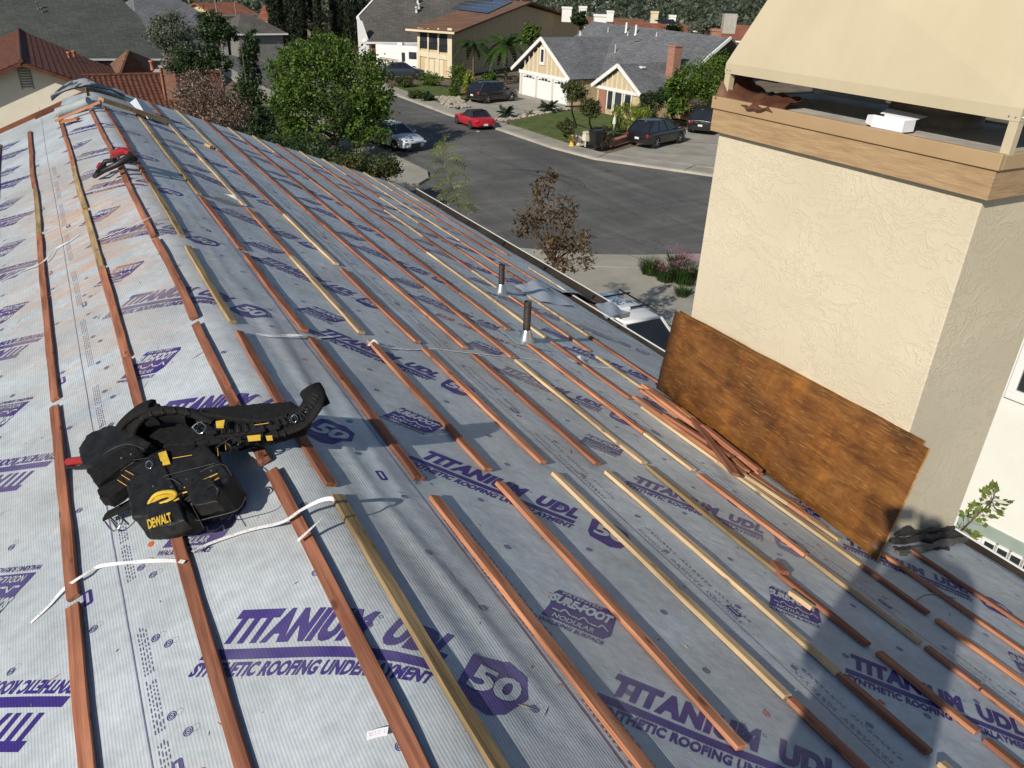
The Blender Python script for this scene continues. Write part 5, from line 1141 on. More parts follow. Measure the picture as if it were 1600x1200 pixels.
# sapling by the white wall
LT=mat_leaf('light_maple_leaf',(.12,.17,.03),(.22,.27,.05),(.38,.36,.10))
e=empty('maple_sapling',G(1500,850)*0+Vector((5.0,2.6,Z0)),'leafy sapling top showing between the stucco chimney and the white wall','sapling')
D=5.35; b=MB(); P=[atD(1470,880,D),atD(1495,835,D),atD(1522,810,D),atD(1545,788,D),atD(1556,775,D)]; b.tube([Vector((5.0,2.6,Z0)),P[0]]+P[1:],[.03,.012,.008,.006,.004,.002],6); rs=random.Random(4); b2=MB()
def lobed(c,d,s,nrm):
    sd=nrm.cross(d).normalized(); o=[(0,0),(.12,.2),(.32,.22),(.3,.36),(.5,.42),(.36,.56),(.42,.74),(.2,.72),(0,1.05)]
    pts=[c+d*(v*s)+sd*(u*s*.75)-nrm*(abs(u)*s*.25) for u,v in o]+[c+d*(v*s)-sd*(u*s*.75)-nrm*(abs(u)*s*.25) for u,v in o[-2:0:-1]]
    b2.add(pts,[tuple(range(len(pts)))])
for i in range(120):
    u=rs.uniform(.05,1)*3.999; k=int(u); q=P[k].lerp(P[k+1],u-k); ang=rs.uniform(0,6.28); side=(CR*math.cos(ang)+CU*math.sin(ang)*.8-FW*rs.uniform(-.6,.6)).normalized(); st=q+side*rs.uniform(.02,.09)
    b.tube([q,st],.0015,4); lobed(st,(side+(P[4]-P[1]).normalized()*.5).normalized(),rs.uniform(.035,.065),(Vector((rs.uniform(-.5,.3),rs.uniform(-.5,.3),1))).normalized())
b.build('stem',BARK,e,org=e.location); b2.build('leaves',LT,e,org=e.location)
# ============================================================ CARS
def lb(mb,name,mats,par,**k):   # build in the parent's own space
    o=mb.build(name,mats,None,**k); o.parent=par; return o
def paint(name,c,rough=.25): return pm(name,c,tuple(x*1.08 for x in c),rough=rough,scale=2,coat=.8,spec=.5)
PLATE=pm('white_plate',(.6,.6,.6),(.7,.7,.7),scale=3); TAIL=pm('red_lamp',(.35,.01,.01),(.45,.02,.02),rough=.2,scale=3); HEADL=pm('clear_lamp',(.5,.52,.55),(.7,.72,.75),rough=.12,scale=3)
RIM=pm('alloy_rim',(.4,.4,.42),(.62,.62,.64),rough=.25,metal=.9,scale=6)
def car(name,label,cat,loc,heading,L,W,H,col_,st,gh,wr_=.33,wb=None,roofmat=None,rack=False,sd=0,belt=None):
    """st: stations (x/L from rear -.5 to .5 front, width factor, z bottom, z belt) ; gh: greenhouse (x rear base, x rear top, x front top, x front base)"""
    e=empty(name,loc,label,cat,None,math.atan2(heading[1],heading[0])); b=MB(); K=11; vs=[]
    for (x,wf,zb,zt) in st:
        w=W/2*wf; sec=[(-w*.75,zb),(-w*.97,zb+.06),(-w,zb+.22),(-w*1.0,zb+(zt-zb)*.6),(-w*.955,zt-.03),(-w*.80,zt+.005)]
        sec=sec+[(0,zt+.035)]+[(-y,z) for y,z in sec[::-1]]
        vs+=[(x*L,y,z) for y,z in sec]
    k=13; n=len(st); fs=[(i*k+j,i*k+(j+1)%k,(i+1)*k+(j+1)%k,(i+1)*k+j) for i in range(n-1) for j in range(k)]+[tuple(range(k))[::-1],tuple((n-1)*k+j for j in range(k))]
    b.add(vs,fs,0,True); lb(b,'body',col_,e,bevel=.03)
    xr,xrt,xft,xf=[q*L for q in gh]; zb=(belt or st[len(st)//2][3])-.01; wb_=W/2*.86; wt=W/2*.66
    b=MB(); g=[(xr,-wb_,zb),(xr,wb_,zb),(xf,wb_,zb),(xf,-wb_,zb),(xrt,-wt,H-.03),(xrt,wt,H-.03),(xft,wt,H-.03),(xft,-wt,H-.03)]
    b.add(g,[(0,1,5,4),(1,2,6,5),(2,3,7,6),(3,0,4,7),(4,5,6,7)]); lb(b,'windows',GLASS,e)
    b=MB(); b.add([(xrt-.06,-wt-.02,H-.035),(xrt-.06,wt+.02,H-.035),(xft+.04,wt+.02,H-.035),(xft+.04,-wt-.02,H-.035),(xrt+.1,-wt*.85,H+.02),(xrt+.1,wt*.85,H+.02),(xft-.15,wt*.85,H+.02),(xft-.15,-wt*.85,H+.02)],[(0,1,5,4),(1,2,6,5),(2,3,7,6),(3,0,4,7),(4,5,6,7),(3,2,1,0)],0,True)
    for s in (-1,1):
        b.beam((xf,s*wb_,zb),(xft,s*wt,H-.03),.07,.05); b.beam((xr,s*wb_,zb),(xrt,s*wt,H-.03),.14,.06)
        for q in (.36,.66): xb=xr+(xf-xr)*q; xt=xrt+(xft-xrt)*q; b.beam((xb,s*(wb_+.006),zb),(xt,s*(wt+.006),H-.03),.06,.03)
    lb(b,'roof',roofmat or col_,e)
    wbs=wb or L*.58
    for sx in (-1,1):
        for s in (-1,1):
            c=Vector((sx*wbs/2,s*(W/2-.10),wr_)); a=MB(); a.lathe(c+Vector((0,-s*.08,0)),[(wr_*1.13,0),(wr_*1.13,.175)],20,axis=(0,s,0)); lb(a,'wheel_arch',BLACK,e)
            a=MB(); a.lathe(c,[(wr_*.7,.0),(wr_*.97,.0),(wr_,.04),(wr_,.1),(wr_*.93,.125),(wr_*.68,.125)],24,axis=(0,s,0)); w_=lb(a,'wheel',RUBBER,e)
            a=MB(); a.lathe(c,[(wr_*.68,.09),(wr_*.66,.118),(wr_*.6,.1),(wr_*.15,.11),(wr_*.1,.125)],20,axis=(0,s,0))
            o=lb(a,'rim',RIM,w_)
            a=MB()
            for q in range(5):
                t=q*1.2566; a.beam(c+Vector((0,s*.128,0)),c+Vector((math.cos(t)*wr_*.62,s*.124,math.sin(t)*wr_*.62)),.05,.02,(0,1,0))
            lb(a,'spokes',RIM,w_)
    zf=st[-1][3]; zr=st[0][3]
    for s in (-1,1):
        a=MB(); a.bb(L*.5-.10,L*.5-.005,s*W*.36-.17,s*W*.36+.17,zf-.14,zf-.02); lb(a,'headlight',HEADL,e,bevel=.02)
        a=MB(); a.bb(-L*.5+.0,-L*.5+.12,s*W*.37-.16,s*W*.37+.16,zr-.2,zr-.06); lb(a,'tail_light',TAIL,e,bevel=.02)
        a=MB(); a.box((xf-.15,s*(W/2+.07),zb+.06),.1,.2,.13); lb(a,'mirror',col_,e,bevel=.03)
    a=MB(); a.bb(-L*.5-.02,-L*.5+.03,-.16,.16,zr-.38,zr-.25); lb(a,'number_plate',PLATE,e)
    a=MB(); a.bb(L*.5-.04,L*.5+.012,-W*.2,W*.2,zf-.36,zf-.12); a.bb(L*.5-.04,L*.5+.01,-W*.38,W*.38,zf-.52,zf-.42); lb(a,'grille',BLACK,e,bevel=.01)
    if rack:
        a=MB()
        for s in (-1,1): a.bb(xrt+.1,xft-.2,s*wt-.02,s*wt+.02,H+.05,H+.08)
        for q in (.25,.7): x=xrt+(xft-xrt)*q; a.bb(x-.03,x+.03,-wt-.08,wt+.08,H+.09,H+.12)
        lb(a,'roof_rack',BLACK,e)
    return e
SED=[(-.5,.72,.42,.86),(-.47,.88,.25,.93),(-.38,.97,.2,.96),(-.2,1,.18,.95),(.0,1,.18,.93),(.2,1,.18,.92),(.33,.98,.18,.87),(.43,.92,.2,.79),(.48,.82,.24,.72),(.5,.66,.34,.64)]
SUV=[(-.5,.82,.42,.98),(-.48,.93,.32,1.04),(-.38,.99,.26,1.06),(-.2,1,.24,1.06),(.0,1,.24,1.05),(.2,1,.24,1.04),(.34,.98,.25,1.0),(.44,.93,.28,.94),(.48,.85,.32,.86),(.5,.7,.4,.78)]
ROD=[(-.5,.74,.36,.72),(-.47,.9,.24,.78),(-.36,.99,.19,.82),(-.15,1,.17,.79),(.05,1,.17,.78),(.25,1,.17,.76),(.38,.97,.18,.72),(.46,.86,.2,.62),(.5,.66,.3,.5)]
def place_on(front_px,back_px,L,f=.0):
    F,B=G(*front_px),G(*back_px); d=(F-B).normalized(); return d
# white sedan, front towards us
Fc=(G(633,240)+G(672,238))/2; hd=(G(655,240)-G(615,207)).normalized(); hd=Vector((.25,-.97,0)).normalized(); c=Fc-hd*2.35
car('parked_car','white sedan parked in the shade of the big tree, facing the viewer','car',(c.x,c.y+.3,Z0),hd,4.75,1.85,1.40,paint('pearl_white_paint',(.55,.58,.62)),SED,(-.43,-.22,.06,.24))
rl=G(737,202); hd=Vector((.02,1,0)).normalized(); c=rl+hd*1.13+Vector((.72,0,0))
car('parked_car','red roadster with a black soft top parked at the far kerb','car',(c.x,c.y,Z0),hd,3.97,1.70,1.22,paint('red_paint',(.40,.012,.022)),ROD,(-.32,-.19,-.02,.10),wr_=.29,wb=2.27,roofmat=pm('black_canvas',(.015,.015,.015),(.03,.03,.03),rough=.8,scale=20),belt=.78)
a_,b_=G(760,164),G(799,160); hd=(b_-a_).normalized(); sdv=Vector((-hd.y,hd.x,0)); c=(a_+b_)/2+sdv*.85
car('parked_car','black crossover parked on the driveway before the three white garage doors','car',(c.x,c.y,Z0+.10),hd,4.75,1.88,1.66,paint('black_paint',(.012,.012,.014)),SUV,(-.48,-.36,.06,.24),wr_=.37)
a_,b_=G(1017,236),G(1066,225); hd=(b_-a_).normalized(); sdv=Vector((-hd.y,hd.x,0)); c=(a_+b_)/2+sdv*.86+hd*-.0
car('parked_car','dark grey crossover parked on the right driveway, chrome wheels toward the viewer','car',(c.x,c.y,Z0+.10),hd,4.9,1.88,1.68,paint('dark_grey_paint',(.009,.010,.012)),SUV,(-.48,-.36,.06,.24),wr_=.39)
c=G(1092,213); hd=Vector((.80,.6,0)); c=c+hd*2.3
car('parked_car','second dark grey crossover, its rear beside the stucco chimney edge','car',(c.x,c.y,Z0+.10),hd,4.8,1.95,1.72,paint('dark_slate_paint',(.014,.016,.018)),SUV,(-.48,-.38,.06,.24),wr_=.39)
car('parked_car','white vehicle with black roof racks in the driveway below the gutter','car',(12.45,15.55,Z0+.11),Vector((-.03,-1,0)),4.55,1.85,1.70,paint('white_paint_car',(.66,.67,.66)),SUV,(-.48,-.38,.09,.28),rack=True,wr_=.36)
c=G(634,124); car('parked_car','dark blue-grey car beyond the bushes, in front of the motorhome','car',(c.x,c.y+1,Z0+.1),Vector((1,-.15,0)),4.6,1.85,1.45,paint('blue_grey_paint',(.035,.045,.06)),SED,(-.43,-.22,.06,.24))
# ============================================================ STREET FURNITURE
H_=G(893,228,.1); YH=pm('yellow_enamel',(.62,.38,.08),(.72,.47,.12),rough=.5,scale=6)
e=empty('fire_hydrant',H_,'yellow fire hydrant with a pale cap on the pavement by the clipped shrubs','hydrant')
b=MB(); b.lathe(H_,[(.2,0),(.2,.05),(.13,.07),(.13,.5),(.17,.52),(.17,.56)],14); b.build('barrel',YH,e,org=H_)
b=MB(); b.lathe(H_+Vector((0,0,.56)),[(.16,0),(.15,.1),(.08,.2),(.04,.22),(.04,.27)],14); b.build('cap',pm('cream_cap',(.66,.52,.27),(.72,.58,.32),scale=4),e,org=H_)
b=MB(); b.lathe(H_+Vector((0,0,.4)),[(.07,-.26),(.07,.26)],10,axis=(.7,-.7,0)); b.lathe(H_+Vector((0,0,.38)),[(.09,0),(.09,.22)],10,axis=(-.7,-.7,0)); b.build('outlet',YH,e,org=H_)
CRM=pm('cream_plastic',(.62,.58,.46),(.68,.64,.52),rough=.5,scale=3)
e=empty('discarded_chest',G(917,228,.1),'cream discarded cabinet on legs standing on the pavement between hydrant and black bin','cabinet'); o_=G(917,228,.1); b=MB()
b.bb(-.35,.35,-.3,.3,.35,.85); b.bb(-.4,.4,-.35,.35,.85,.9)
for x in(-.32,.32):
    for y in(-.27,.27): b.bb(x-.04,x+.04,y-.04,y+.04,0,.35)
b.v=[tuple(o_+Vector(v)) for v in b.v]; b.build('cabinet_body',CRM,e,org=o_,bevel=.02)
b=MB(); b.box(G(906,227,.1)+Vector((0,0,.3)),.55,.4,.6); b.box(G(906,227,.1)+Vector((0,0,.63)),.6,.45,.05); o=b.build('cream_box',CRM,label='smaller cream box beside the discarded cabinet, next to the hydrant',cat='box',bevel=.03)
o_=G(931,231,.1); e=empty('wheelie_bin',o_,'black wheeled rubbish bin beside the brown bush on the pavement','bin'); b=MB()
b.add([o_+Vector(v) for v in [(-.28,-.3,.06),(.28,-.3,.06),(.28,.3,.06),(-.28,.3,.06),(-.38,-.4,1.0),(.38,-.4,1.0),(.38,.42,1.0),(-.38,.42,1.0)]],[(3,2,1,0),(0,1,5,4),(1,2,6,5),(2,3,7,6),(3,0,4,7),(4,5,6,7)]); b.build('bin_body',BLACK,e,org=o_,bevel=.03)
b=MB(); b.add([o_+Vector(v) for v in [(-.42,-.44,1.0),(.42,-.44,1.0),(.42,.46,1.0),(-.42,.46,1.0),(-.34,-.3,1.14),(.34,-.3,1.14),(.34,.4,1.1),(-.34,.4,1.1)]],[(3,2,1,0),(0,1,5,4),(1,2,6,5),(2,3,7,6),(3,0,4,7),(4,5,6,7)]); b.build('bin_lid',BLACK,e,org=o_,bevel=.02)
for s in (-1,1): b=MB(); b.lathe(o_+Vector((.25*s,-.34,.13)),[(.13,-.04),(.13,.04)],14,axis=(1,0,0)); b.build('bin_wheel',RUBBER,e,org=o_)
tree('brown_bush','upright rusty brown bush between the black bin and the low brick edging','shrub',Dg(942,235),[(945,215,8,16,.8),(938,226,6,9,.8)],1600,.12,LB,seed=50)
BRK=None
def mat_brick(name,a,b_,mort,sc=1.,rot=(R_(90),0,0)):
    m,t,bs=nt(name); L=t.links.new; tc=N(t,'ShaderNodeTexCoord'); sx=N(t,'ShaderNodeSeparateXYZ'); L(tc.outputs['Object'],sx.inputs[0]); ad=N(t,'ShaderNodeMath',operation='ADD'); L(sx.outputs[0],ad.inputs[0]); L(sx.outputs[1],ad.inputs[1]); cx=N(t,'ShaderNodeCombineXYZ'); L(ad.outputs[0],cx.inputs[0]); L(sx.outputs[2],cx.inputs[1])
    br=N(t,'ShaderNodeTexBrick'); br.inputs['Color1'].default_value=(*a,1); br.inputs['Color2'].default_value=(*b_,1); br.inputs['Mortar'].default_value=(*mort,1); br.inputs['Scale'].default_value=1/sc; br.inputs['Brick Width'].default_value=.22; br.inputs['Row Height'].default_value=.075; br.inputs['Mortar Size'].default_value=.01; L(cx.outputs[0],br.inputs['Vector'])
    L(br.outputs[0],bs.inputs['Base Color']); bs.inputs['Roughness'].default_value=.9; bp=N(t,'ShaderNodeBump',i_Strength=.5,i_Distance=.01); bp.invert=True; L(br.outputs[1],bp.inputs['Height']); L(bp.outputs[0],bs.inputs['Normal']); return m
BRK=mat_brick('red_brick',(.30,.10,.055),(.42,.17,.10),(.3,.24,.2))
b=MB(); A_,B_=G(950,229,.1),G(982,219,.1); b.beam(A_+Vector((0,0,.18)),B_+Vector((0,0,.18)),.4,.36); b.build('brick_planter_edge',BRK,label='low red brick planter edge beside the dark grey crossover',cat='brick edging',org=A_)
POLE=pm('weathered_pole',(.16,.15,.13),(.25,.23,.2),rough=.8,scale=4)
e=empty('light_pole',G(352,102),'slim pale pole standing before the flat-topped tree','pole'); b=MB(); p0=G(352,102); b.tube([p0,onY(335,0,p0.y)+Vector((0,0,1.5))],[.09,.06],8); b.build('shaft',POLE,e,org=p0)
p0=G(374,60); e=empty('light_pole',p0,'farther slim pole with a small street light above the dark roof','pole'); b=MB(); tp=onY(366,4,p0.y); b.tube([p0,tp],[.1,.07],8); b.tube([tp,tp+Vector((1.2,0,.4))],.04,6); b.build('shaft',POLE,e,org=p0)
b=MB(); b.box(tp+Vector((1.3,0,.4)),.6,.25,.12); b.build('lamp_head',GALV,e,org=p0)
b=MB(); p0=G(958,212,.1); b.tube([p0,p0+Vector((0,0,.8))],.06,8); b.lathe(p0+Vector((0,0,.8)),[(.14,0),(.1,.35),(.02,.6)],8); b.build('garden_umbrella',pm('folded_white_cloth',(.55,.56,.52),(.65,.66,.62),scale=5),label='folded white garden parasol on the planting strip behind the brown bush',cat='parasol')
b=MB(); o_=G(746,206); b.add([o_,o_+Vector((.25,.05,.03)),o_+Vector((.22,.2,.02)),o_+Vector((-.03,.16,.01))],[(0,1,2,3)]); b.add([o_-Vector((0,0,.004)),o_+Vector((.25,.05,.0)),o_+Vector((.22,.2,.0)),o_+Vector((-.03,.16,.0))],[(3,2,1,0)]); b.build('litter',PAP,label='scrap of white litter on the road below the red roadster',cat='litter')
# ============================================================ HOUSES
def mat_shingle(name,a,b_,step=.075,sp=.02,rough=.9):
    m,t,bs=nt(name); L=t.links.new; tc=N(t,'ShaderNodeTexCoord'); s=N(t,'ShaderNodeSeparateXYZ'); L(tc.outputs['Object'],s.inputs[0])
    cx=N(t,'ShaderNodeCombineXYZ'); ad=N(t,'ShaderNodeMath',operation='ADD'); L(s.outputs[0],ad.inputs[0]); L(s.outputs[1],ad.inputs[1]); L(ad.outputs[0],cx.inputs[0]); L(s.outputs[2],cx.inputs[1])
    br=N(t,'ShaderNodeTexBrick'); br.inputs['Color1'].default_value=(*a,1); br.inputs['Color2'].default_value=(*b_,1); br.inputs['Mortar'].default_value=(*(x*.35 for x in a),1); br.inputs['Scale'].default_value=1.; br.inputs['Brick Width'].default_value=.34; br.inputs['Row Height'].default_value=step; br.inputs['Mortar Size'].default_value=step*.09; L(cx.outputs[0],br.inputs['Vector'])
    n=N(t,'ShaderNodeTexNoise',i_Scale=9.,i_Detail=6.); L(tc.outputs['Object'],n.inputs['Vector']); r=ramp(t,[(.3,c3(.7)),(.7,c3(1.25))]); L(n.outputs[0],r.inputs[0])
    n2=N(t,'ShaderNodeTexNoise',i_Scale=.5,i_Detail=4.); L(tc.outputs['Object'],n2.inputs['Vector']); r2=ramp(t,[(.3,c3(.82)),(.7,c3(1.15))]); L(n2.outputs[0],r2.inputs[0])
    mx=N(t,'ShaderNodeMix',data_type='RGBA',blend_type='MULTIPLY'); mx.inputs[0].default_value=1.; L(br.outputs[0],mx.inputs[6]); L(r.outputs[0],mx.inputs[7])
    m2=N(t,'ShaderNodeMix',data_type='RGBA',blend_type='MULTIPLY'); m2.inputs[0].default_value=1.; L(mx.outputs[2],m2.inputs[6]); L(r2.outputs[0],m2.inputs[7])
    L(m2.outputs[2],bs.inputs['Base Color']); bs.inputs['Roughness'].default_value=rough; bp=N(t,'ShaderNodeBump',i_Strength=.6,i_Distance=sp); L(n.outputs[0],bp.inputs['Height']); L(bp.outputs[0],bs.inputs['Normal']); return m
SHG=mat_shingle('grey_shingle',(.12,.125,.135),(.18,.185,.195))
SHB=mat_shingle('brown_grey_shingle',(.085,.078,.07),(.13,.12,.105))
SHD=mat_shingle('dark_green_shingle',(.05,.058,.05),(.075,.083,.073))
TIL=mat_shingle('red_tile',(.22,.075,.04),(.32,.12,.065),step=.11)
TILB=mat_shingle('brown_tile',(.17,.085,.05),(.23,.12,.07),step=.1)
TGEO=pm('terracotta_tile',(.075,.028,.017),(.15,.057,.034),rough=.75,scale=3.2,detail=8,bump=.3,bscale=30)
WTAN=pm('tan_wall',(.50,.39,.23),(.56,.44,.27),scale=1.5); WCRM=pm('cream_wall',(.6,.52,.36),(.66,.58,.42),scale=1.5); WGRY=pm('pale_wall',(.42,.42,.40),(.5,.5,.47),scale=1.5)
WHT=pm('white_wall_paint',(.72,.72,.70),(.78,.78,.76),rough=.6,scale=2)
WINM=pm('window_glass',(.02,.024,.03),(.04,.045,.05),rough=.08,spec=.7,scale=1)
def T_(o,U,V): return lambda u,v,z: o+U*u+V*v+Vector((0,0,z))
# ---- A: striped-gable white house with grey shingle roof
FL,FR=G(810,148),G(888,167); U=(FR-FL).normalized(); V=Vector((-U.y,U.x,0)); V=V if V.dot(FL-CAM)>0 else -V; TA=T_(FL,U,V)
hA=empty('white_trim_house',FL,'white and tan house with striped gables, three white garage doors and grey shingle roof','house')
b=MB(); P=TA
def boxT(b,T,u0,u1,v0,v1,z0,z1,mi=0):
    vs=[T(u,v,z) for u in(u0,u1) for v in(v0,v1) for z in(z0,z1)]; b.add(vs,[(0,1,3,2),(4,6,7,5),(0,4,5,1),(2,3,7,6),(0,2,6,4),(1,5,7,3)],mi)
def wallgable(T,u0,u1,um,v,z1,zp,vb,name,mat,par):
    b=MB(); pts=[T(u0,v,0),T(u1,v,0),T(u1,v,z1),T(um,v,zp),T(u0,v,z1)]; n=(T(0,-1,0)-T(0,0,0)); b.prism(pts,n,vb-v); return b.build(name,mat,par,org=T(0,0,0))
wallgable(TA,0,7.3,3.2,.3,2.2,4.75,8.,'wall',WTAN,hA)
b=MB(); boxT(b,TA,4.6,17,5.,12,0,2.2); b.build('wall',WTAN,hA,org=FL)
wallgable(TA,10.7,15.9,13.4,.6,2.1,3.75,6.,'wall',WTAN,hA)
# roofs
def groof(T,u0,u1,um,v0,v1,ze,zp,par,mat,t=.16,name='roof'):
    b=MB()
    for (ua,) in ((u0,),(u1,)):
        pts=[T(ua,v0,ze),T(um,v0,zp),T(um,v1,zp),T(ua,v1,ze)]; n=(pts[1]-pts[0]).cross(pts[3]-pts[0]).normalized(); n=n if n.z>0 else -n; b.prism(pts,n,t)
    return b.build(name,mat,par,org=T(0,0,0))
RA=groof(TA,-1.23,7.64,3.2,0,8.6,2.2,5.15,hA,SHG)
groof(TA,10.4,16.3,13.4,.25,6.8,2.16,3.99,hA,SHG)
pp=[Vector(P_) for P_ in (TA(4.77,3.04,2.16),)]; w_=(V*math.cos(math.atan(.58))+Vector((0,0,math.sin(math.atan(.58))))); nM=U.cross(w_).normalized(); nM=nM if nM.z>0 else -nM; P0=TA(4.77,3.04,2.16)
rp=[onpl(x,y,P0,nM) for x,y in ((925,33),(1143,59),(1105,92),(1050,150),(902,117),(894,60))]
b=MB(); b.prism(rp,nM,.18); 
bk=[rp[0],rp[1],rp[1]+V*7-Vector((0,0,3.6)),rp[0]+V*7-Vector((0,0,3.6))]; n2=(bk[1]-bk[0]).cross(bk[3]-bk[0]).normalized(); n2=n2 if n2.z>0 else -n2; b.prism(bk,n2,.15); mr=b.build('roof',SHG,hA,org=FL)
b=MB(); 
def rake(T,u0,z0,u1,z1,v,w=.28,t=.09): b.beam(T(u0,v-.05,z0-.1),T(u1,v-.05,z1-.1),t,w,(0,0,1))
rake(TA,-1.28,2.2,3.2,5.17,0); rake(TA,7.7,2.2,3.2,5.17,0); rake(TA,10.35,2.14,13.4,4.0,.25); rake(TA,16.35,2.14,13.4,4.0,.25)
b.beam(TA(-.35,.22,2.05),TA(7.5,.22,2.05),.06,.3); b.beam(TA(10.6,.52,2.0),TA(15.95,.52,2.0),.06,.25)
for u in (.5,1.15,1.8,2.45,3.95,4.6,5.25,5.9,6.55): zt=2.2+(4.7-2.2)*(1-abs(u-3.2)/4.1); b.beam(TA(u,.27,2.2),TA(u,.27,zt),.05,.08,V) if zt>2.3 else None
for u in (11.3,11.9,12.5,13.1,13.7,14.3,14.9,15.4): zt=2.1+1.55*(1-abs(u-13.4)/2.9); b.beam(TA(u,.57,2.1),TA(u,.57,zt),.05,.08,V) if zt>2.3 else None
for u in (0.05,2.45,4.9,7.25): b.beam(TA(u,.24,0),TA(u,.24,2.0),.12,.3,V)
b.beam(TA(4.7,3.0,2.1),TA(9.6,3.0,2.1),.08,.2)
for a_,c_ in ((rp[1],rp[2]),(rp[2],rp[3])): b.beam(a_-V*.05,c_-V*.05,.12,.22,nM)
b.build('white_trim',WHT,hA,org=FL)
for i,(u0,u1) in enumerate(((.25,2.28),(2.65,4.72),(5.1,7.05))):
    b=MB(); boxT(b,TA,u0,u1,.25,.29,0,1.96)
    for k in range(1,4): boxT(b,TA,u0,u1,.243,.25,.49*k-.012,.49*k-.004)
    o=b.build('garage_door',WHT,hA,org=FL)
    b=MB()
    for q in range(4):
        uu=u0+.12+(u1-u0-.2)*q/4; pts=[TA(uu,.24,1.62),TA(uu+.38,.24,1.62),TA(uu+.38,.24,1.72+.1*(q in(1,2))),TA(uu,.24,1.72+.1*(q in(1,2)))]; b.prism(pts,-V,.01)
    b.build('fan_light',WINM,o,org=FL)
b=MB(); boxT(b,TA,3.0,3.4,.22,.27,3.15,4.15); b.build('attic_window',WINM,hA,org=FL)
b=MB(); boxT(b,TA,2.85,2.99,.20,.28,2.9,4.35); boxT(b,TA,3.41,3.55,.20,.28,2.9,4.35); boxT(b,TA,2.99,3.41,.20,.28,4.16,4.35); boxT(b,TA,2.99,3.41,.20,.28,2.9,3.14); b.build('window_frame',WHT,hA,org=FL)
for u0,u1 in ((12.2,12.8),(13.1,13.9),(14.3,15.0)):
    b=MB(); boxT(b,TA,u0,u1,.5,.56,.5,1.8); o=b.build('window',WINM,hA,org=FL); b=MB(); boxT(b,TA,u0-.1,u0-.01,.47,.56,.4,1.9); boxT(b,TA,u1+.01,u1+.1,.47,.56,.4,1.9); b.build('window_frame',WHT,o,org=FL)
b=MB(); boxT(b,TA,11.0,11.9,.5,.58,0,1.85); b.build('brick_facing',BRK,hA,org=FL)
cb_=onpl(1050,120,P0,nM); ch=1.0
b=MB(); s_=.42; top_z=onpl(1050,72,cb_,-V).z; b.box(Vector((cb_.x,cb_.y,(cb_.z-1+top_z)/2)),.75,.8,top_z-cb_.z+1,(U,V,Vector((0,0,1)))); o=b.build('brick_chimney',BRK,hA,org=cb_)
b=MB(); b.box(Vector((cb_.x,cb_.y,top_z+.05)),.85,.9,.1,(U,V,Vector((0,0,1)))); b.build('chimney_cap',BRK,o,org=cb_)
for x,y,h,r in ((978,50,.9,.09),(993,54,.9,.09),(950,50,.5,.05),(981,55,.4,.06),(1026,56,.4,.06),(961,82,.75,.05),(907,54,.35,.12)):
    q=onpl(x,y,P0,nM); b=MB(); b.lathe(q-Vector((0,0,.1)),[(r*1.6,0),(r*1.2,.15),(r,.2),(r,h)],10); b.build('roof_vent',pm('vent_grey',(.4,.4,.4),(.55,.55,.55),scale=4) if h<.8 else WHT,hA,org=q)
q=onpl(997,64,P0,nM); b=MB(); b.lathe(q,[(.25,0),(.25,.12),(.15,.2)],12); b.build('roof_vent',SHG,hA,org=q)
q=onpl(1003,106,TA(13.4,1,3.99)+V*0,((TA(16.3,0,2.16)-TA(13.4,0,3.99)).cross(V)).normalized()); b=MB(); b.box(q+Vector((0,0,.05)),.5,.4,.12,(U,V,Vector((0,0,1)))); b.build('roof_vent',WHT,hA,org=q)
# ---- B: arched two-storey tan house
a_,c_=G(654,117),G(705,122); U=(c_-a_).normalized(); V=Vector((-U.y,U.x,0)); V=V if V.dot(a_-CAM)>0 else -V; nB=-V
hB=empty('arched_house',a_,'tan two-storey house with three arched balcony openings, brown tile roof and solar panels','house')
zt=(onpl(653,43,a_,nB).z+onpl(705,50,a_,nB).z)/2-Z0; W_=(c_-a_).length; TB=T_(a_,U,V)
def onB(x,y,d=0): return onpl(x,y,a_-V*d,nB)
n2=U
rf=onpl(905,42,c_,U); pk=onpl(820,5,c_,U); dp=(rf-c_).dot(V); pv=(pk-c_).dot(V); zp=pk.z-Z0
b=MB(); b.prism([TB(W_,0,0),TB(W_,dp,0),TB(W_,dp,zt-.1),TB(W_,pv,zp-.25),TB(W_,0,zt-.1)],U,W_); b.build('wall',WTAN,hB,org=a_)
b=MB(); ov=.9
for (v0,zz) in ((-ov,zt-.05),(dp+ov,zt-.05)):
    pts=[TB(-ov,v0,zz),TB(W_+ov,v0,zz),TB(W_+ov,pv,zp+.2),TB(-ov,pv,zp+.2)]; n=(pts[1]-pts[0]).cross(pts[3]-pts[0]).normalized(); n=n if n.z>0 else -n; b.prism(pts,n,.2)
    if v0<0: nS=n; PS=pts[0]
b.build('roof',TILB,hB,org=a_)
b=MB(); b.beam(TB(-ov,-ov-.03,zt-.12),TB(W_+ov,-ov-.03,zt-.12),.08,.2); b.build('fascia',WCRM,hB,org=a_)
fc=MB()
PL=[[(652,43),(656,43.5),(656,117),(652,117)],[(656,43.5),(656,73),(699,81),(705,82),(705,49),(656,43.5)]]
b=MB(); boxT(b,TB,-.05,W_+.05,-.14,-.02,0,.0+1.0*(zt*.0)+.01)
b.prism([onB(652,78,.1),onB(706,88,.1),onB(706,95,.1),onB(652,87,.1)],nB,.1); b.prism([onB(652,43,.1),onB(706,50,.1),onB(706,52,.1),onB(652,46,.1)],nB,.1)
for x0,x1 in ((652,656),(667.5,670),(683.5,686),(699,706)): b.prism([onB(x0,44,.12),onB(x1,44,.12),onB(x1,120,.12),onB(x0,119,.12)],nB,.1)
b.build('facade_frame',WCRM,hB,org=a_)
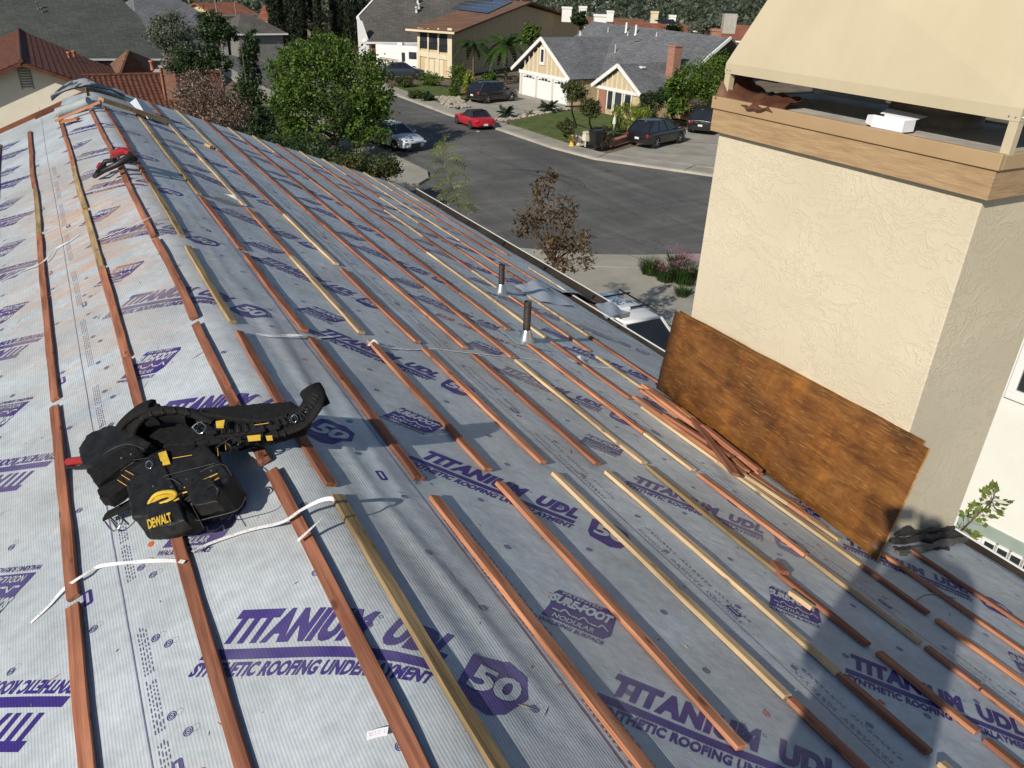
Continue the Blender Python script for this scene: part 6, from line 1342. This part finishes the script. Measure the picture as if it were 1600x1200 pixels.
for x0,x1,y0,y1 in ((656,667.5,47,75),(670,683.5,49,77),(686,699,52,81)):
    pts=[onB(x0,y1,.06),onB(x1,y1+1,.06)]+[onB((x0+x1)/2+(x1-x0)/2*math.cos(t),y0+6-6*math.sin(t),.06) for t in [k*math.pi/8 for k in range(9)]]
    b=MB(); b.prism(pts,nB,.05); o=b.build('arched_opening',WINM,hB,org=a_)
    b=MB(); 
    for k in range(5): x=x0+(x1-x0)*k/4; b.beam(onB(x,y1-11,.12),onB(x,y1,.12),.03,.03,V)
    b.beam(onB(x0,y1-11,.12),onB(x1,y1-10,.12),.04,.04,V); b.build('balcony_railing',BLACK,o,org=a_)
for x0,x1 in ((664,678),(680,693)):
    b=MB(); b.prism([onB(x0,92,.05),onB(x1,94,.05),onB(x1,120,.05),onB(x0,118,.05)],nB,.04); b.build('garage_door',WCRM,hB,org=a_)
sp=[onpl(x,y,PS,nS)+nS*.12 for x,y in ((706,15),(736,-3),(801,4),(762,22))]
b=MB(); b.prism(sp,nS,.06); so_=b.build('solar_panels',pm('solar_cell_blue',(.012,.018,.035),(.02,.028,.05),rough=.15,scale=2,spec=.7),hB,org=a_)
b=MB()
for k in range(1,6): b.beam(sp[0].lerp(sp[3],k/6)+nS*.01,sp[1].lerp(sp[2],k/6)+nS*.01,.03,.02,nS)
for k in range(1,4): b.beam(sp[0].lerp(sp[1],k/4)+nS*.012,sp[3].lerp(sp[2],k/4)+nS*.012,.03,.02,nS)
b.build('panel_seams',GALV,so_,org=a_)
# ---- generic house from front eave pixels
def house_px(label,e0,e1,h,depth,pitch,roofm,wallm,name='far_house',hip=0.,ov=.5,front=None,win=True,ground=False,cat='house'):
    A,B=G(*e0,0 if ground else h),G(*e1,0 if ground else h)
    if ground: A.z+=h; B.z+=h
    U=(B-A).normalized(); V=Vector((-U.y,U.x,0)); V=V if V.dot(A-CAM)>0 else -V; W_=(B-A).length; e=empty(name,Vector((A.x,A.y,Z0)),label,cat); org=Vector((A.x,A.y,Z0))
    zr=depth/2*math.tan(R_(pitch)); T=lambda u,v,z: A+U*u+V*v+Vector((0,0,z))
    b=MB(); vs=[T(0,0,0),T(W_,0,0),T(W_,depth,0),T(0,depth,0),T(hip,depth/2,zr),T(W_-hip,depth/2,zr)]
    F=[[0,1,5,4],[2,3,4,5],[1,2,5],[3,0,4]] if hip else [[0,1,5,4],[2,3,4,5]]
    for f in F:
        pts=[vs[i] for i in f]; n=(pts[1]-pts[0]).cross(pts[2]-pts[0]).normalized(); n=n if n.z>0 else -n; b.prism(pts,n,.18)
    b.build('roof',roofm,e,org=org)
    b=MB()
    if hip: 
        vs=[T(u,v,z) for u in(ov,W_-ov) for v in(ov,depth-ov) for z in(-h,-.02)]; b.add(vs,[(0,1,3,2),(4,6,7,5),(0,4,5,1),(2,3,7,6),(0,2,6,4),(1,5,7,3)])
    else: b.prism([T(W_-ov,ov,-h),T(W_-ov,depth-ov,-h),T(W_-ov,depth-ov,-.0),T(W_-ov,depth/2,zr-.25),T(W_-ov,ov,-.0)],U,W_-2*ov)
    b.build('wall',wallm,e,org=org)
    b=MB(); b.beam(T(0,-.04,-.08),T(W_,-.04,-.08),.06,.18); b.build('fascia',WHT,e,org=org)
    if win:
        for k in range(max(1,int(W_/3.5))):
            u=ov+1+k*3.5
            if u+1.2<W_-ov: b=MB(); vs=[T(u+uu,ov-.05*q,-z) for uu in (0,1.2) for q in (0,1) for z in (.7,1.8)]; b.add(vs,[(0,1,3,2),(4,6,7,5),(0,4,5,1),(2,3,7,6),(0,2,6,4),(1,5,7,3)]); b.build('window',WINM,e,org=org)
    return e,T,W_
def chim_px(par,x,ytop,ybot,D,w,mat,cap=None,label=None):
    c=atD(x,ybot,D); t=atD(x,ytop,D); b=MB(); hz=t.z-c.z; b.box(Vector((c.x,c.y,c.z+hz/2-.3)),w,w*.8,hz+.6,(_rt,hf,Vector((0,0,1)))); o=b.build('chimney',mat,par,org=c,label=label)
    b=MB(); b.box(Vector((c.x,c.y,t.z+.02)),w*1.12,w*.92,.22,(_rt,hf,Vector((0,0,1)))); b.build('chimney_cap',cap or mat,o,org=c); return o
# C grey-brown shingle house left of the arched one
A,B=G(573,66,2.7),G(657,67,2.7); U=(B-A).normalized(); V=Vector((-U.y,U.x,0)); V=V if V.dot(A-CAM)>0 else -V
hC=empty('shingle_house',Vector((A.x,A.y,Z0)),'house with big grey-brown shingle slope and white end trim, behind the motorhome','house'); oc=Vector((A.x,A.y,Z0))
n=U.cross(V*math.cos(R_(31))+Vector((0,0,math.sin(R_(31))))).normalized(); n=n if n.z>0 else -n
rc=[onpl(x,y,A,n) for x,y in ((573,66),(700,69),(770,-14),(598,-14),(560,27))]; b=MB(); b.prism(rc,n,.2); b.build('roof',SHB,hC,org=oc)
b=MB(); T=lambda u,v,z: A+U*u+V*v+Vector((0,0,z))
b.prism([T(.4,.5,-2.7),T(9,.5,-2.7),T(9,.5,-.05),T(.4,.5,-.05)],-V,6); b.build('wall',WGRY,hC,org=oc)
b=MB(); b.beam(T(-.1,-.05,-.05),T(10,-.05,-.05),.08,.2); b.beam(rc[0]-U*.1,rc[4]-U*.1,.3,.25); b.beam(rc[4]-U*.1,rc[3]-U*.1,.2,.2); b.prism([onpl(x,y,A+V*.3,-V) for x,y in ((558,28),(566,33),(577,66),(577,95),(562,95))],-V,.3); b.build('white_trim',WHT,hC,org=oc)
b=MB(); b.prism([T(.6,.42,-2.7),T(1.7,.42,-2.7),T(1.7,.42,-.3),T(.6,.42,-.3)],-V,.05); b.build('red_door',pm('red_brown_door',(.2,.05,.03),(.26,.07,.045)),hC,org=oc)
for x,y in ((653,5),(655,15),(651,20)): q=onpl(x,y,A,n); b=MB(); b.lathe(q,[(.15,0),(.12,.5),(.2,.52),(.2,.65)],10); b.build('roof_vent',WHT,hC,org=q)
# motorhome
A,B=G(588,112),G(662,117); U=(B-A).normalized(); V=Vector((-U.y,U.x,0)); V=V if V.dot(A-CAM)>0 else -V; T=T_(A,U,V); W_=(B-A).length
e=empty('motorhome',A,'white motorhome with brown swoosh stripes, parked between the shingle house and the arched house','motorhome')
b=MB(); boxT(b,T,0,W_,0,2.4,.5,2.75); b.build('body',WHT,e,org=A,bevel=.12)
b=MB(); boxT(b,T,.2,W_-.2,.1,2.3,.25,.5); b.build('chassis',BLACK,e,org=A)
for u0,u1,z0,z1 in ((W_*.55,W_*.62,1.2,2.1),(W_*.7,W_*.86,1.5,2.2)): b=MB(); boxT(b,T,u0,u1,-.02,.02,z0,z1); b.build('window',WINM,e,org=A)
b=MB()
for k,(z,l) in enumerate(((1.2,.45),(1.35,.38),(1.0,.5))): b.beam(T(W_*.08,-.012,z+.15),T(W_*(.1+l),-.012,z-.05),.01,.07,(0,0,1))
b.build('swoosh_stripe',pm('brown_stripe',(.2,.1,.05),(.25,.13,.07)),e,org=A)
for u in (W_*.2,W_*.8): b=MB(); b.lathe(T(u,-.02,.42),[(.42,0),(.42,.25)],16,axis=tuple(V)); b.build('wheel',RUBBER,e,org=A)
b=MB(); boxT(b,T,W_*.4,W_*.5,.9,1.6,2.75,2.98); b.build('roof_unit',WHT,e,org=A,bevel=.05)
# ---- D: red tile neighbour, real tile relief
pk=onZ(33,97,Z0+4.5); YD=pk.y; q=onY(178,146,YD); tD=(pk.z-q.z)/(q.x-pk.x); qb=onZ(28,42,pk.z)
hD=empty('red_tile_house',Vector((pk.x,YD,Z0)),'near house with red-brown tile gable roof, cream gable wall and brick chimney, left','house'); oD=Vector((pk.x,YD,Z0))
def tiles(O,ex,dn,nx,nd,n,pw=.29,pl=.36,amp=.045,barrel=True,name='tiled_slope',par=hD,mat=TGEO,step=.03):
    "O top corner, ex unit along ridge, dn unit down slope; nx,nd metres"
    cu=max(2,int(nx/pw)); cd_=max(2,int(nd/pl)); vs=[];fs=[]; S=8 if barrel else 4; W_=cu*S+1; rows=[]
    for j in range(cd_):
        for t in (0.,.995): rows.append((j,t))
    for (j,t) in rows:
        for i in range(W_):
            u=i/S; fr=u%1; prof=(math.sin(fr*math.pi*2)*.5+.5) if barrel else (1-.9*(fr<.12))
            jit=.006*math.sin(j*12.9+int(u)*78.2)
            vs.append(O+ex*(u*pw)+dn*((j+t)*pl)+n*(prof*amp+t*step+jit))
    for r in range(len(rows)-1):
        for i in range(W_-1): a=r*W_+i; fs.append((a,a+1,a+W_+1,a+W_))
    b=MB(); b.add(vs,fs,0,False)
    L_=cu*pw; Dn=cd_*pl; b.prism([O-n*.02,O+ex*L_-n*.02,O+ex*L_+dn*Dn-n*.02,O+dn*Dn-n*.02],n,.14); return b.build(name,mat,par,org=O)
cD=1/math.sqrt(1+tD*tD); dnR=Vector((cD,0,-tD*cD)); nRD=Vector((tD*cD,0,cD)); dnL=Vector((-cD,0,-tD*cD)); nLD=Vector((-tD*cD,0,cD)); Ro=Vector((pk.x,YD-.8,pk.z+.1))
LenD=min(qb.y-YD+.8,24)
tiles(Ro,Vector((0,1,0)),dnR,LenD,6.8,nRD,pw=.33,amp=.035,barrel=False); tiles(Ro,Vector((0,1,0)),dnL,LenD,6.8,nLD,pw=.33,amp=.035,barrel=False)
b=MB(); b.tube([Ro+Vector((0,-.05,.05)),Ro+Vector((0,LenD,.05))],.12,10); b.build('ridge_tiles',TGEO,hD,org=oD)
b=MB(); b.prism([Vector((pk.x-5.9,YD,Z0)),Vector((pk.x+5.9,YD,Z0)),Vector((pk.x+5.9,YD,pk.z-5.9*tD)),Vector((pk.x,YD,pk.z-.05)),Vector((pk.x-5.9,YD,pk.z-5.9*tD))],(0,-1,0),LenD-.6); b.build('wall',mat_stucco('pale_cream_stucco',(.76,.71,.58),(.82,.77,.64),.25),hD,org=oD)
b=MB()
for dd in (dnR,dnL): b.beam(Ro+Vector((0,.03,-.12)),Ro+Vector((0,.03,-.12))+dd*6.7,.05,.2)
b.build('rake_board',pm('dark_red_brown_board',(.12,.04,.025),(.17,.06,.035)),hD,org=oD)
b=MB(); vx=onY(40,122,YD).x; vz_=onY(40,122,YD).z
for k in range(8): b.bb(vx-.26,vx+.26,YD-.035,YD-.005,vz_-.5+.14*k,vz_-.42+.14*k)
b.bb(vx-.32,vx-.261,YD-.04,YD-.003,vz_-.6,vz_+.66); b.bb(vx+.261,vx+.32,YD-.04,YD-.003,vz_-.6,vz_+.66); b.build('gable_vent',pm('louvre_grey',(.2,.2,.19),(.3,.3,.28)),hD,org=oD)
# wing with barrel tiles
YW=YD+3.0; w0=onY(150,122,YW); w1=onY(262,117,YW); dnW=Vector((0,-math.cos(R_(20)),-math.sin(R_(20)))); nW=Vector((0,-math.sin(R_(20)),math.cos(R_(20))))
w1.z=onY(205,118,YW).z; w0=Vector((pk.x+1.5,YW,w1.z+.0)); XWE=onY(345,128,YW).x; tiles(w0,Vector((1,0,0)),dnW,XWE-w0.x,5.4,nW,pw=.30,amp=.06,barrel=True,name='tiled_wing')
tiles(w0,Vector((1,0,0)),Vector((0,math.cos(R_(20)),-math.sin(R_(20)))),XWE-w0.x,5.,Vector((0,math.sin(R_(20)),math.cos(R_(20)))),pw=.30,amp=.06,name='tiled_wing')
b=MB(); b.tube([w0+Vector((0,0,.07)),w0+Vector((XWE-w0.x,0,.07))],.10,10); b.build('ridge_tiles',TGEO,hD,org=oD)
b=MB(); b.bb(w0.x,XWE-.4,YW-4.4,YW+4.2,Z0,w1.z-1.85); b.build('wall',WCRM,hD,org=oD)
b=MB(); yc=YW-3.2; k0,k1=onY(251,106,yc),onY(272,106,yc); b.bb(k0.x,k1.x,yc,yc+.8,Z0,k0.z); o=b.build('brick_chimney',BRK,hD,org=k0)
b=MB(); b.bb(k0.x-.04,k1.x+.04,yc-.04,yc+.84,k0.z+.001,k0.z+.06); b.build('chimney_cap',CONC,o,org=k0)
b=MB(); b.beam(Vector((k0.x-.04,yc-.03,k0.z+.02)),Vector((k0.x-.03,yc-.03,w1.z-1.9)),.07,.05); b.build('copper_flashing',pm('copper_edge',(.45,.2,.1),(.5,.25,.12),rough=.4),o,org=k0)
z_=Z0+3.0; ap=onZ(199,78,Z0+4.6); c4=[onZ(172,100,z_),onZ(184,121,z_),onZ(236,116,z_),onZ(250,98,z_)]
b=MB(); 
for i in range(4): pts=[c4[i],c4[(i+1)%4],ap]; n=(pts[1]-pts[0]).cross(pts[2]-pts[0]).normalized(); n=n if n.z>0 else -n; b.prism(pts,n,.12)
b.build('hip_roof',TILB,hD,org=oD)
for x,y0,y1,d in ((109,92,77,.7),(117,90,78,1.2),(238,107,97,6)):
    q=onZ(x,y0,Z0+3.9) if d>5 else onpl(x,y0,Ro,nRD); b=MB(); b.lathe(q-Vector((0,0,.1)),[(.11,0),(.11,.45),(.16,.48),(.16,.58)],10); b.build('clay_vent_pipe',pm('orange_clay',(.45,.17,.09),(.55,.22,.12)),hD,org=q)
# ---- E: large dark shingle roof behind
A,B=G(150,93,2.8),G(258,93,2.8); U=(B-A).normalized(); V=Vector((-U.y,U.x,0)); V=V if V.dot(A-CAM)>0 else -V; hE=empty('dark_roof_house',Vector((A.x,A.y,Z0)),'house with very large dark grey-green shingle roof behind the red tile house','house'); oE=Vector((A.x,A.y,Z0))
n=U.cross(V*math.cos(R_(24))+Vector((0,0,math.sin(R_(24))))).normalized(); n=n if n.z>0 else -n
re_=[onpl(x,y,A,n) for x,y in ((-120,93),(258,93),(216,24),(178,-12),(-160,-40))]; b=MB(); b.prism(re_,n,.2); b.build('roof',SHD,hE,org=oE)
b=MB(); b.prism([A-U*10+V*.6-Vector((0,0,2.8)),B-U*.5+V*.6-Vector((0,0,2.8)),B-U*.5+V*.6,A-U*10+V*.6],-V,5); b.build('wall',WGRY,hE,org=oE)
b=MB(); b.beam(A-U*10-V*.05,B-V*.05,.08,.14); b.build('gutter',pm('pale_gutter',(.4,.42,.43),(.5,.52,.53),rough=.4),hE,org=oE)
for x,y,h in ((60,15,.5),(66,20,.3)): q=onpl(x,y,A,n); b=MB(); b.lathe(q,[(.06,0),(.06,h),(.12,h+.02),(.12,h+.1)],8); b.build('roof_vent',GALV,hE,org=q)
# ---- farther houses
house_px('grey shingle roof behind the grey-green tree, upper left','x' and (215,50),(362,47),2.8,14,24,SHG,WGRY,hip=3.)
house_px('orange-tiled small roof peeking over the large dark roof',(205,30),(245,28),3.,6,26,TIL,WTAN)
house_px('dark grey hipped roof in front of the cypress row',(368,53),(450,52),2.6,9,22,SHB,pm('dim_wall',(.16,.16,.16),(.22,.22,.21)),hip=2.5)
house_px('brown-orange roof behind the light poles',(340,24),(405,22),3,9,18,TIL,WTAN)
house_px('small cream-gabled house just left of the cypresses',(400,33),(424,34),2.8,8,26,TIL,WCRM)
house_px('reddish roof glimpsed between the cypresses',(470,36),(520,36),2.8,8,22,TIL,WTAN)
h1,_1,_2=house_px('long low brown tile roof straight behind the grey house, left part',(862,40),(1010,46),2.9,9,16,TILB,WTAN,win=False)
h2,_1,_2=house_px('red tile roof with a dark solar panel behind the grey house',(965,50),(1078,54),3.0,9,16,TIL,WTAN,win=False)
h3,_1,_2=house_px('brown tile roof right of the red one',(1060,46),(1095,49),2.8,8,16,TILB,WTAN,win=False)
h4,_1,_2=house_px('red tile roof with pale wall beside the metal hood',(1122,62),(1185,66),2.8,9,22,TIL,WCRM,win=False)
h5,_1,_2=house_px('red roof end showing over the shoulder of the arched house',(845,36),(905,40),3.,8,18,TIL,WTAN,win=False)
chim_px(h1,885,12,26,100,1.2,WHT,label='white chimney left of four'); chim_px(h1,910,11,23,105,1.0,WHT); chim_px(h1,937,24,36,84,1.3,WHT); chim_px(h1,953,18,26,105,.9,WHT)
chim_px(h2,1022,19,28,100,.9,WCRM); chim_px(h2,1050,25,31,98,.8,WHT)
chim_px(h4,1138,18,42,80,1.3,pm('pale_chimney',(.35,.33,.29),(.42,.4,.35)),BLACK); chim_px(h4,1118,47,54,74,.9,BRK)
p_=[atD(x,y,88) for x,y in ((1022,31),(1052,30),(1058,37),(1035,37))]; n=(p_[1]-p_[0]).cross(p_[2]-p_[0]).normalized(); n=n if n.z>0 else -n
b=MB(); b.prism(p_,n,.06); b.build('solar_panels',pm('far_solar',(.012,.015,.025),(.02,.02,.03),rough=.2),h2)
# cypresses
xs=[(424,56),(436,58),(448,60),(459,62),(471,60),(484,64),(497,66),(520,52),(531,52),(543,50),(555,46),(566,44)]
words=['first','second','third','fourth','fifth','sixth','seventh','eighth','ninth','tenth','eleventh','twelfth']
for i,(x,y) in enumerate(xs):
    D=105+(i%3)*2.5; s=FPX/D; c=atD(x,y-40,D); r=5.6/2 if False else .75
    e=empty('italian_cypress',Vector((c.x,c.y,Z0)),words[i]+' cypress from the left in the tall dark row behind the big tree','cypress','row of tall cypresses'); H_=13.
    cl=[(Vector((c.x,c.y,Z0+1.2+1.1*k)),(r*(1-.035*k),r*(1-.035*k),1.1)) for k in range(10)]
    leafcloud('foliage',cl,7500,.3,LC,e,org=Vector((c.x,c.y,Z0)),sub=26,sig=.2,seed=60+i,aspect=.35,droop=-1.5)
    b=MB(); b.tube([Vector((c.x,c.y,Z0)),Vector((c.x,c.y,Z0+6))],.12,6); b.build('trunk',BARK,e,org=Vector((c.x,c.y,Z0)))
for i,x in enumerate((967,974,981,988,995,1002)):
    D=150; c=atD(x,20,D); e=empty('italian_cypress',Vector((c.x,c.y,Z0)),words[i]+' cypress from the left in the black clipped block beyond the brown roofs','cypress','far block of cypresses')
    cl=[(Vector((c.x,c.y,Z0+1.+1.3*k)),(.62,.62,1.2)) for k in range(8)]; leafcloud('foliage',cl,1500,.26,LC,e,org=Vector((c.x,c.y,Z0)),sub=20,sig=.16,seed=90+i,aspect=.3,droop=-1.5)
tree('round_tree','round dark tree left of the far white chimneys','tree',92,[(905,30,14,12,.9)],1800,.35,LD,seed=71)
tree('round_tree','yellow-green round shrub on the ridge line of the grey roof, right','tree',90,[(1055,44,16,6,.9)],1500,.3,LK,seed=72)
tree('round_tree','grey spiky shrub beside the chimney with the black cap','tree',78,[(1100,42,20,10,.9)],2600,.25,LS,seed=73)
# far wooded valley with scattered tiny houses
rs=np.random.RandomState(5); cl=[]
for i in range(420):
    D=rs.uniform(125,330); a=rs.uniform(-250,1500); p=atD(a,0,D); r=rs.uniform(2.2,5.); h=rs.uniform(2.5,5.5)+max(0,(D-150))*.03
    cl.append((Vector((p.x,p.y,Z0+h*.55)),(r,r,h*.6)))
leafcloud('distant_trees',cl,60000,1.0,mat_leaf('hazed_far_leaf',(.03,.045,.028),(.055,.075,.045),(.10,.125,.075)),None,org=(0,0,0),sub=420*5,sig=.3,seed=3,kind='stuff',label='far wooded valley of dark green trees across the top of the view',cat='woodland')  # leaf colours lightened to put the distance haze into them
rs=np.random.RandomState(8); cl=[]
for i in range(150):
    D=rs.uniform(125,300); a=rs.uniform(-250,1500); p=atD(a,0,D); r=rs.uniform(2.2,5.); h=rs.uniform(2.5,5.)+max(0,(D-150))*.03
    cl.append((Vector((p.x,p.y,Z0+h*.5)),(r,r,h*.6)))
leafcloud('distant_trees',cl,22000,1.,LS,None,org=(0,0,0),sub=150*5,sig=.3,seed=4,kind='stuff',label='lighter grey-green trees scattered through the far valley',cat='woodland')
for i,(x,y,w,c) in enumerate(((1057,6,9,'white'),(1052,14,6,'cream'),(1098,8,7,'white'),(1118,4,8,'cream'),(1028,10,7,'tan'),(950,13,5,'white'),(930,10,5,'cream'),(1135,10,6,'white'),(1108,17,5,'tan'),(1075,12,5,'white'),(510,8,7,'pale'),(455,6,7,'tan'))):
    house_px('tiny far %s building among the trees near photo column %d'%(c,i+1) if False else ['tiny white flat-looking building highest among the far trees','tiny cream building just below the highest white one','tiny white house right of the highest white building','tiny cream house at the very top above the black-capped chimney','tiny tan house left of the highest white building','tiny white house left of the black cypress block','tiny cream house far left in the wooded valley above the white chimneys','tiny white house nearest the metal hood','lowest tiny tan house right of the valley','tiny white house in the middle of the right valley','pale house seen between the tall cypresses, right gap','tan house behind the left tall cypresses'][i],
      (x-w*.8,max(y+3,6)),(x+w*.8,max(y+3,6)+.3),2.6,6,16,[TIL,TILB,SHG][i%3],[WHT,WCRM,WTAN][i%3],name='distant_house',win=False,ground=True)
# far hills
b=MB(); vs=[];nx=40
for j in range(8):
    for i in range(nx+1):
        a=R_(-80+160*i/nx)+R_(30); d=330+110*j; vs.append(Vector((math.sin(a)*d,math.cos(a)*d,Z0-.2+ (j/7)**1.3*75*(.75+.35*noise.noise(Vector((i*.3,j*.4,0)))))))
b.add(vs,[(j*(nx+1)+i,j*(nx+1)+i+1,(j+1)*(nx+1)+i+1,(j+1)*(nx+1)+i) for j in range(7) for i in range(nx)],0,True)
b.build('hills',pm('wooded_hill',(.03,.04,.02),(.09,.09,.05),scale=.05,detail=9),kind='structure')
# ---- white neighbour house at the right edge
dW=ray(-230,-89); dW=Vector((dW.x,dW.y,0)).normalized(); O=onZ(1570,850,Z0+2.0); nWl=Vector((-dW.y,dW.x,0)); nWl=nWl if nWl.dot(CAM-O)>0 else -nWl
hW=empty('white_stucco_house',Vector((O.x,O.y,Z0)),'white stucco house wall with sage green trim and small garage windows at the right edge','house'); oW=Vector((O.x,O.y,Z0))
def wp(x,y,d=0): return onpl(x,y,O+nWl*d,nWl)
TW=lambda a,z,d=0: Vector((O.x,O.y,Z0+z))+dW*a+nWl*d
b=MB(); b.prism([TW(-14,0),TW(1.9,0),TW(1.9,6.3),TW(-14,6.3)],nWl,6); b.build('wall',mat_stucco('white_stucco',(.70,.70,.65),(.76,.76,.71),.3),hW,org=oW)
b=MB(); b.prism([TW(-14,6.3,.6),TW(2.2,6.3,.6),TW(2.2,8,-3),TW(-14,8,-3)],(nWl+Vector((0,0,2))).normalized(),.2); b.build('roof',SHG,hW,org=oW)
SAGE=pm('sage_green_trim',(.27,.33,.29),(.31,.37,.33),rough=.6)
zb=(wp(1516,812).z+wp(1590,866).z)/2-Z0; b=MB(); b.prism([TW(-14,zb-.1,.05),TW(.75,zb-.1,.05),TW(.75,zb+.16,.05),TW(-14,zb+.16,.05)],nWl,.05); b.prism([TW(.5,0,.05),TW(.75,0,.05),TW(.75,zb-.102,.05),TW(.5,zb-.102,.05)],nWl,.05); b.build('sage_trim',SAGE,hW,org=oW)
b=MB(); b.prism([TW(-8,0,.03),TW(.48,0,.03),TW(.48,zb-.11,.03),TW(-8,zb-.11,.03)],nWl,.03); o=b.build('garage_door',WHT,hW,org=oW)
q0=wp(1538,850,.04); a0=(q0-O).dot(dW); z0=q0.z-Z0; q1=wp(1552,858,.04); wv=abs((q1-O).dot(dW)-a0)
for k in range(5):
    aa=a0-k*(wv*1.42); b=MB(); b.prism([TW(aa,z0-.16,.05),TW(aa-wv,z0-.16,.05),TW(aa-wv,z0+.08,.05),TW(aa,z0+.08,.05)],nWl,.02); pn=b.build('door_window',WINM,o,org=oW)
    b=MB(); 
    for (u0,u1,v0,v1) in ((aa+.05,aa-wv-.05,z0+.082,z0+.13),(aa+.05,aa-wv-.05,z0-.21,z0-.162),(aa+.05,aa+.003,z0-.16,z0+.08),(aa-wv-.003,aa-wv-.05,z0-.16,z0+.08)): b.prism([TW(u0,v0,.07),TW(u1,v0,.07),TW(u1,v1,.07),TW(u0,v1,.07)],nWl,.039)
    b.build('window_frame',WHT,pn,org=oW)
q0=wp(1572,618); a0=(q0-O).dot(dW); z0=q0.z-Z0; b=MB(); b.prism([TW(a0-.12,z0+.12,.03),TW(a0-1.5,z0+.12,.03),TW(a0-1.5,z0+1.4,.03),TW(a0-.12,z0+1.4,.03)],nWl,.03); pn=b.build('window',WINM,hW,org=oW)
b=MB()
for (u0,u1,v0,v1) in ((a0,a0-1.62,z0,z0+.119),(a0,a0-.119,z0+.121,z0+1.5),(a0-1.501,a0-1.62,z0+.121,z0+1.5),(a0-.121,a0-1.5,z0+1.401,z0+1.5),(a0-.121,a0-1.5,z0+.122,z0+.16)): b.prism([TW(u0,v0,.07),TW(u1,v0,.07),TW(u1,v1,.07),TW(u0,v1,.07)],nWl,.069)
b.build('window_frame',WHT,pn,org=oW)
# ============================================================ LIGHT
w=bpy.data.worlds.new('World'); scn.world=w; w.use_nodes=True; t=w.node_tree; bg=t.nodes['Background']
sky=t.nodes.new('ShaderNodeTexSky'); sky.sky_type='NISHITA'; sky.sun_disc=False
ts=-SUN; el=math.asin(ts.z); az=math.atan2(ts.x,ts.y)
sky.sun_elevation=el; sky.sun_rotation=az; sky.altitude=200; sky.air_density=1.; sky.dust_density=.6; sky.ozone_density=1.5
t.links.new(sky.outputs[0],bg.inputs[0]); bg.inputs[1].default_value=.068
sl=bpy.data.lights.new('sun','SUN'); sl.energy=4.1; sl.angle=R_(.53); sl.color=(1,.93,.82); so=bpy.data.objects.new('sun',sl); col.objects.link(so)
so.rotation_mode='QUATERNION'; so.rotation_quaternion=(-SUN).to_track_quat('Z','Y'); so.location=(-20,-10,30)
scn.render.engine='CYCLES'
vs_=scn.view_settings; vs_.view_transform='Standard'; vs_.look='None'; vs_.gamma=1; vs_.exposure=.2
scn.render.resolution_x=1024; scn.render.resolution_y=768
print('sun elevation',math.degrees(el),'objects',len(bpy.data.objects))
